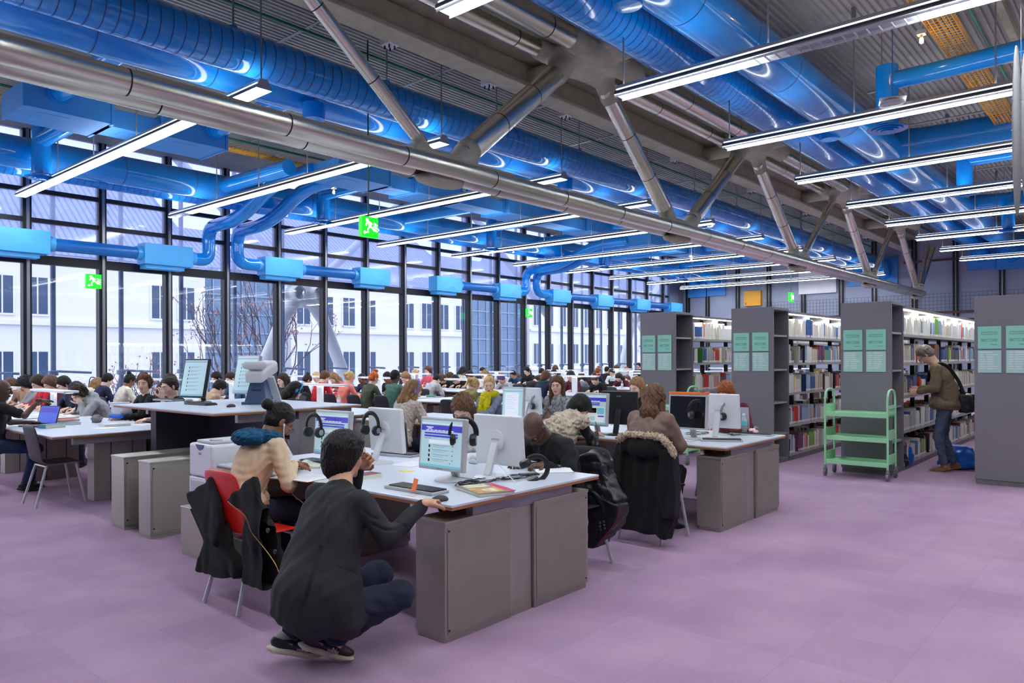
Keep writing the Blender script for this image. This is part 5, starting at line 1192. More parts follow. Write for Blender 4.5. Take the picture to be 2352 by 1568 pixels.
def body_mesh(J, fem, h=.014, k=.68):
    pts = [J[a] for a in ('pelvis', 'neck', 'shL', 'shR', 'elL', 'elR', 'wrL', 'wrR', 'knL', 'knR', 'anL', 'anR')]
    lo = [min(p[i] for p in pts)-.2 for i in range(3)]; hi = [max(p[i] for p in pts)+.2 for i in range(3)]; s = SDF(lo, hi, h)
    N = {a: npv(J[a]) for a in J if isinstance(J[a], Vector)}
    s.cap(N['pelvis'], N['chest'], .125*k, .135*k, .05); s.cap(N['chest'], N['neck'], .13*k, .06, .05); s.cap(N['shL'], N['shR'], .055*k, k=.05)
    for a in 'LR':
        s.cap(N['sh'+a], N['el'+a], .05*k, .036, .03); s.cap(N['el'+a], N['wr'+a], .036, .026, .02)
        s.cap(N['hip'+a], N['kn'+a], .08*k, .055*k, .04); s.cap(N['kn'+a], N['an'+a], .055*k, .036*k, .03); s.cap(N['an'+a], N['an'+a]*.6+N['to'+a]*.4, .022, .018, .02)
    return s.mesh()
def top_mesh(J, fem, h=.01, sleeve=1.0, loose=1.0, hem=.0, wr=(.005, .075, 2), collar=0, hood=0, jacket=0, short=0, extra=None, post=None, wl=.95):
    pts = [J[a] for a in ('pelvis', 'neck', 'shL', 'shR', 'elL', 'elR', 'wrL', 'wrR')]
    lo = [min(p[i] for p in pts)-.26 for i in range(3)]; hi = [max(p[i] for p in pts)+.26 for i in range(3)]; s = SDF(lo, hi, h)
    N = {a: npv(J[a]) for a in J if isinstance(J[a], Vector)}
    sp = (J['neck']-J['pelvis']).normalized(); ac = (J['shL']-J['shR']).normalized(); fr = ac.cross(sp).normalized(); M = np.array(Matrix((fr, ac, sp)).transposed())
    l = loose; sw = (J['shL']-J['shR']).length/2
    up2 = (J['neck']-J['chest']).normalized(); fr2 = ac.cross(up2).normalized(); M2 = np.array(Matrix((fr2, ac, up2)).transposed())
    s.ell(npv(J['chest']+up2*.04), np.array(((.115 if not fem else .11)*l, (sw-.015)*l, .2)), M2, .05)
    s.ell(npv(J['pelvis'].lerp(J['chest'], .45)), np.array((.115*l, (.155 if not fem else .135)*l, .19)), M, .05); s.ell(N['pelvis'], np.array((.12*l, (.165 if not fem else .17)*l, .13)), M, .05)
    if fem: s.ell(npv(J['chest']+fr2*.07+up2*.01), np.array((.07, .12, .07)), M2, .04)
    s.cap(npv(J['shL']-ac*.02), npv(J['shR']+ac*.02), .052*l, k=.05); s.cap(npv(J['chest']+up2*.1), npv(J['neck']-up2*.01), .09, .062+.008*collar, .04)
    if extra: extra(s)
    for a in 'LR':
        e = J['el'+a]; w_ = J['el'+a].lerp(J['wr'+a], wl if sleeve >= 1 else .5)
        if not short: s.cap(N['sh'+a], npv(e), .060*l, .05*l, .03); s.cap(npv(e), npv(w_), .05*l, .034*l, .02)
        else: s.cap(N['sh'+a], npv(J['sh'+a].lerp(e, .75)), .06*l, .056*l, .03)
    if hood:
        s.ell(npv(J['neck']-fr2*.09-up2*.03), np.array((.075, .13, .09)), M2, .03); s.cap(npv(J['neck']+ac*.08+fr2*.01), npv(J['neck']-ac*.08+fr2*.01), .045, k=.05)
    if jacket:
        dn = J.get('hemdir', -sp); s.ell(npv(J['pelvis']+dn*.12), np.array((.16, .2, .2)), M, .06)
    s.waves(wr[0], wr[1], wr[2], ax=(1, 1, .6))
    if post: post(s)
    return s.mesh()
def legs_mesh(J, h=.011, l=1.0, cuff=.95, wr=(.004, .06, 5)):
    pts = [J[a] for a in ('pelvis', 'knL', 'knR', 'anL', 'anR')]
    lo = [min(p[i] for p in pts)-.2 for i in range(3)]; hi = [max(p[i] for p in pts)+.2 for i in range(3)]; s = SDF(lo, hi, h)
    s.ell(npv(J['pelvis']-Vector((0, 0, .02))), (.125, .165, .12) if abs((J['hipL']-J['hipR']).normalized().y) > .7 else (.165, .165, .12), k=.05)
    for a in 'LR':
        e = J['kn'+a].lerp(J['an'+a], cuff); s.cap(npv(J['hip'+a]), npv(J['kn'+a]), .088*l, .064*l, .05); s.cap(npv(J['kn'+a]), npv(e), .064*l, .05*l, .03)
    s.waves(wr[0], wr[1], wr[2]); return s.mesh()
def shoe_mesh(an, td, h=.006):
    an = Vector(an); td = Vector(td).normalized(); u = Vector((0, 0, 1)); l = u.cross(td).normalized(); u = td.cross(l)
    M = np.array(Matrix((td, l, u)).transposed()); b = an-u*.085
    s = SDF([an[i]-.28 for i in range(3)], [an[i]+.28 for i in range(3)], h)
    s.ell(npv(b+td*.0+u*.045), (.07, .042, .05), M, .02); s.ell(npv(b+td*.12+u*.035), (.1, .047, .036), M, .03); s.cap(npv(b+u*.05), npv(an+u*.01), .04, .04, k=.02); s.box(npv(b+td*.07+u*.012), (.14, .044, .012), M, .01, .008)
    return s.mesh()
# hair in head coordinates
_hair = {}
def hair_mesh(style, h=.006):
    if (style, h) in _hair: return _hair[(style, h)]
    s = SDF((-.26, -.2, -.42), (.16, .2, .26), h); big = 1.0
    if style in ('short', 'crop', 'buzz', 'mop', 'curly', 'bob', 'long', 'bun', 'bun_full', 'afro', 'beanie', 'topknot', 'low_bun', 'ponytail', 'dreads'):
        g = {'buzz': .004, 'crop': .009, 'short': .014, 'mop': .024, 'curly': .034, 'afro': .06, 'bob': .018, 'long': .016, 'bun': .009, 'bun_full': .024, 'topknot': .009, 'low_bun': .009, 'ponytail': .009, 'beanie': .016, 'dreads': .02}[style]
        s.ell((-.016, 0, .037), (.1+g, .078+g, .09+g), k=.01)
        s.ell((-.035, 0, -.02), (.075+g, .066+g, .075), k=.02)
    if style == 'mop':
        s.ell((.03, 0, .07), (.085, .08, .06), k=.02); s.ell((-.05, 0, -.03), (.075, .085, .09), k=.03); s.ell((-.06, 0, -.075), (.055, .07, .055), k=.03)
    n = (.84, 0, -.54); off = .034 if style in ('mop', 'bob', 'long', 'curly', 'afro') else .028
    s.cut((n[0], n[1], n[2]), off, .012)
    if style in ('short', 'crop', 'buzz', 'beanie', 'curly', 'bun', 'topknot', 'low_bun', 'ponytail', 'mop'):
        s.cut((.45, 0, -.9), .062 if style != 'mop' else .085, .012)
    if style == 'bob':
        for q in (-1, 1): s.cap((-.01, q*.075, .0), (.0, q*.078, -.11), .035, .025, k=.02)
        s.cap((-.06, 0, .0), (-.05, 0, -.1), .07, .06, k=.03)
    if style == 'long':
        for q in (-1, 1): s.cap((-.01, q*.078, .02), (.01, q*.085, -.16), .03, .032, k=.02); s.cap((.01, q*.085, -.16), (.02, q*.09, -.27), .032, .016, k=.02)
        s.cap((-.07, 0, .0), (-.085, 0, -.16), .072, .07, k=.03); s.cap((-.085, .03, -.16), (-.08, .03, -.33), .06, .03, k=.03); s.cap((-.085, -.04, -.16), (-.09, -.05, -.3), .055, .02, k=.03)
    if style == 'bun_full': s.cut((.45, 0, -.9), .062, .012); s.ell((-.1, -.05, .12), (.05, .05, .045), k=.012)
    if style == 'bun': s.ell((-.09, 0, .115), (.045, .045, .042), k=.012)
    if style == 'topknot': s.ell((-.02, 0, .16), (.042, .045, .035), k=.015); s.ell((-.06, .02, .15), (.03, .03, .03), k=.01)
    if style == 'low_bun': s.ell((-.14, 0, .0), (.04, .045, .042), k=.012)
    if style == 'ponytail': s.cap((-.12, 0, .05), (-.16, 0, -.02), .025, .03, k=.015); s.cap((-.16, 0, -.02), (-.15, 0, -.17), .03, .012, k=.015)
    if style == 'dreads':
        for i in range(9): a = -1.2+i*.3; s.cap((-.05-.05*math.cos(a), .09*math.sin(a), .02), (-.08-.05*math.cos(a), .12*math.sin(a), -.16), .018, .012, k=.006)
    if style in ('mop', 'short'): s.waves(.0018, .015, 3, ax=(1, 1, .08)); s.waves(.0016 if style == 'mop' else .003, .05, 5)
    elif style in ('curly', 'afro', 'bun_full'): s.waves(.009, .032, 4)
    elif style in ('long', 'bob', 'ponytail', 'dreads'): s.waves(.004, .025, 6, ax=(1, 1, .15))
    elif style != 'beanie': s.waves(.0018, .02, 6, ax=(1, 1, .3)); s.waves(.0025 if style in ('crop', 'buzz') else .001, .03, 7)
    r_ = s.mesh(); _hair[(style, h)] = r_; return r_
def glasses(par, Mh, m_=None):
    m_ = m_ or CORD; mb = MB()
    for q in (-1, 1):
        P = [(.112, q*.033+.021*math.cos(t), .001+.016*math.sin(t)) for t in [k*math.pi/8 for k in range(17)]]; mb.tube(P, .0016, 6, False); mb.tube([(.112, q*.054, .004), (.02, q*.08, .004), (-.01, q*.082, -.006)], .0016, 6)
    mb.tube([(.112, -.012, .004), (.114, 0, .006), (.112, .012, .004)], .0016, 6); o = mb.build('glasses', m_, par); o.matrix_local = Mh; return o
def finish(name, label, base, J, Mh, look, h=.004, hh=.004, body_h=.014, group=None, cat='person'):
    """skin body (one mesh) with clothes, hair and accessories as its children"""
    sk, lp = SKIN[look['skin']]; fem = look.get('fem', False)
    B = npv(base); parts = [body_mesh(J, fem, body_h)]; v, q, mi = head_mesh(J['head'], Mh, h, J['neck'], fem); parts.append((v, q))
    m2 = [np.zeros(len(parts[0][1]), int), mi]
    for a, sd in (('L', 1), ('R', -1)):
        if look.get('nohand'+a): continue
        hd = look.get('hand'+a, {}); v, q = hand_mesh(J['wr'+a], J['hd'+a], J['pn'+a], sd, hh, **hd); parts.append((v, q)); m2.append(np.zeros(len(q), int))
    V, Q = join_np(parts); V = V-B
    o = np_obj(name, V, Q, [sk, lp, EYEW, EYED, HC.get(look.get('hc', 'dark'))], None, np.concatenate(m2)); o.location = base
    tag(o, label, cat, group)
    Hl = Matrix.Translation(Vector(J['head'])-Vector(base)) @ Mh.to_4x4()
    if look.get('hair'):
        v, q = hair_mesh(look['hair'], look.get('hair_h', .005)); hr = np_obj('hair' if look['hair'] != 'beanie' else 'beanie', v, q, look.get('hair_mat') or HC[look['hc']], o); hr.matrix_local = Hl
    if look.get('top') is not None:
        v, q = top_mesh(J, fem, **look['top']); np_obj(look.get('top_name', 'sweater'), v-B, q, look['top_mat'], o)
    if look.get('legs_mat'):
        v, q = legs_mesh(J, **look.get('legs', {})); np_obj('trousers', v-B, q, look['legs_mat'], o)
        if not look.get('noshoes'):
            for a in 'LR': v, q = shoe_mesh(J['an'+a], J['to'+a]-J['an'+a]); np_obj('shoe', v-B, q, look.get('shoe_mat', BLACKM), o)
    if look.get('glasses'): glasses(o, Hl)
    return o, Hl
def seated(lean=22, pitch=35, yaw=0, fem=False, handL=(.42, .14, .8), handR=(.44, -.12, .8), s=1.0, hipz=.54, cheekR=False, cheekL=False, roll=0):
    r_ = R; J = {}; hip = Vector((0, 0, hipz)); d1 = Vector((math.sin(r_(lean*.6)), 0, math.cos(r_(lean*.6)))); d2 = Vector((math.sin(r_(lean*1.4)), 0, math.cos(r_(lean*1.4))))
    J['pelvis'] = hip; J['chest'] = hip+d1*.29*s; J['neck'] = J['chest']+d2*.21*s; hd = Vector((math.sin(r_(lean*.6+pitch*.6)), 0, math.cos(r_(lean*.6+pitch*.6)))); J['head'] = J['neck']+hd*.155*s
    Ry = Matrix.Rotation(r_(yaw), 3, 'Z'); f = Ry @ Vector((math.cos(r_(pitch)), 0, -math.sin(r_(pitch)))); u = Ry @ Vector((math.sin(r_(pitch)), 0, math.cos(r_(pitch)))); Mh = hframe(f, u)
    w_ = .165 if fem else .19; shc = J['neck']-d2*.055
    J['shL'] = shc+Vector((0.01, w_, 0)); J['shR'] = shc+Vector((0.01, -w_, 0))
    cheek = {a: J['head']+Mh @ Vector((.05, q*.115, -.105)) for a, q in (('L', 1), ('R', -1))}
    for a, t, q, ck in (('L', handL, 1, cheekL), ('R', handR, -1, cheekR)):
        if ck:
            T = cheek[a] if ck is True else J['head']+Mh @ Vector(ck); J['el'+a], J['wr'+a] = ik(J['sh'+a], T, .28, .27, (.6, q*.1, -1)); J['hd'+a] = (J['head']+Mh @ Vector((.045 if ck is True else ck[0]-.03, q*.085 if ck is True else ck[1], .06))-J['wr'+a]).normalized(); J['pn'+a] = Mh @ Vector((0, -q, 0))
        else:
            J['el'+a], J['wr'+a] = ik(J['sh'+a], Vector(t), .27, .24, (-.1, q*.6, -1)); J['hd'+a] = Vector((.9, -q*.35, -.05)); J['pn'+a] = Vector((0, 0, -1))
    for a, q in (('L', 1), ('R', -1)):
        J['hip'+a] = hip+Vector((0.02, q*.09, -.02)); J['kn'+a] = Vector((.43, q*.12, .52)); J['an'+a] = Vector((.36+.05*q, q*.12, .095)); J['to'+a] = J['an'+a]+Vector((.14, q*.02, -.05))
    return J, Mh
# ---------------------------------------------------------------- readers at the far tables
VAR = {'U': dict(lean=8, pitch=14), 'M': dict(lean=20, pitch=32), 'L': dict(lean=32, pitch=48), 'D': dict(lean=44, pitch=66), 'C': dict(lean=26, pitch=36, cheekR=True), 'K': dict(lean=24, pitch=34, cheekL=True),
       'UL': dict(lean=10, pitch=10, yaw=35), 'UR': dict(lean=10, pitch=10, yaw=-35), 'F': dict(lean=14, pitch=6, yaw=48)}
_cv = {}
def variant(k, fem, short):
    key = (k, fem, short)
    if key in _cv: return _cv[key]
    J, Mh = seated(fem=fem, **VAR[k])
    parts = [body_mesh(J, fem, .02)]; v, q, mi = head_mesh(J['head'], Mh, .0065, J['neck'], fem); parts.append((v, q)); m2 = [np.zeros(len(parts[0][1]), int), mi]
    for a, sd in (('L', 1), ('R', -1)):
        v, q = hand_mesh(J['wr'+a], J['hd'+a], J['pn'+a], sd, .0055); parts.append((v, q)); m2.append(np.zeros(len(q), int))
    V, Q = join_np(parts); sk = SKIN['fair']
    o = np_obj('person', V, Q, [sk[0], sk[1], EYEW, EYED, HC['dark']], None, np.concatenate(m2)); body = o.data; bpy.data.objects.remove(o)
    v, q = top_mesh(J, fem, .0135, short=short, wr=(.005, .09, 3)); o = np_obj('top', v, q, BLACKM); top = o.data; bpy.data.objects.remove(o)
    v, q = legs_mesh(J, .018); o = np_obj('legs', v, q, BLACKM); legs = o.data; bpy.data.objects.remove(o)
    _cv[key] = (body, top, legs, J, Mh); return _cv[key]
def shared(name, me, par, mats):
    o = bpy.data.objects.new(name, me); COL.objects.link(o)
    if par: o.parent = par
    for i, m_ in enumerate(mats): o.material_slots[i].link = 'OBJECT'; o.material_slots[i].material = m_
    return o
_hm = {}
def hair_shared(style):
    if style not in _hm:
        v, q = hair_mesh(style, .0075); o = np_obj('hair', v, q, BLACKM); _hm[style] = o.data; bpy.data.objects.remove(o)
    return _hm[style]
chair_proto = chair(-6, -6, 0, BLK, 'x')
TOPC = dict(grey=(150, 152, 158), lgrey=(180, 182, 186), cream=(226, 218, 200), maroon=(96, 28, 50), red=(206, 30, 44), navy=(34, 42, 70), black=(28, 28, 32), salmon=(238, 132, 118), pink=(226, 96, 110), camo=(74, 80, 62), green=(74, 112, 98), olive=(150, 142, 84), beige=(186, 158, 128), blue=(48, 78, 112), teal=(24, 76, 84), white=(232, 232, 234), plaid=(200, 110, 116), purple=(80, 72, 104), dgrey=(76, 80, 88), pgrey=(112, 122, 138), tan=(170, 140, 110))
TM_ = {k: cloth(k, c) for k, c in TOPC.items()}
_cv_n = [0]
FORCE = {889: 2, 831: 2, 858: 2, 908: 2, 803: 2, 746: 2}
def nearest_row(u, v, side, zh):
    best = None
    for k in ([FORCE[u]] if u in FORCE else range(0, 8)):
        Xh = 2.95+3.5*k-.12 if side == 'n' else 4.4+3.5*k+.12
        if k == 0: Xh -= .06
        P = onX(u, v, Xh)
        if P.x > 0 and P.y > (12.0 if k == 0 else 8.9) and P.y < 17.6:
            e = abs(P.z-zh)
            if best is None or e < best[0]: best = (e, k, P)
    return best
used_seat = []
def reader(u, v, side, var, hair, hc, skin, top, label, fem=False, short=False, extra=None, legs='black'):
    body, tm, lg, J, Mh = variant(var, fem, short); b = nearest_row(u, v, side, J['head'].z)
    if b is None: print('NO SEAT', label); return
    e, k, P = b; rz = 0 if side == 'n' else math.pi; off = J['head'].x; y = P.y+(-J['head'].y if side == 'n' else J['head'].y)
    x = P.x-off if side == 'n' else P.x+off
    best = None
    for st in range(0, 60):
        yy = y+(.05*((st+1)//2))*(1 if st % 2 else -1)
        if all(abs(sx-x) > .5 or abs(sy-yy) > .55 for sx, sy in used_seat): best = yy; break
    y = best if best is not None else y
    used_seat.append((x, y)); dz = max(-.07, min(.07, P.z-J['head'].z)); sc = 1+dz/1.2
    o = shared('person', body, None, [SKIN[skin][0], SKIN[skin][1], EYEW, EYED, HC[hc]]); o.location = (x, y, 0); o.rotation_euler = (0, 0, rz); o.scale = (1, 1, sc)
    tag(o, label, 'person', 'students reading at the long tables')
    shared('sweater', tm, o, [TM_[top]]); shared('trousers', lg, o, [TM_['navy' if legs == 'navy' else 'black']])
    Hl = Matrix.Translation(J['head']) @ Mh.to_4x4()
    if hair:
        hm = hair_shared(hair); q = shared('beanie' if hair == 'beanie' else 'hair', hm, o, [TM_['purple'] if hair == 'beanie' else HC[hc]]); q.matrix_local = Hl
    if extra == 'glasses': glasses(o, Hl)
    if extra == 'blue_hp' or extra == 'white_hp': h_ = headphones((0, 0, 0), (0, 0, 0), None, band=mat('hp_blue', (40, 160, 220), .4) if extra == 'blue_hp' else WHITEM, cup=mat('hp_blue', (40, 160, 220), .4) if extra == 'blue_hp' else WHITEM, r=.105, parent=o, name='headphones'); h_.matrix_local = Hl @ Matrix.Translation((-.01, 0, .035))
    if extra and extra.startswith('scarf'):
        s = SDF((-.16, -.16, -.1), (.16, .16, .1), .012)
        for a in range(12): t = a*math.pi/6; s.ell((.075*math.cos(t), .085*math.sin(t), .01*math.sin(3*t)), (.045, .045, .045), k=.02)
        s.waves(.006, .05, 3); vv, qq = s.mesh(); c = np_obj('scarf', vv, qq, TM_[extra.split('_')[1]], o); c.location = J['neck']+Vector((.01, 0, .02))
    c = copy_tree(chair_proto); c.location = (x-.03 if side == 'n' else x+.03, y, 0); c.rotation_euler = (0, 0, rz); c['label'] = 'shell chair under the '+label; c['group'] = 'chairs at the long reading tables'
    w_ = c['label'].split(); c['label'] = ' '.join(w_[:15])
CROWD = [
 (59, 876, 'f', 'K', 'afro', 'black', 'tan', 'grey', 'reader with big black curls in grey, behind the left lamp', True),
 (27, 872, 'f', 'L', 'mop', 'brown', 'fair', 'tan', 'brown-haired reader bent behind the leftmost lamp'),
 (88, 868, 'f', 'M', 'mop', 'dark', 'fair', 'red', 'dark-haired reader in red behind the maroon sweater'),
 (116, 868, 'f', 'M', 'mop', 'brown', 'fair', 'maroon', 'brown-haired young man in maroon sweater beside the lamp post'),
 (143, 862, 'f', 'M', 'short', 'black', 'fair', 'navy', 'reader of whom only black hair shows behind the maroon sweater'),
 (160, 866, 'f', 'L', 'short', 'black', 'fair', 'navy', 'black-haired young man in navy left of the grey hoodie'),
 (222, 874, 'n', 'L', 'bob', 'light', 'fair', 'cream', 'reader with straight light brown hair right of the grey hoodie', True),
 (238, 864, 'n', 'M', 'short', 'black', 'fair', 'navy', 'dark-haired reader by the red fire extinguisher'),
 (298, 866, 'n', 'M', 'bun', 'black', 'brown', 'cream', 'woman with black curls and cream fluffy coat seen from behind', True),
 (391, 856, 'n', 'M', 'long', 'dark', 'fair', 'black', 'long dark-haired reader behind the man in the black polo', True),
 (504, 883, 'n', 'L', 'short', 'black', 'fair', 'beige', 'bearded black-haired man in beige coat behind the counter monitor'),
 (497, 858, 'f', 'M', 'short', 'black', 'fair', 'blue', 'dark-haired reader left of the terminal screen'),
 (521, 858, 'f', 'M', 'crop', 'dark', 'fair', 'blue', 'crop-haired reader in blue beside the grey terminal screen'),
 (613, 884, 'n', 'L', 'curly', 'dark', 'fair', 'pink', 'reader half hidden right of the book scanner arm', True),
 (649, 869, 'f', 'U', 'long', 'dark', 'fair', 'black', 'curly brown-haired woman in black scarf left of blue headphones', True),
 (677, 889, 'n', 'L', 'long', 'black', 'fair', 'black', 'dark-haired woman wearing bright blue headphones', True, False, 'blue_hp'),
 (705, 861, 'n', 'L', 'bun', 'dark', 'fair', 'black', 'woman with dark updo in black top left of the red sweater', True),
 (726, 862, 'f', 'M', 'short', 'blond', 'fair', 'white', 'small blond head seen between black top and red sweater', True),
 (746, 859, 'n', 'M', 'short', 'brown', 'fair', 'red', 'brown-haired man in bright red sweater reading', False),
 (765, 857, 'f', 'L', 'long', 'light', 'fair', 'plaid', 'long-haired woman in pink plaid shirt right of red sweater', True),
 (803, 864, 'n', 'M', 'low_bun', 'blond', 'fair', 'salmon', 'blond woman with small bun in salmon pink top', True),
 (831, 867, 'f', 'M', 'crop', 'black', 'brown', 'navy', 'young man in navy between the salmon top and ginger topknot'),
 (858, 866, 'n', 'M', 'topknot', 'ginger', 'fair', 'camo', 'ginger woman with topknot in camouflage green vest', True),
 (889, 864, 'f', 'M', 'crop', 'black', 'brown', 'black', 'man with glasses left of the green t-shirt', False, False, 'glasses'),
 (908, 862, 'n', 'U', 'buzz', 'black', 'dark', 'green', 'man in dark green t-shirt seen from behind', False, True),
 (931, 866, 'f', 'K', 'mop', 'light', 'fair', 'white', 'light brown-haired reader in white right of green t-shirt', True),
 (953, 856, 'f', 'M', 'low_bun', 'blond', 'fair', 'white', 'blond woman looking down above the purple headphones', True),
 (967, 844, 'f', 'U', 'mop', 'brown', 'fair', 'pink', 'brown-haired reader near the window above the blond heads'),
 (985, 861, 'f', 'D', 'curly', 'brown', 'fair', 'black', 'curly brown head bent low left of the black-haired grey jacket'),
 (1003, 870, 'n', 'L', 'crop', 'black', 'fair', 'lgrey', 'man with black crop and pale grey jacket bent over table'),
 (1032, 866, 'n', 'D', 'afro', 'brown', 'fair', 'grey', 'reader with bushy brown curls and grey wool sweater', True),
 (1038, 850, 'f', 'D', 'short', 'black', 'fair', 'black', 'distant black head near the window left of the dreadlocks'),
 (1055, 850, 'n', 'M', 'dreads', 'black', 'brown', 'cream', 'person with dreadlocks and cream jacket', True),
 (1071, 852, 'f', 'L', 'short', 'black', 'tan', 'cream', 'black-haired man leaning right of the dreadlocks'),
 (1073, 872, 'n', 'D', 'short', 'black', 'fair', 'olive', 'black-haired reader in olive jacket bent over'),
 (1088, 884, 'n', 'L', 'ponytail', 'blond', 'fair', 'olive', 'blond ponytailed reader left of the yellow scarf', True),
 (1087, 856, 'f', 'L', 'curly', 'light', 'fair', 'white', 'curly light brown head beside the purple beanie', True),
 (1101, 869, 'f', 'L', 'beanie', 'brown', 'tan', 'lgrey', 'bearded man wearing a purple beanie'),
 (1108, 852, 'f', 'M', 'short', 'dark', 'fair', 'navy', 'distant dark head above the purple beanie'),
 (1149, 856, 'f', 'D', 'curly', 'light', 'fair', 'white', 'curly light brown head left of the blue-shirted man'),
 (1148, 868, 'n', 'D', 'short', 'dark', 'fair', 'navy', 'dark head bent right of the yellow-scarf girl'),
 (1173, 860, 'f', 'C', 'short', 'black', 'tan', 'blue', 'large man in blue shirt leaning on his hand'),
 (1196, 851, 'f', 'M', 'short', 'black', 'fair', 'black', 'distant black head just right of the blue-shirted man'),
 (1215, 853, 'n', 'D', 'bun', 'dark', 'fair', 'black', 'distant reader with dark bun before a window pane', True),
 (1212, 867, 'n', 'D', 'mop', 'brown', 'fair', 'white', 'brown-haired reader in white bent right of blue shirt', True),
 (1233, 873, 'n', 'D', 'short', 'dark', 'fair', 'black', 'dark head low left of the teal scarf'),
 (1244, 855, 'n', 'M', 'short', 'black', 'fair', 'black', 'distant black-haired reader above the teal scarf'),
 (1253, 867, 'n', 'M', 'mop', 'brown', 'fair', 'navy', 'brown-haired reader in navy with teal scarf', True, False, 'scarf_teal'),
 (1272, 858, 'f', 'M', 'crop', 'black', 'fair', 'dgrey', 'black-haired man in dark grey right of teal scarf'),
 (1275, 846, 'f', 'M', 'mop', 'brown', 'fair', 'navy', 'distant brown head by the window left of a bun'),
 (1294, 852, 'f', 'D', 'bun', 'dark', 'fair', 'grey', 'distant dark bun right of the window post', True),
 (1310, 865, 'f', 'M', 'long', 'dark', 'fair', 'maroon', 'pale long dark-haired woman in maroon plaid', True),
 (1335, 863, 'n', 'D', 'mop', 'brown', 'fair', 'white', 'distant brown head right of the maroon plaid', True),
 (1341, 875, 'n', 'D', 'short', 'black', 'fair', 'pgrey', 'man in blue-grey sweater bent forward with arms on table'),
 (1359, 863, 'n', 'D', 'short', 'black', 'fair', 'navy', 'dark head left of the auburn updo'),
 (1366, 873, 'f', 'L', 'bun', 'brown', 'fair', 'black', 'brown updo bent over papers behind the black monitor', True),
 (1373, 855, 'n', 'M', 'topknot', 'auburn', 'fair', 'navy', 'reader with auburn topknot and red scarf', True, False, 'scarf_red'),
 (1394, 851, 'n', 'U', 'crop', 'black', 'fair', 'black', 'distant crop-haired reader right of auburn topknot'),
 (1405, 857, 'f', 'M', 'short', 'dark', 'fair', 'white', 'distant dark-haired reader in white behind the lamps'),
 (1416, 848, 'f', 'M', 'mop', 'brown', 'fair', 'grey', 'distant pale-faced reader near the last windows', True),
 (1421, 869, 'f', 'L', 'long', 'dark', 'fair', 'maroon', 'long dark-haired reader beside the distant bottle', True),
 (1438, 852, 'n', 'L', 'mop', 'light', 'fair', 'lgrey', 'light brown-haired reader near the end of the first bookcase'),
 (1440, 874, 'n', 'D', 'short', 'brown', 'fair', 'lgrey', 'student in pale grey hoodie bent over the table'),
 (1466, 842, 'f', 'U', 'short', 'black', 'fair', 'black', 'black-haired reader partly hidden by the first bookcase'),
]
for t in CROWD:
    reader(t[0], t[1], t[2], t[3], t[4], t[5], t[6], t[7], t[8], *(t[9:]))
for o in [chair_proto]+list(chair_proto.children): bpy.data.objects.remove(o)
# laptops, books and papers on the far tables
it = random.Random(21)
for k in range(0, 8):
    x0 = 2.95+3.5*k
    for j, y in enumerate((9.5, 10.4, 12.2, 13.3, 15.2, 16.4)):
        if k == 0 and y < 12: continue
        if it.random() < .8:
            w_ = ['first', 'second', 'third', 'fourth', 'fifth', 'sixth'][j]
            o = MB().box((-.1, -.14, 0), (.1, .14, .012)).build('paper_sheet', PAPER, loc=(x0+it.choice((.25, 1.15)), y, TZ+.001)); o.rotation_euler = (0, 0, it.uniform(-.6, .6))
            tag(o, 'white papers, %s pile along the %s far table row toward the windows' % (w_, nth[k]), 'paper', 'papers on the far tables')
for i, (u, v, c) in enumerate(((735, 906, (60, 70, 150)), (930, 905, (170, 60, 60)), (1480, 905, (70, 120, 190)), (1075, 905, (60, 140, 110)), (1420, 893, (200, 200, 210)))):
    closed_book(u, v, .2, .28, .03, .3*i, c, ['blue book near the blue-headphone woman', 'red book on a table behind the purple headphones', 'blue book on the table before the first bookcase', 'green book left of the purple beanie', 'pale book beside the distant bottle'][i])
# ---------------------------------------------------------------- people near the camera
def world(J, Mh, x, y, rz, dz=0):
    T = Matrix.Translation((x, y, dz)) @ Matrix.Rotation(rz, 4, 'Z'); R3 = T.to_3x3(); K = {}
    for k_, v in J.items(): K[k_] = R3 @ v if k_[:2] in ('hd', 'pn') else T @ v
    return K, R3 @ Mh
def by_head(P, rz, kw, label, look, name='person', **fk):
    J, Mh = seated(**kw); h = Matrix.Rotation(rz, 3, 'Z') @ J['head']; x, y = P[0]-h.x, P[1]-h.y; dz = P[2]-h.z
    kw = dict(kw); kw['hipz'] = kw.get('hipz', .54)+max(-.04, min(.06, dz)); J, Mh = seated(**kw); J, Mh = world(J, Mh, x, y, rz)
    return (*finish(name, label, (x, y, 0), J, Mh, look, **fk), J, Mh, (x, y))
def crease(s, pix, r=.006, k=.008, d0=2.5, d1=6.0):
    pts = []
    for u, v in pix:
        rr = ray(u, v); t = d0
        while t < d1:
            p = rr*t+Vector((0, 0, EYE)); i = [int(round((p[a]-s.lo[a])/s.h)) for a in range(3)]
            if all(0 <= i[a] < s.n[a] for a in range(3)) and s.F[i[0], i[1], i[2]] < 0: pts.append(p); break
            t += .006
    for a, b in zip(pts, pts[1:]):
        if (a-b).length < .25: s.cap(npv(a), npv(b), r, k=k, sub=True)
JEANS = cloth('denim', (44, 62, 96), .25, 14); JEAND = cloth('dark_denim', (26, 34, 56), .2, 14); BLKC = cloth('black_cloth', (17, 17, 19), .08, 6); BLAZ = cloth('charcoal_blazer', (31, 32, 36), .06, 10, .3, .85, 500)
BEIG = cloth('beige_cotton', (216, 192, 160), .06, 6); TEAL = cloth('teal_wool', (14, 78, 112), .2, 20, 1.0, .95, 90)
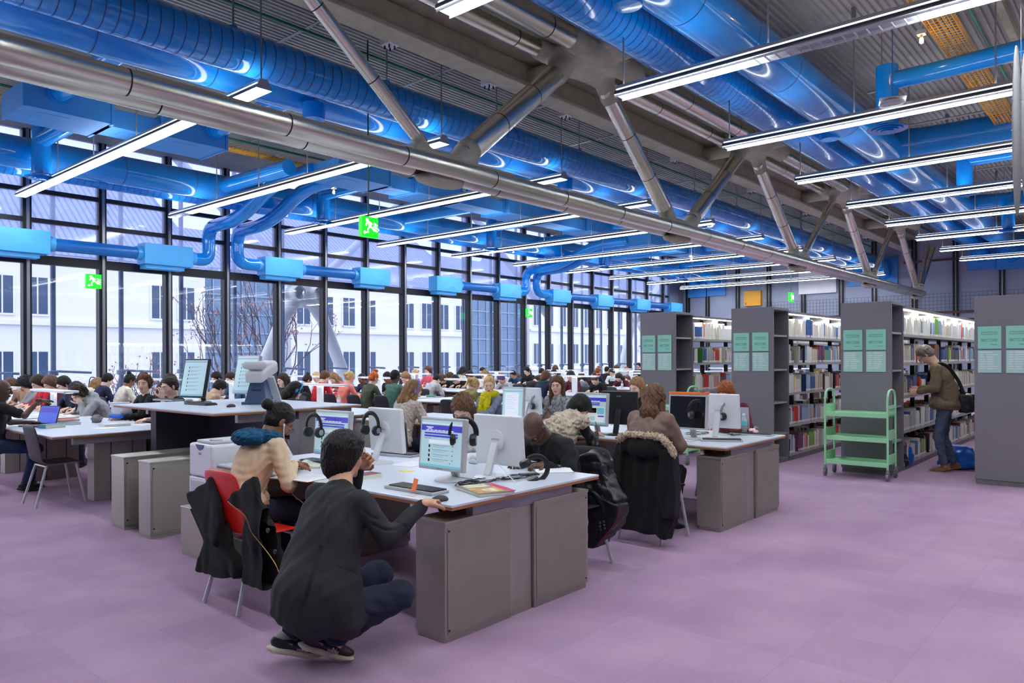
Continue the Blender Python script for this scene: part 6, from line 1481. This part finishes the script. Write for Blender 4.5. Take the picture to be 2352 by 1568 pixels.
# the crouching man
J = dict(pelvis=Vector((2.2, 3.235, .34)), chest=Vector((2.30, 3.27, .64)), neck=Vector((2.44, 3.32, .905)), head=Vector((2.515, 3.385, 1.07)),
 shL=Vector((2.42, 3.50, .86)), shR=Vector((2.42, 3.12, .86)), elL=Vector((2.72, 3.6, .80)), wrL=Vector((2.70, 3.50, .98)), elR=Vector((2.5, 3.00, .68)), wrR=Vector((2.74, 2.985, .825)),
 hdL=Vector((.3, -.55, .6)), pnL=Vector((-.9, -.1, -.3)), hdR=Vector((.85, .45, .0)), pnR=Vector((0, 0, -1)),
 hipL=Vector((2.24, 3.33, .31)), hipR=Vector((2.26, 3.17, .31)), knL=Vector((2.68, 3.3, .40)), knR=Vector((2.60, 3.03, .36)), anL=Vector((2.22, 3.47, .17)), anR=Vector((2.33, 3.24, .16)), toL=Vector((2.40, 3.42, .03)), toR=Vector((2.42, 3.22, .04)))
Mh = hframe((.97, .1, -.08), (.1, 0, 1))
def skirt(s):
    s.cap((2.40, 3.31, .80), (2.20, 3.235, .46), .135, .14, .06); s.cap((2.36, 3.40, .78), (2.17, 3.33, .42), .09, .11, .06); s.cap((2.37, 3.2, .78), (2.25, 3.13, .42), .10, .11, .06)
    s.cap((2.18, 3.24, .44), (2.17, 3.24, .32), .14, .135, .05); s.cap((2.24, 3.14, .44), (2.30, 3.10, .28), .11, .09, .05); s.cap((2.33, 3.12, .50), (2.39, 3.08, .31), .06, .05, .05); s.cap((2.15, 3.33, .42), (2.13, 3.33, .33), .09, .09, .05)
    s.cut((0, .5, -1), .5*3.06-.19, .008)
def seams_of_blazer(s):
    crease(s, [(768, 1105), (748, 1160), (738, 1210), (733, 1255)], .003)
    crease(s, [(733, 1255), (718, 1300), (703, 1350), (690, 1400), (680, 1440)], .008)
    crease(s, [(828, 1118), (806, 1145), (793, 1180), (797, 1215)], .004); crease(s, [(770, 1300), (800, 1308), (822, 1320)], .003)
    crease(s, [(762, 1385), (756, 1420), (750, 1460)], .003); crease(s, [(850, 1200), (880, 1215), (905, 1213)], .005); crease(s, [(905, 1195), (925, 1205), (935, 1222)], .004); crease(s, [(830, 1170), (850, 1185), (865, 1190)], .004)
def skirt2(s):
    skirt(s)
look = dict(skin='tan', hc='black', hair='mop', hair_h=.004, top=dict(h=.008, loose=1.08, wr=(.004, .1, 11), collar=1, extra=skirt2, post=seams_of_blazer, wl=.9), top_name='blazer', top_mat=BLAZ, legs_mat=JEAND, noshoes=True, legs=dict(h=.008, l=1.15, wr=(.0035, .07, 3)), handR=dict(curl=.35, spread=.1), handL=dict(curl=1.5, spread=.03, thumb=.2), glasses=True)
man, Hl = finish('person', 'crouching black-haired man in charcoal blazer using the mouse at the table corner', (2.3, 3.25, 0), J, Mh, look, h=.0035, hh=.0035)
B = Vector((2.3, 3.25, 0))
# lapel collar, cuff buttons
s = SDF((2.25, 3.1, .75), (2.7, 3.6, 1.05), .007)
for a in range(14): t = a*2*math.pi/14; c0 = Vector((2.445, 3.325, .90)); s.cap(npv(c0+Vector((.07*math.cos(t), .078*math.sin(t), -.02-.035*math.cos(t)))), npv(c0+Vector((.066*math.cos(t+.45), .074*math.sin(t+.45), -.02-.035*math.cos(t+.45)))), .017, k=.01)
v, q = s.mesh(); np_obj('collar', v-npv(B), q, BLAZ, man)
for i in range(3):
    p = Vector((2.66, 2.955, .772))+Vector((-.022*i, .003*i, -.012*i))-B; MB().lathe(tuple(p), [(.0, -.004), (.007, -.003), (.007, .003), (0, .004)], 12, 'y').build('cuff_button', BLACKM, man)
for p in ((2.50, 3.0, .46), (2.53, 2.985, .37)): p = Vector(p)-B; MB().lathe(tuple(p), [(.0, -.004), (.009, -.003), (.009, .003), (0, .004)], 12, 'y').build('front_button', BLACKM, man)
# sneakers
CRM = mat('cream_sole', (214, 208, 180), .6, var=.15, vscale=20); SBK = mat('sneaker_black', (24, 26, 32), .35); SGR = mat('sneaker_grey', (150, 146, 140), .8)
def sneaker(heel, toe, label):
    heel, toe = Vector(heel), Vector(toe); d = (toe-heel).normalized(); L = (toe-heel).length; l = Vector((0, 0, 1)).cross(d).normalized(); u = d.cross(l); M3 = Matrix((d, l, u)).transposed(); M = np.array(M3)
    P = lambda a, b, c: npv(heel+d*a+l*b+u*c)
    root = empty('sneaker', heel-B); root.parent = man
    lo = [min(heel[i], toe[i])-.12 for i in range(3)]; hi = [max(heel[i], toe[i])+.14 for i in range(3)]
    s = SDF(lo, hi, .0045); s.ell(P(.07, 0, .012), (.085, .037, .02), M, .01); s.ell(P(L-.085, .003, .010), (.098, .048, .019), M, .02); s.box(P(L*.45, 0, .010), (L*.4, .031, .015), M, .01, .015); v, q = s.mesh(); np_obj('sole', v-npv(heel), q, CRM, root)
    s = SDF(lo, hi, .0045); s.ell(P(.055, 0, .05), (.055, .034, .04), M, .02); s.cap(P(.05, 0, .05), P(.06, 0, .088), .032, .033, .02); s.ell(P(L*.5, 0, .045), (.09, .038, .032), M, .03); s.ell(P(L-.075, .003, .036), (.08, .045, .027), M, .02); s.cap(P(.12, 0, .075), P(.19, 0, .058), .024, .02, .015); v, q = s.mesh()
    c = (v[q].mean(1)-npv(heel)) @ M; mi = np.zeros(len(q), int); mi[((c[:, 2] > .075) & (c[:, 0] < .13)) | ((c[:, 0] > .12) & (c[:, 0] < .2) & (np.abs(c[:, 1]) < .022) & (c[:, 2] > .05))] = 1; mi[(c[:, 0] > .14) & (c[:, 0] < .2) & (c[:, 2] < .04)] = 1
    np_obj('upper', v-npv(heel), q, [SBK, SGR], root, mi)
    mb = MB()
    for k in range(5): a = .125+.02*k; mb.tube([P(a, -.022, .078-.006*k)-npv(heel), P(a+.008, 0, .086-.006*k)-npv(heel), P(a, .022, .078-.006*k)-npv(heel)], .0028, 6)
    mb.build('laces', SGR, root)
    T = Matrix.Translation(d*.175-l*.0425+u*.042) @ Matrix((d, u, -l)).transposed().to_4x4(); text_mesh('N', .034, T, PAPER, root, depth=.002)
    T = Matrix.Translation(d*.095-l*.036+u*.052) @ Matrix((d, u, -l)).transposed().to_4x4(); text_mesh('1500', .017, T, PAPER, root, depth=.002)
sneaker((2.235, 3.40, .105), (2.44, 3.235, .012), 'near')
sneaker((2.13, 3.53, .085), (2.36, 3.40, .012), 'far')
# the woman in the beige jacket
P = onX(640, 962, 2.98)
look = dict(skin='brown', hc='black', fem=True, hair='bun', hair_h=.004, top=dict(h=.008, loose=1.08, wr=(.004, .06, 4), sleeve=1), top_name='jacket', top_mat=BEIG, legs_mat=JEAND, glasses=True)
_hair.clear()
def back_bun():
    s = SDF((-.26, -.2, -.2), (.16, .2, .26), .004); s.ell((-.016, 0, .037), (.107, .085, .098), k=.01); s.ell((-.035, 0, -.02), (.08, .072, .075), k=.02); s.cut((.84, 0, -.54), .03, .01); s.cut((.45, 0, -.9), .062, .01); s.waves(.0015, .02, 6, ax=(1, 1, .3))
    s.ell((-.150, 0, .035), (.042, .045, .042), k=.008); return s.mesh()
_hair[('back_bun', .004)] = back_bun(); look['hair'] = 'back_bun'
wo, Hl, J, Mh, b2 = by_head(P, 0, dict(lean=24, pitch=42, fem=True, yaw=-8, handL=(.42, .12, .83), handR=(.32, -.12, .86)), 'woman with dark bun, blue scarf and beige jacket reading a thick book', look, h=.0038, hh=.004)
B2 = Vector((b2[0], b2[1], 0)); n = J['neck']
s = SDF([n[i]-.26 for i in range(3)], [n[i]+.24 for i in range(3)], .008)
for a in range(20):
    t = a*math.pi/10; s.ell(npv(n+Vector((.085*math.cos(t)-.045, .10*math.sin(t), .025-.02*math.cos(t)))), (.05, .05, .042), k=.015)
for a in range(9): t = 2.2+a*.22; s.ell(npv(n+Vector((.14*math.cos(t)-.05, .15*math.sin(t), .02))), (.05, .05, .045), k=.015)
s.waves(.006, .035, 5, ax=(.3, .3, 1)); v, q = s.mesh(); np_obj('scarf', v-npv(B2), q, TEAL, wo)
s = SDF((B2.x-.35, B2.y-.35, .4), (B2.x+.35, B2.y+.35, .85), .009); s.ell((B2.x+.03, B2.y, .62), (.14, .18, .13), k=.04); s.waves(.006, .07, 8); s.cut((0, 0, -1), -.5); v, q = s.mesh(); np_obj('jacket_hem', v-npv(B2), q, BEIG, wo)
ear = Matrix.Translation(J['head']-B2) @ Mh.to_4x4(); q0 = ear @ Vector((.012, -.092, -.02))
auto(MB().tube(curve([q0, q0+Vector((-.01, -.01, -.06)), q0+Vector((.0, -.02, -.2)), (q0.x+.0, q0.y-.08, .66), (q0.x+.08, q0.y-.15, .58), (q0.x+.05, q0.y-.1, .47)], 6), .0026, 8).build('earphone_cable', PAPER, wo)); MB().cbox((q0.x, q0.y, q0.z), (.012, .012, .02)).build('earphone', PAPER, wo, bevel=.004)
# bald man
P = onX(1226, 984, 4.42)
look = dict(skin='dark', hc='black', hair=None, top=dict(h=.008, loose=1.1, wr=(.006, .08, 6)), top_mat=BLKC, legs_mat=BLKC, glasses=True, handR=dict(curl=.9), handL=dict(curl=.7))
by_head(P, math.pi-.1, dict(lean=30, pitch=60, yaw=12, handL=(.42, .16, .82), handR=(.44, -.05, .83)), 'bald man with glasses in a black sweater bent over his phone', look, h=.0038, hh=.004)
p = onX(1213, 1058, 4.08); o = MB().box((-.035, -.07, 0), (.035, .07, .009)).build('phone', MBK, loc=(p.x, p.y, TZ+.002), bevel=.003); o.rotation_euler = (0, 0, .9); tag(o, 'black phone held low by the bald man', 'phone')
# brown-haired woman behind the monitors
P = onX(1063, 930, 4.5)
by_head(P, math.pi, dict(lean=24, pitch=40, yaw=25, fem=True), 'brown-haired woman looking down behind the library-page monitor', dict(skin='fair', hc='brown', fem=True, hair='bob', top=dict(h=.01, loose=1.1), top_mat=TM_['white'], legs_mat=BLKC, glasses=True), h=.0042)
# blonde with purple headphones
P = onX(949, 888, 6.32); KN = cloth('knit_beige', (206, 194, 180), .25, 30, 1.2, .95, 60)
o, Hl, J, Mh, b2 = by_head(P, 0, dict(lean=22, pitch=24, yaw=-12, fem=True), 'long-haired blonde with purple headphones and beige knitted sweater', dict(skin='fair', hc='light', fem=True, hair='long', top=dict(h=.01, loose=1.2, wr=(.005, .04, 3)), top_name='knit_sweater', top_mat=KN, legs_mat=JEAND), h=.005)
PUR = mat('headphone_purple', (128, 106, 206), .4); h_ = headphones((0, 0, 0), (0, 0, 0), None, band=PUR, cup=PUR, r=.105, parent=o); h_.matrix_local = Hl @ Matrix.Translation((-.01, 0, .04))
# yellow scarf
P = onX(1123, 884, 8.05); YW_ = cloth('yellow_wool', (224, 206, 20), .2, 25, 1.2, .95, 70)
o, Hl, J, Mh, b2 = by_head(P, math.pi, dict(lean=12, pitch=8, yaw=38, fem=True, handL=(.5, .05, .81), handR=(.5, -.05, .81)), 'blond girl with thick yellow scarf facing the camera', dict(skin='fair', hc='blond', fem=True, hair='bun', top=dict(h=.01), top_mat=cloth('denim_jacket', (122, 130, 152), .1), legs_mat=JEAND), h=.0042)
def scarf(o, J, b, m_, drop=.25, side=(-1, 0), rad=.045):
    n = J['neck']; B_ = Vector((b[0], b[1], 0)); s = SDF([n[i]-.3 for i in range(2)]+[n[2]-.45], [n[i]+.3 for i in range(2)]+[n[2]+.2], .009); f = Vector((side[0], side[1], 0))
    for a in range(16): t = a*math.pi/8; s.ell(npv(n+Vector((.08*math.cos(t), .085*math.sin(t), .02))), (rad, rad, rad), k=.015)
    for c_ in (-.04, .05): s.cap(npv(n+f*.1+Vector((0, c_, 0))), npv(n+f*.15+Vector((0, c_*1.3, -drop))), .042, .05, .02)
    s.waves(.007, .035, 5); v, q = s.mesh(); np_obj('scarf', v-npv(B_), q, m_, o)
scarf(o, J, b2, YW_)
# patterned sweater woman
P = onX(1279, 886, 8.1); PAT = mat('snake_pattern_knit', (150, 150, 152), .9, var=.75, vscale=28)
by_head(P, math.pi, dict(lean=10, pitch=6, yaw=22, fem=True), 'long-haired woman in black and white patterned sweater beside the far white monitor', dict(skin='fair', hc='brown', fem=True, hair='long', top=dict(h=.01, loose=1.08), top_mat=PAT, legs_mat=BLKC), h=.0042)
# fur vest
P = onX(1330, 938, 6.42); FV = mat('fur_beige', (196, 182, 160), 1, var=.45, vscale=22, stretch=(3, 1, .6), bump=1.2, bscale=60)
o, Hl, J, Mh, b2 = by_head(P, -.1, dict(lean=36, pitch=52, yaw=-10, fem=True, handL=(.5, .1, .81), handR=(.48, -.14, .82)), 'black-haired person in a beige fur vest writing beside the violet-page monitor', dict(skin='fair', hc='black', fem=True, hair='mop', top=dict(h=.01, loose=1.0), top_name='leather_sleeves', top_mat=mat('black_leather', (22, 22, 25), .35, bump=.3, bscale=40), legs_mat=BLKC, handR=dict(curl=1.0)), h=.005)
B_ = Vector((b2[0], b2[1], 0)); s = SDF([J['pelvis'][i]-.35 for i in range(3)], [J['neck'][i]+.35 for i in range(3)], .011); s.cap(npv(J['pelvis']), npv(J['chest']), .15, .165, .05); s.cap(npv(J['chest']), npv(J['neck']), .17, .10, .05); s.cap(npv(J['shL']), npv(J['shR']), .085, k=.05); s.waves(.009, .035, 6); v, q = s.mesh(); np_obj('fur_vest', v-npv(B_), q, FV, o)
w0 = J['wrR']+J['hdR']*.09-B_; MB().cyl(w0+Vector((0, 0, -.02)), w0+Vector((-.03, .01, .12)), .004, 8).build('pencil', mat('red_pencil', (130, 30, 30), .4), o)
# long-haired woman over the fur-hood coat
P = onX(1503, 912, 6.18); TP = cloth('taupe_knit', (128, 106, 96), .15, 14)
o, Hl, J, Mh, b2 = by_head(P, 0, dict(lean=16, pitch=22, yaw=8, fem=True), 'woman with long brown hair and taupe sweater seated with back to camera', dict(skin='fair', hc='brown', fem=True, hair='long', top=dict(h=.01, loose=1.3, wr=(.004, .08, 3)), top_mat=TP, legs_mat=BLKC), h=.005)
# pale girl behind the black monitor
P = onX(1462, 893, 8.2)
by_head(P, math.pi, dict(lean=14, pitch=14, yaw=-5, fem=True), 'pale girl with long light brown hair in profile behind the black monitor', dict(skin='fair', hc='light', fem=True, hair='long', top=dict(h=.012), top_mat=TM_['black'], legs_mat=BLKC), h=.0042)
# auburn hair behind the white monitor
P = onX(1667, 900, 8.25)
by_head(P, math.pi, dict(lean=22, pitch=34, fem=True), 'auburn-haired woman mostly hidden behind the white monitor back', dict(skin='fair', hc='auburn', fem=True, hair='bob', top=dict(h=.012), top_mat=TM_['maroon'], legs_mat=BLKC), h=.005)
# left table people
P = onX(-8, 884, 2.85)
o, Hl, J, Mh, b2 = by_head((P.x, P.y-.2, P.z), -.1, dict(lean=8, pitch=8, yaw=-20, handL=(.45, .2, .82), handR=(.42, -.30, 1.12)), 'dark-skinned man in jeans gesturing at the left picture edge', dict(skin='dark', hc='black', hair=None, top=dict(h=.01, short=1), top_mat=BLKC, legs_mat=JEANS, shoe_mat=mat('black_trainers', (28, 28, 34), .5), handR=dict(curl=.2, spread=.2)), h=.0045)
P = onX(180, 881, 4.30); GH = cloth('hoodie_grey', (158, 160, 164), .1, 20)
by_head(P, math.pi, dict(lean=38, pitch=44, yaw=10, cheekL=(.10, .075, -.09), handR=(.44, -.1, .82)), 'curly-haired young man in grey hoodie resting his temple on his hand', dict(skin='fair', hc='dark', hair='curly', top=dict(h=.009, loose=1.12, hood=1), top_name='hoodie', top_mat=GH, legs_mat=JEAND, handL=dict(curl=1.3)), h=.0042, hh=.0042)
P = onX(330, 874, 4.62)
by_head(P, math.pi, dict(s=1.1, lean=12, pitch=2, yaw=46, fem=True, handL=(.46, .05, .82), handR=(.46, -.04, .82)), 'smiling brown-haired young woman in black cardigan looking at the camera', dict(skin='fair', hc='brown', fem=True, hair='bun_full', top=dict(h=.009, loose=1.0), top_name='cardigan', top_mat=BLKC, legs_mat=BLKC), h=.0035, hh=.0045)
P = onX(389, 880, 4.58)
by_head(P, math.pi, dict(s=1.1, lean=14, pitch=16, yaw=4, cheekL=(.16, .05, -.11), handR=(.45, -.1, .82)), 'dark-haired man in black short-sleeved polo hiding his face behind his hand', dict(skin='fair', hc='dark', hair='crop', top=dict(h=.009, short=1), top_name='polo_shirt', top_mat=BLKC, legs_mat=BLKC, handL=dict(curl=.5)), h=.0042, hh=.0045)
# standing man at the shelves
bx, by = 11.98, 2.28
F = Vector((-.1, 1, 0)).normalized(); Lf = Vector((-1, -.1, 0)).normalized(); U = Vector((0, 0, 1)); Q = lambda f, l, z: Vector((bx, by, 0))+F*f+Lf*l+U*z
J = dict(pelvis=Q(-.02, 0, .98), chest=Q(.02, 0, 1.27), neck=Q(.12, 0, 1.50), head=Q(.235, 0, 1.63), shL=Q(.09, .19, 1.44), shR=Q(.09, -.19, 1.44), elL=Q(.08, .25, 1.17), elR=Q(.10, -.24, 1.18), wrL=Q(.31, .17, 1.11), wrR=Q(.33, -.1, 1.14), hdL=F-U*.05, hdR=F+U*.0, pnL=-Lf, pnR=Lf,
 hipL=Q(-.02, .1, .93), hipR=Q(-.02, -.1, .93), knL=Q(.07, .1, .5), knR=Q(.03, -.11, .5), anL=Q(.0, .12, .095), anR=Q(-.1, -.12, .095), toL=Q(.14, .13, .05), toR=Q(.04, -.13, .05))
Mh = hframe(F*.66-U*.72, F*.72+U*.66); FL = cloth('brown_fleece', (124, 106, 86), .15, 25, .9, .95, 120)
look = dict(skin='fair', hc='grey', hair='short', top=dict(h=.01, loose=1.2, wr=(.005, .09, 5)), top_name='fleece_jacket', top_mat=FL, legs_mat=cloth('faded_jeans', (80, 92, 118), .25, 14), legs=dict(l=1.02, wr=(.006, .07, 3)), glasses=True, shoe_mat=mat('brown_shoe', (136, 98, 56), .6), handL=dict(curl=.7), handR=dict(curl=.6))
sm, Hl = finish('person', 'standing grey-haired man in brown fleece and jeans browsing the bookshelf', (bx, by, 0), J, Mh, look, h=.005, hh=.005)
B_ = Vector((bx, by, 0)); s = SDF((bx-.4, by-.4, .75), (bx+.4, by+.4, 1.3), .012); s.cap(npv(Q(0, 0, 1.15)), npv(Q(-.02, 0, .9)), .17, .185, .05); s.ell(npv(Q(0, .05, .93)), (.19, .17, .1), k=.05); s.waves(.006, .09, 6); s.cut((0, 0, -1), -.86); v, q = s.mesh(); np_obj('jacket_hem', v-npv(B_), q, FL, sm)
# shoulder bag
sb = empty('shoulder_bag', Q(-.26, -.08, .95), 0, 'black shoulder bag hanging behind the standing man on a wide strap', 'bag')
s = SDF((-.3, -.3, -.25), (.3, .3, .25), .01); s.box((0, 0, 0), (.15, .08, .13), rd=.04, k=.02); s.box((.08, -.05, .06), (.09, .06, .07), rd=.02, k=.02); s.box((-.02, -.07, -.03), (.1, .04, .08), rd=.02, k=.02); s.waves(.004, .08, 2); v, q = s.mesh(); np_obj('bag_body', v, q, BKB, sb)
mb = MB(); c = [Q(-.24, -.02, 1.05), Q(-.18, -.0, 1.25), Q(-.06, .06, 1.46), Q(.05, .13, 1.52), Q(.17, .15, 1.42), Q(.2, .05, 1.25)]; mb.tube([p-sb.location for p in curve(c, 5)], .024, 10, sq=(1, .3)); auto(mb.build('strap', BKB, sb))
# ---------------------------------------------------------------- coats and bags on chairs
def drape(name, label, cat, lo, hi, prims, m_, wv=(.008, .11, 3), cuts=(), h=.011, ax=(1, 1, .25)):
    s = SDF(lo, hi, h)
    for p in prims:
        if p[0] == 'c': s.cap(p[1], p[2], p[3], p[4], k=p[5] if len(p) > 5 else .04)
        elif p[0] == 'e': s.ell(p[1], p[2], k=.04)
        else: s.box(p[1], p[2], Matrix.Rotation(p[3], 3, p[4]) if len(p) > 4 else None, .03, .04)
    s.waves(*wv, ax=ax)
    for n_, o_ in cuts: s.cut(n_, o_)
    v, q = s.mesh(); b = Vector(((lo[0]+hi[0])/2, (lo[1]+hi[1])/2, lo[2])); o = np_obj(name, v-npv(b), q, m_); o.location = b
    if label: tag(o, label, cat)
    return o, b
WOOL = cloth('black_wool', (15, 15, 17), .1, 10, .5, .95, 300)
def YZ(pts, X): return [(onX(u, v, X).y, onX(u, v, X).z) for u, v in pts]
s = SDF((2.15, 3.95, .15), (2.75, 5.2, 1.0), .008)
s.polyx(YZ([(428, 1127), (484, 1087), (494, 1130), (508, 1190), (500, 1245), (462, 1205)], 2.40), 2.405, .022, slope=.1)
s.polyx(YZ([(440, 1160), (508, 1195), (520, 1250), (548, 1300), (546, 1322), (496, 1318), (452, 1302), (470, 1235)], 2.42), 2.43, .04)
s.polyx(YZ([(577, 1088), (516, 1142), (562, 1178), (592, 1235), (640, 1240), (592, 1140)], 2.36), 2.365, .022, slope=.1)
s.polyx(YZ([(566, 1185), (600, 1195), (652, 1262), (672, 1372), (640, 1356), (560, 1336), (558, 1250)], 2.38), 2.40, .05)
s.cap((2.50, 4.25, .62), (2.56, 4.16, .36), .06, .07, .04)
s.waves(.006, .1, 4, ax=(1, 1, .3)); b = Vector((2.4, 4.5, .2)); v, q = s.mesh(); ob = np_obj('black_coat', v-npv(b), q, WOOL); ob.location = b; tag(ob, 'black wool coat with brass zip hanging from the red chair back', 'coat')
for pz in ((612, 1213), (628, 1262)): pp = onX(pz[0], pz[1], 2.335)-b; MB().lathe(tuple(pp), [(0, -.006), (.014, -.005), (.014, .005), (0, .006)], 14, 'x').build('button', MBK, ob)
zp = [onX(u, v, 2.33)-b for u, v in ((520, 1146), (562, 1180), (572, 1215), (610, 1262), (635, 1300), (644, 1352))]; auto(MB().tube(curve(zp, 5), .0024, 6).build('zip', mat('brass', (190, 150, 90), .35, .8), ob))
s = SDF((5.35, 2.85, .02), (5.95, 3.95, 1.08), .0105)
s.polyx(YZ([(1420, 1016), (1445, 1004), (1500, 1006), (1540, 1030), (1548, 1060), (1552, 1110), (1556, 1180), (1536, 1240), (1500, 1226), (1425, 1212), (1405, 1165), (1398, 1090)], 5.62), 5.62, .06, slope=.06)
s.polyx(YZ([(1418, 1025), (1432, 1020), (1428, 1100), (1422, 1180), (1402, 1160), (1397, 1090)], 5.56), 5.58, .05)
s.polyx(YZ([(1518, 1040), (1545, 1040), (1552, 1120), (1548, 1190), (1520, 1196), (1510, 1110)], 5.54), 5.56, .05)
s.ell(npv(onX(1478, 1030, 5.55)), (.06, .20, .09), k=.05); s.cut((0, 0, -1), -.045); s.waves(.006, .13, 8, ax=(1, 1, .25))
crease(s, [(1440, 1040), (1468, 1060), (1498, 1060), (1520, 1044)], .008); crease(s, [(1508, 1070), (1506, 1120), (1505, 1190)], .006); crease(s, [(1436, 1070), (1434, 1130), (1432, 1190)], .006)
b = Vector((5.6, 3.4, .05)); v, q = s.mesh(); ob = np_obj('black_coat', v-npv(b), q, WOOL); ob.location = b; tag(ob, 'black parka with fur-trimmed hood over a chair before the second table', 'coat')
FUR = mat('fur_trim', (176, 158, 136), 1, var=.55, vscale=60, bump=1.5, bscale=120)
s = SDF((5.35, 2.9, .6), (5.8, 4.0, 1.1), .007); fp = [(1421, 1010), (1436, 1001), (1455, 999), (1476, 1003), (1498, 1005), (1518, 1009), (1533, 1022), (1543, 1038), (1547, 1052)]; rg = random.Random(2)
for a, b3 in zip(fp, fp[1:]):
    for t in (0, .33, .66):
        p = onX(a[0]*(1-t)+b3[0]*t, a[1]*(1-t)+b3[1]*t, 5.54); s.ell(npv(p), (.034, .028, .026), k=.012)
        for _ in range(9): d = Vector((rg.uniform(-1, .3), rg.uniform(-.8, .8), rg.uniform(-.7, 1))).normalized(); s.cap(npv(p), npv(p+d*.045), .012, .004, .008)
v, q = s.mesh(); np_obj('fur_trim', v-npv(b), q, FUR, ob)
# jacket and backpack on the bald man's chair
QJ = mat('quilted_black', (34, 34, 40), .4, bump=.6, bscale=30)
s = SDF((4.65, 2.75, .25), (5.2, 3.75, 1.05), .009); s.polyx(YZ([(1332, 1048), (1348, 1038), (1374, 1042), (1386, 1062), (1394, 1105), (1420, 1150), (1405, 1172), (1352, 1150), (1340, 1110)], 4.86), 4.90, .085, slope=.05); s.waves(.007, .09, 3)
for r_ in range(4): crease(s, [(1345, 1065+24*r_), (1365, 1060+24*r_), (1385, 1066+25*r_), (1405, 1080+25*r_)], .005)
crease(s, [(1362, 1045), (1370, 1090), (1384, 1140)], .005); b = Vector((4.9, 3.3, .3)); v, q = s.mesh(); o = np_obj('black_jacket', v-npv(b), q, QJ); o.location = b; tag(o, 'black quilted jacket over the bald man\'s chair', 'jacket')
s = SDF((4.6, 2.7, .05), (5.2, 3.7, .8), .009); s.polyx(YZ([(1350, 1122), (1372, 1130), (1398, 1150), (1424, 1160), (1421, 1192), (1400, 1226), (1366, 1260), (1348, 1257), (1354, 1200), (1343, 1150)], 4.84), 4.88, .085, slope=-.05); s.waves(.005, .1, 7); crease(s, [(1356, 1140), (1375, 1165), (1372, 1215), (1360, 1250)], .006); b = Vector((4.98, 3.2, .2)); v, q = s.mesh(); ob = np_obj('backpack', v-npv(b), q, mat('navy_black_nylon', (22, 23, 32), .5)); ob.location = b; tag(ob, 'black backpack with red piping and metal eyelets hanging beside the first table', 'backpack')
zp = [onX(u, v, 4.78)-b for u, v in ((1419, 1160), (1422, 1175), (1412, 1200), (1392, 1226), (1370, 1250))]; auto(MB().tube(curve(zp, 5), .0035, 6).build('red_piping', mat('dark_red_cord', (150, 24, 50), .6), ob))
for (u, v) in ((1375, 1202), (1384, 1199), (1375, 1210), (1385, 1207), (1376, 1218), (1386, 1215)): p = onX(u, v, 4.785)-b; MB().tube([tuple(p+Vector((0, .007*math.cos(t), .007*math.sin(t)))) for t in [k*math.pi/5 for k in range(11)]], .0018, 5, False).build('eyelet', GREYM, ob)
drape('grey_jacket', 'grey quilted jacket over the chair of the purple-headphone blonde', 'jacket', (5.5, 6.4, .3), (6.0, 7.2, 1.0), [('b', (5.68, 6.75, .66), (.05, .2, .2)), ('c', (5.68, 6.6, .8), (5.66, 6.55, .5), .07, .06)], cloth('grey_quilt', (92, 92, 96), .1), (.007, .08, 5))
drape('brown_coat', 'brown coat over the chair beside the patterned-sweater woman', 'coat', (8.3, 6.3, .4), (8.9, 7.0, 1.15), [('b', (8.6, 6.65, .75), (.05, .18, .22)), ('c', (8.6, 6.5, .95), (8.6, 6.5, .6), .07, .06)], TM_['tan'], (.007, .08, 5))
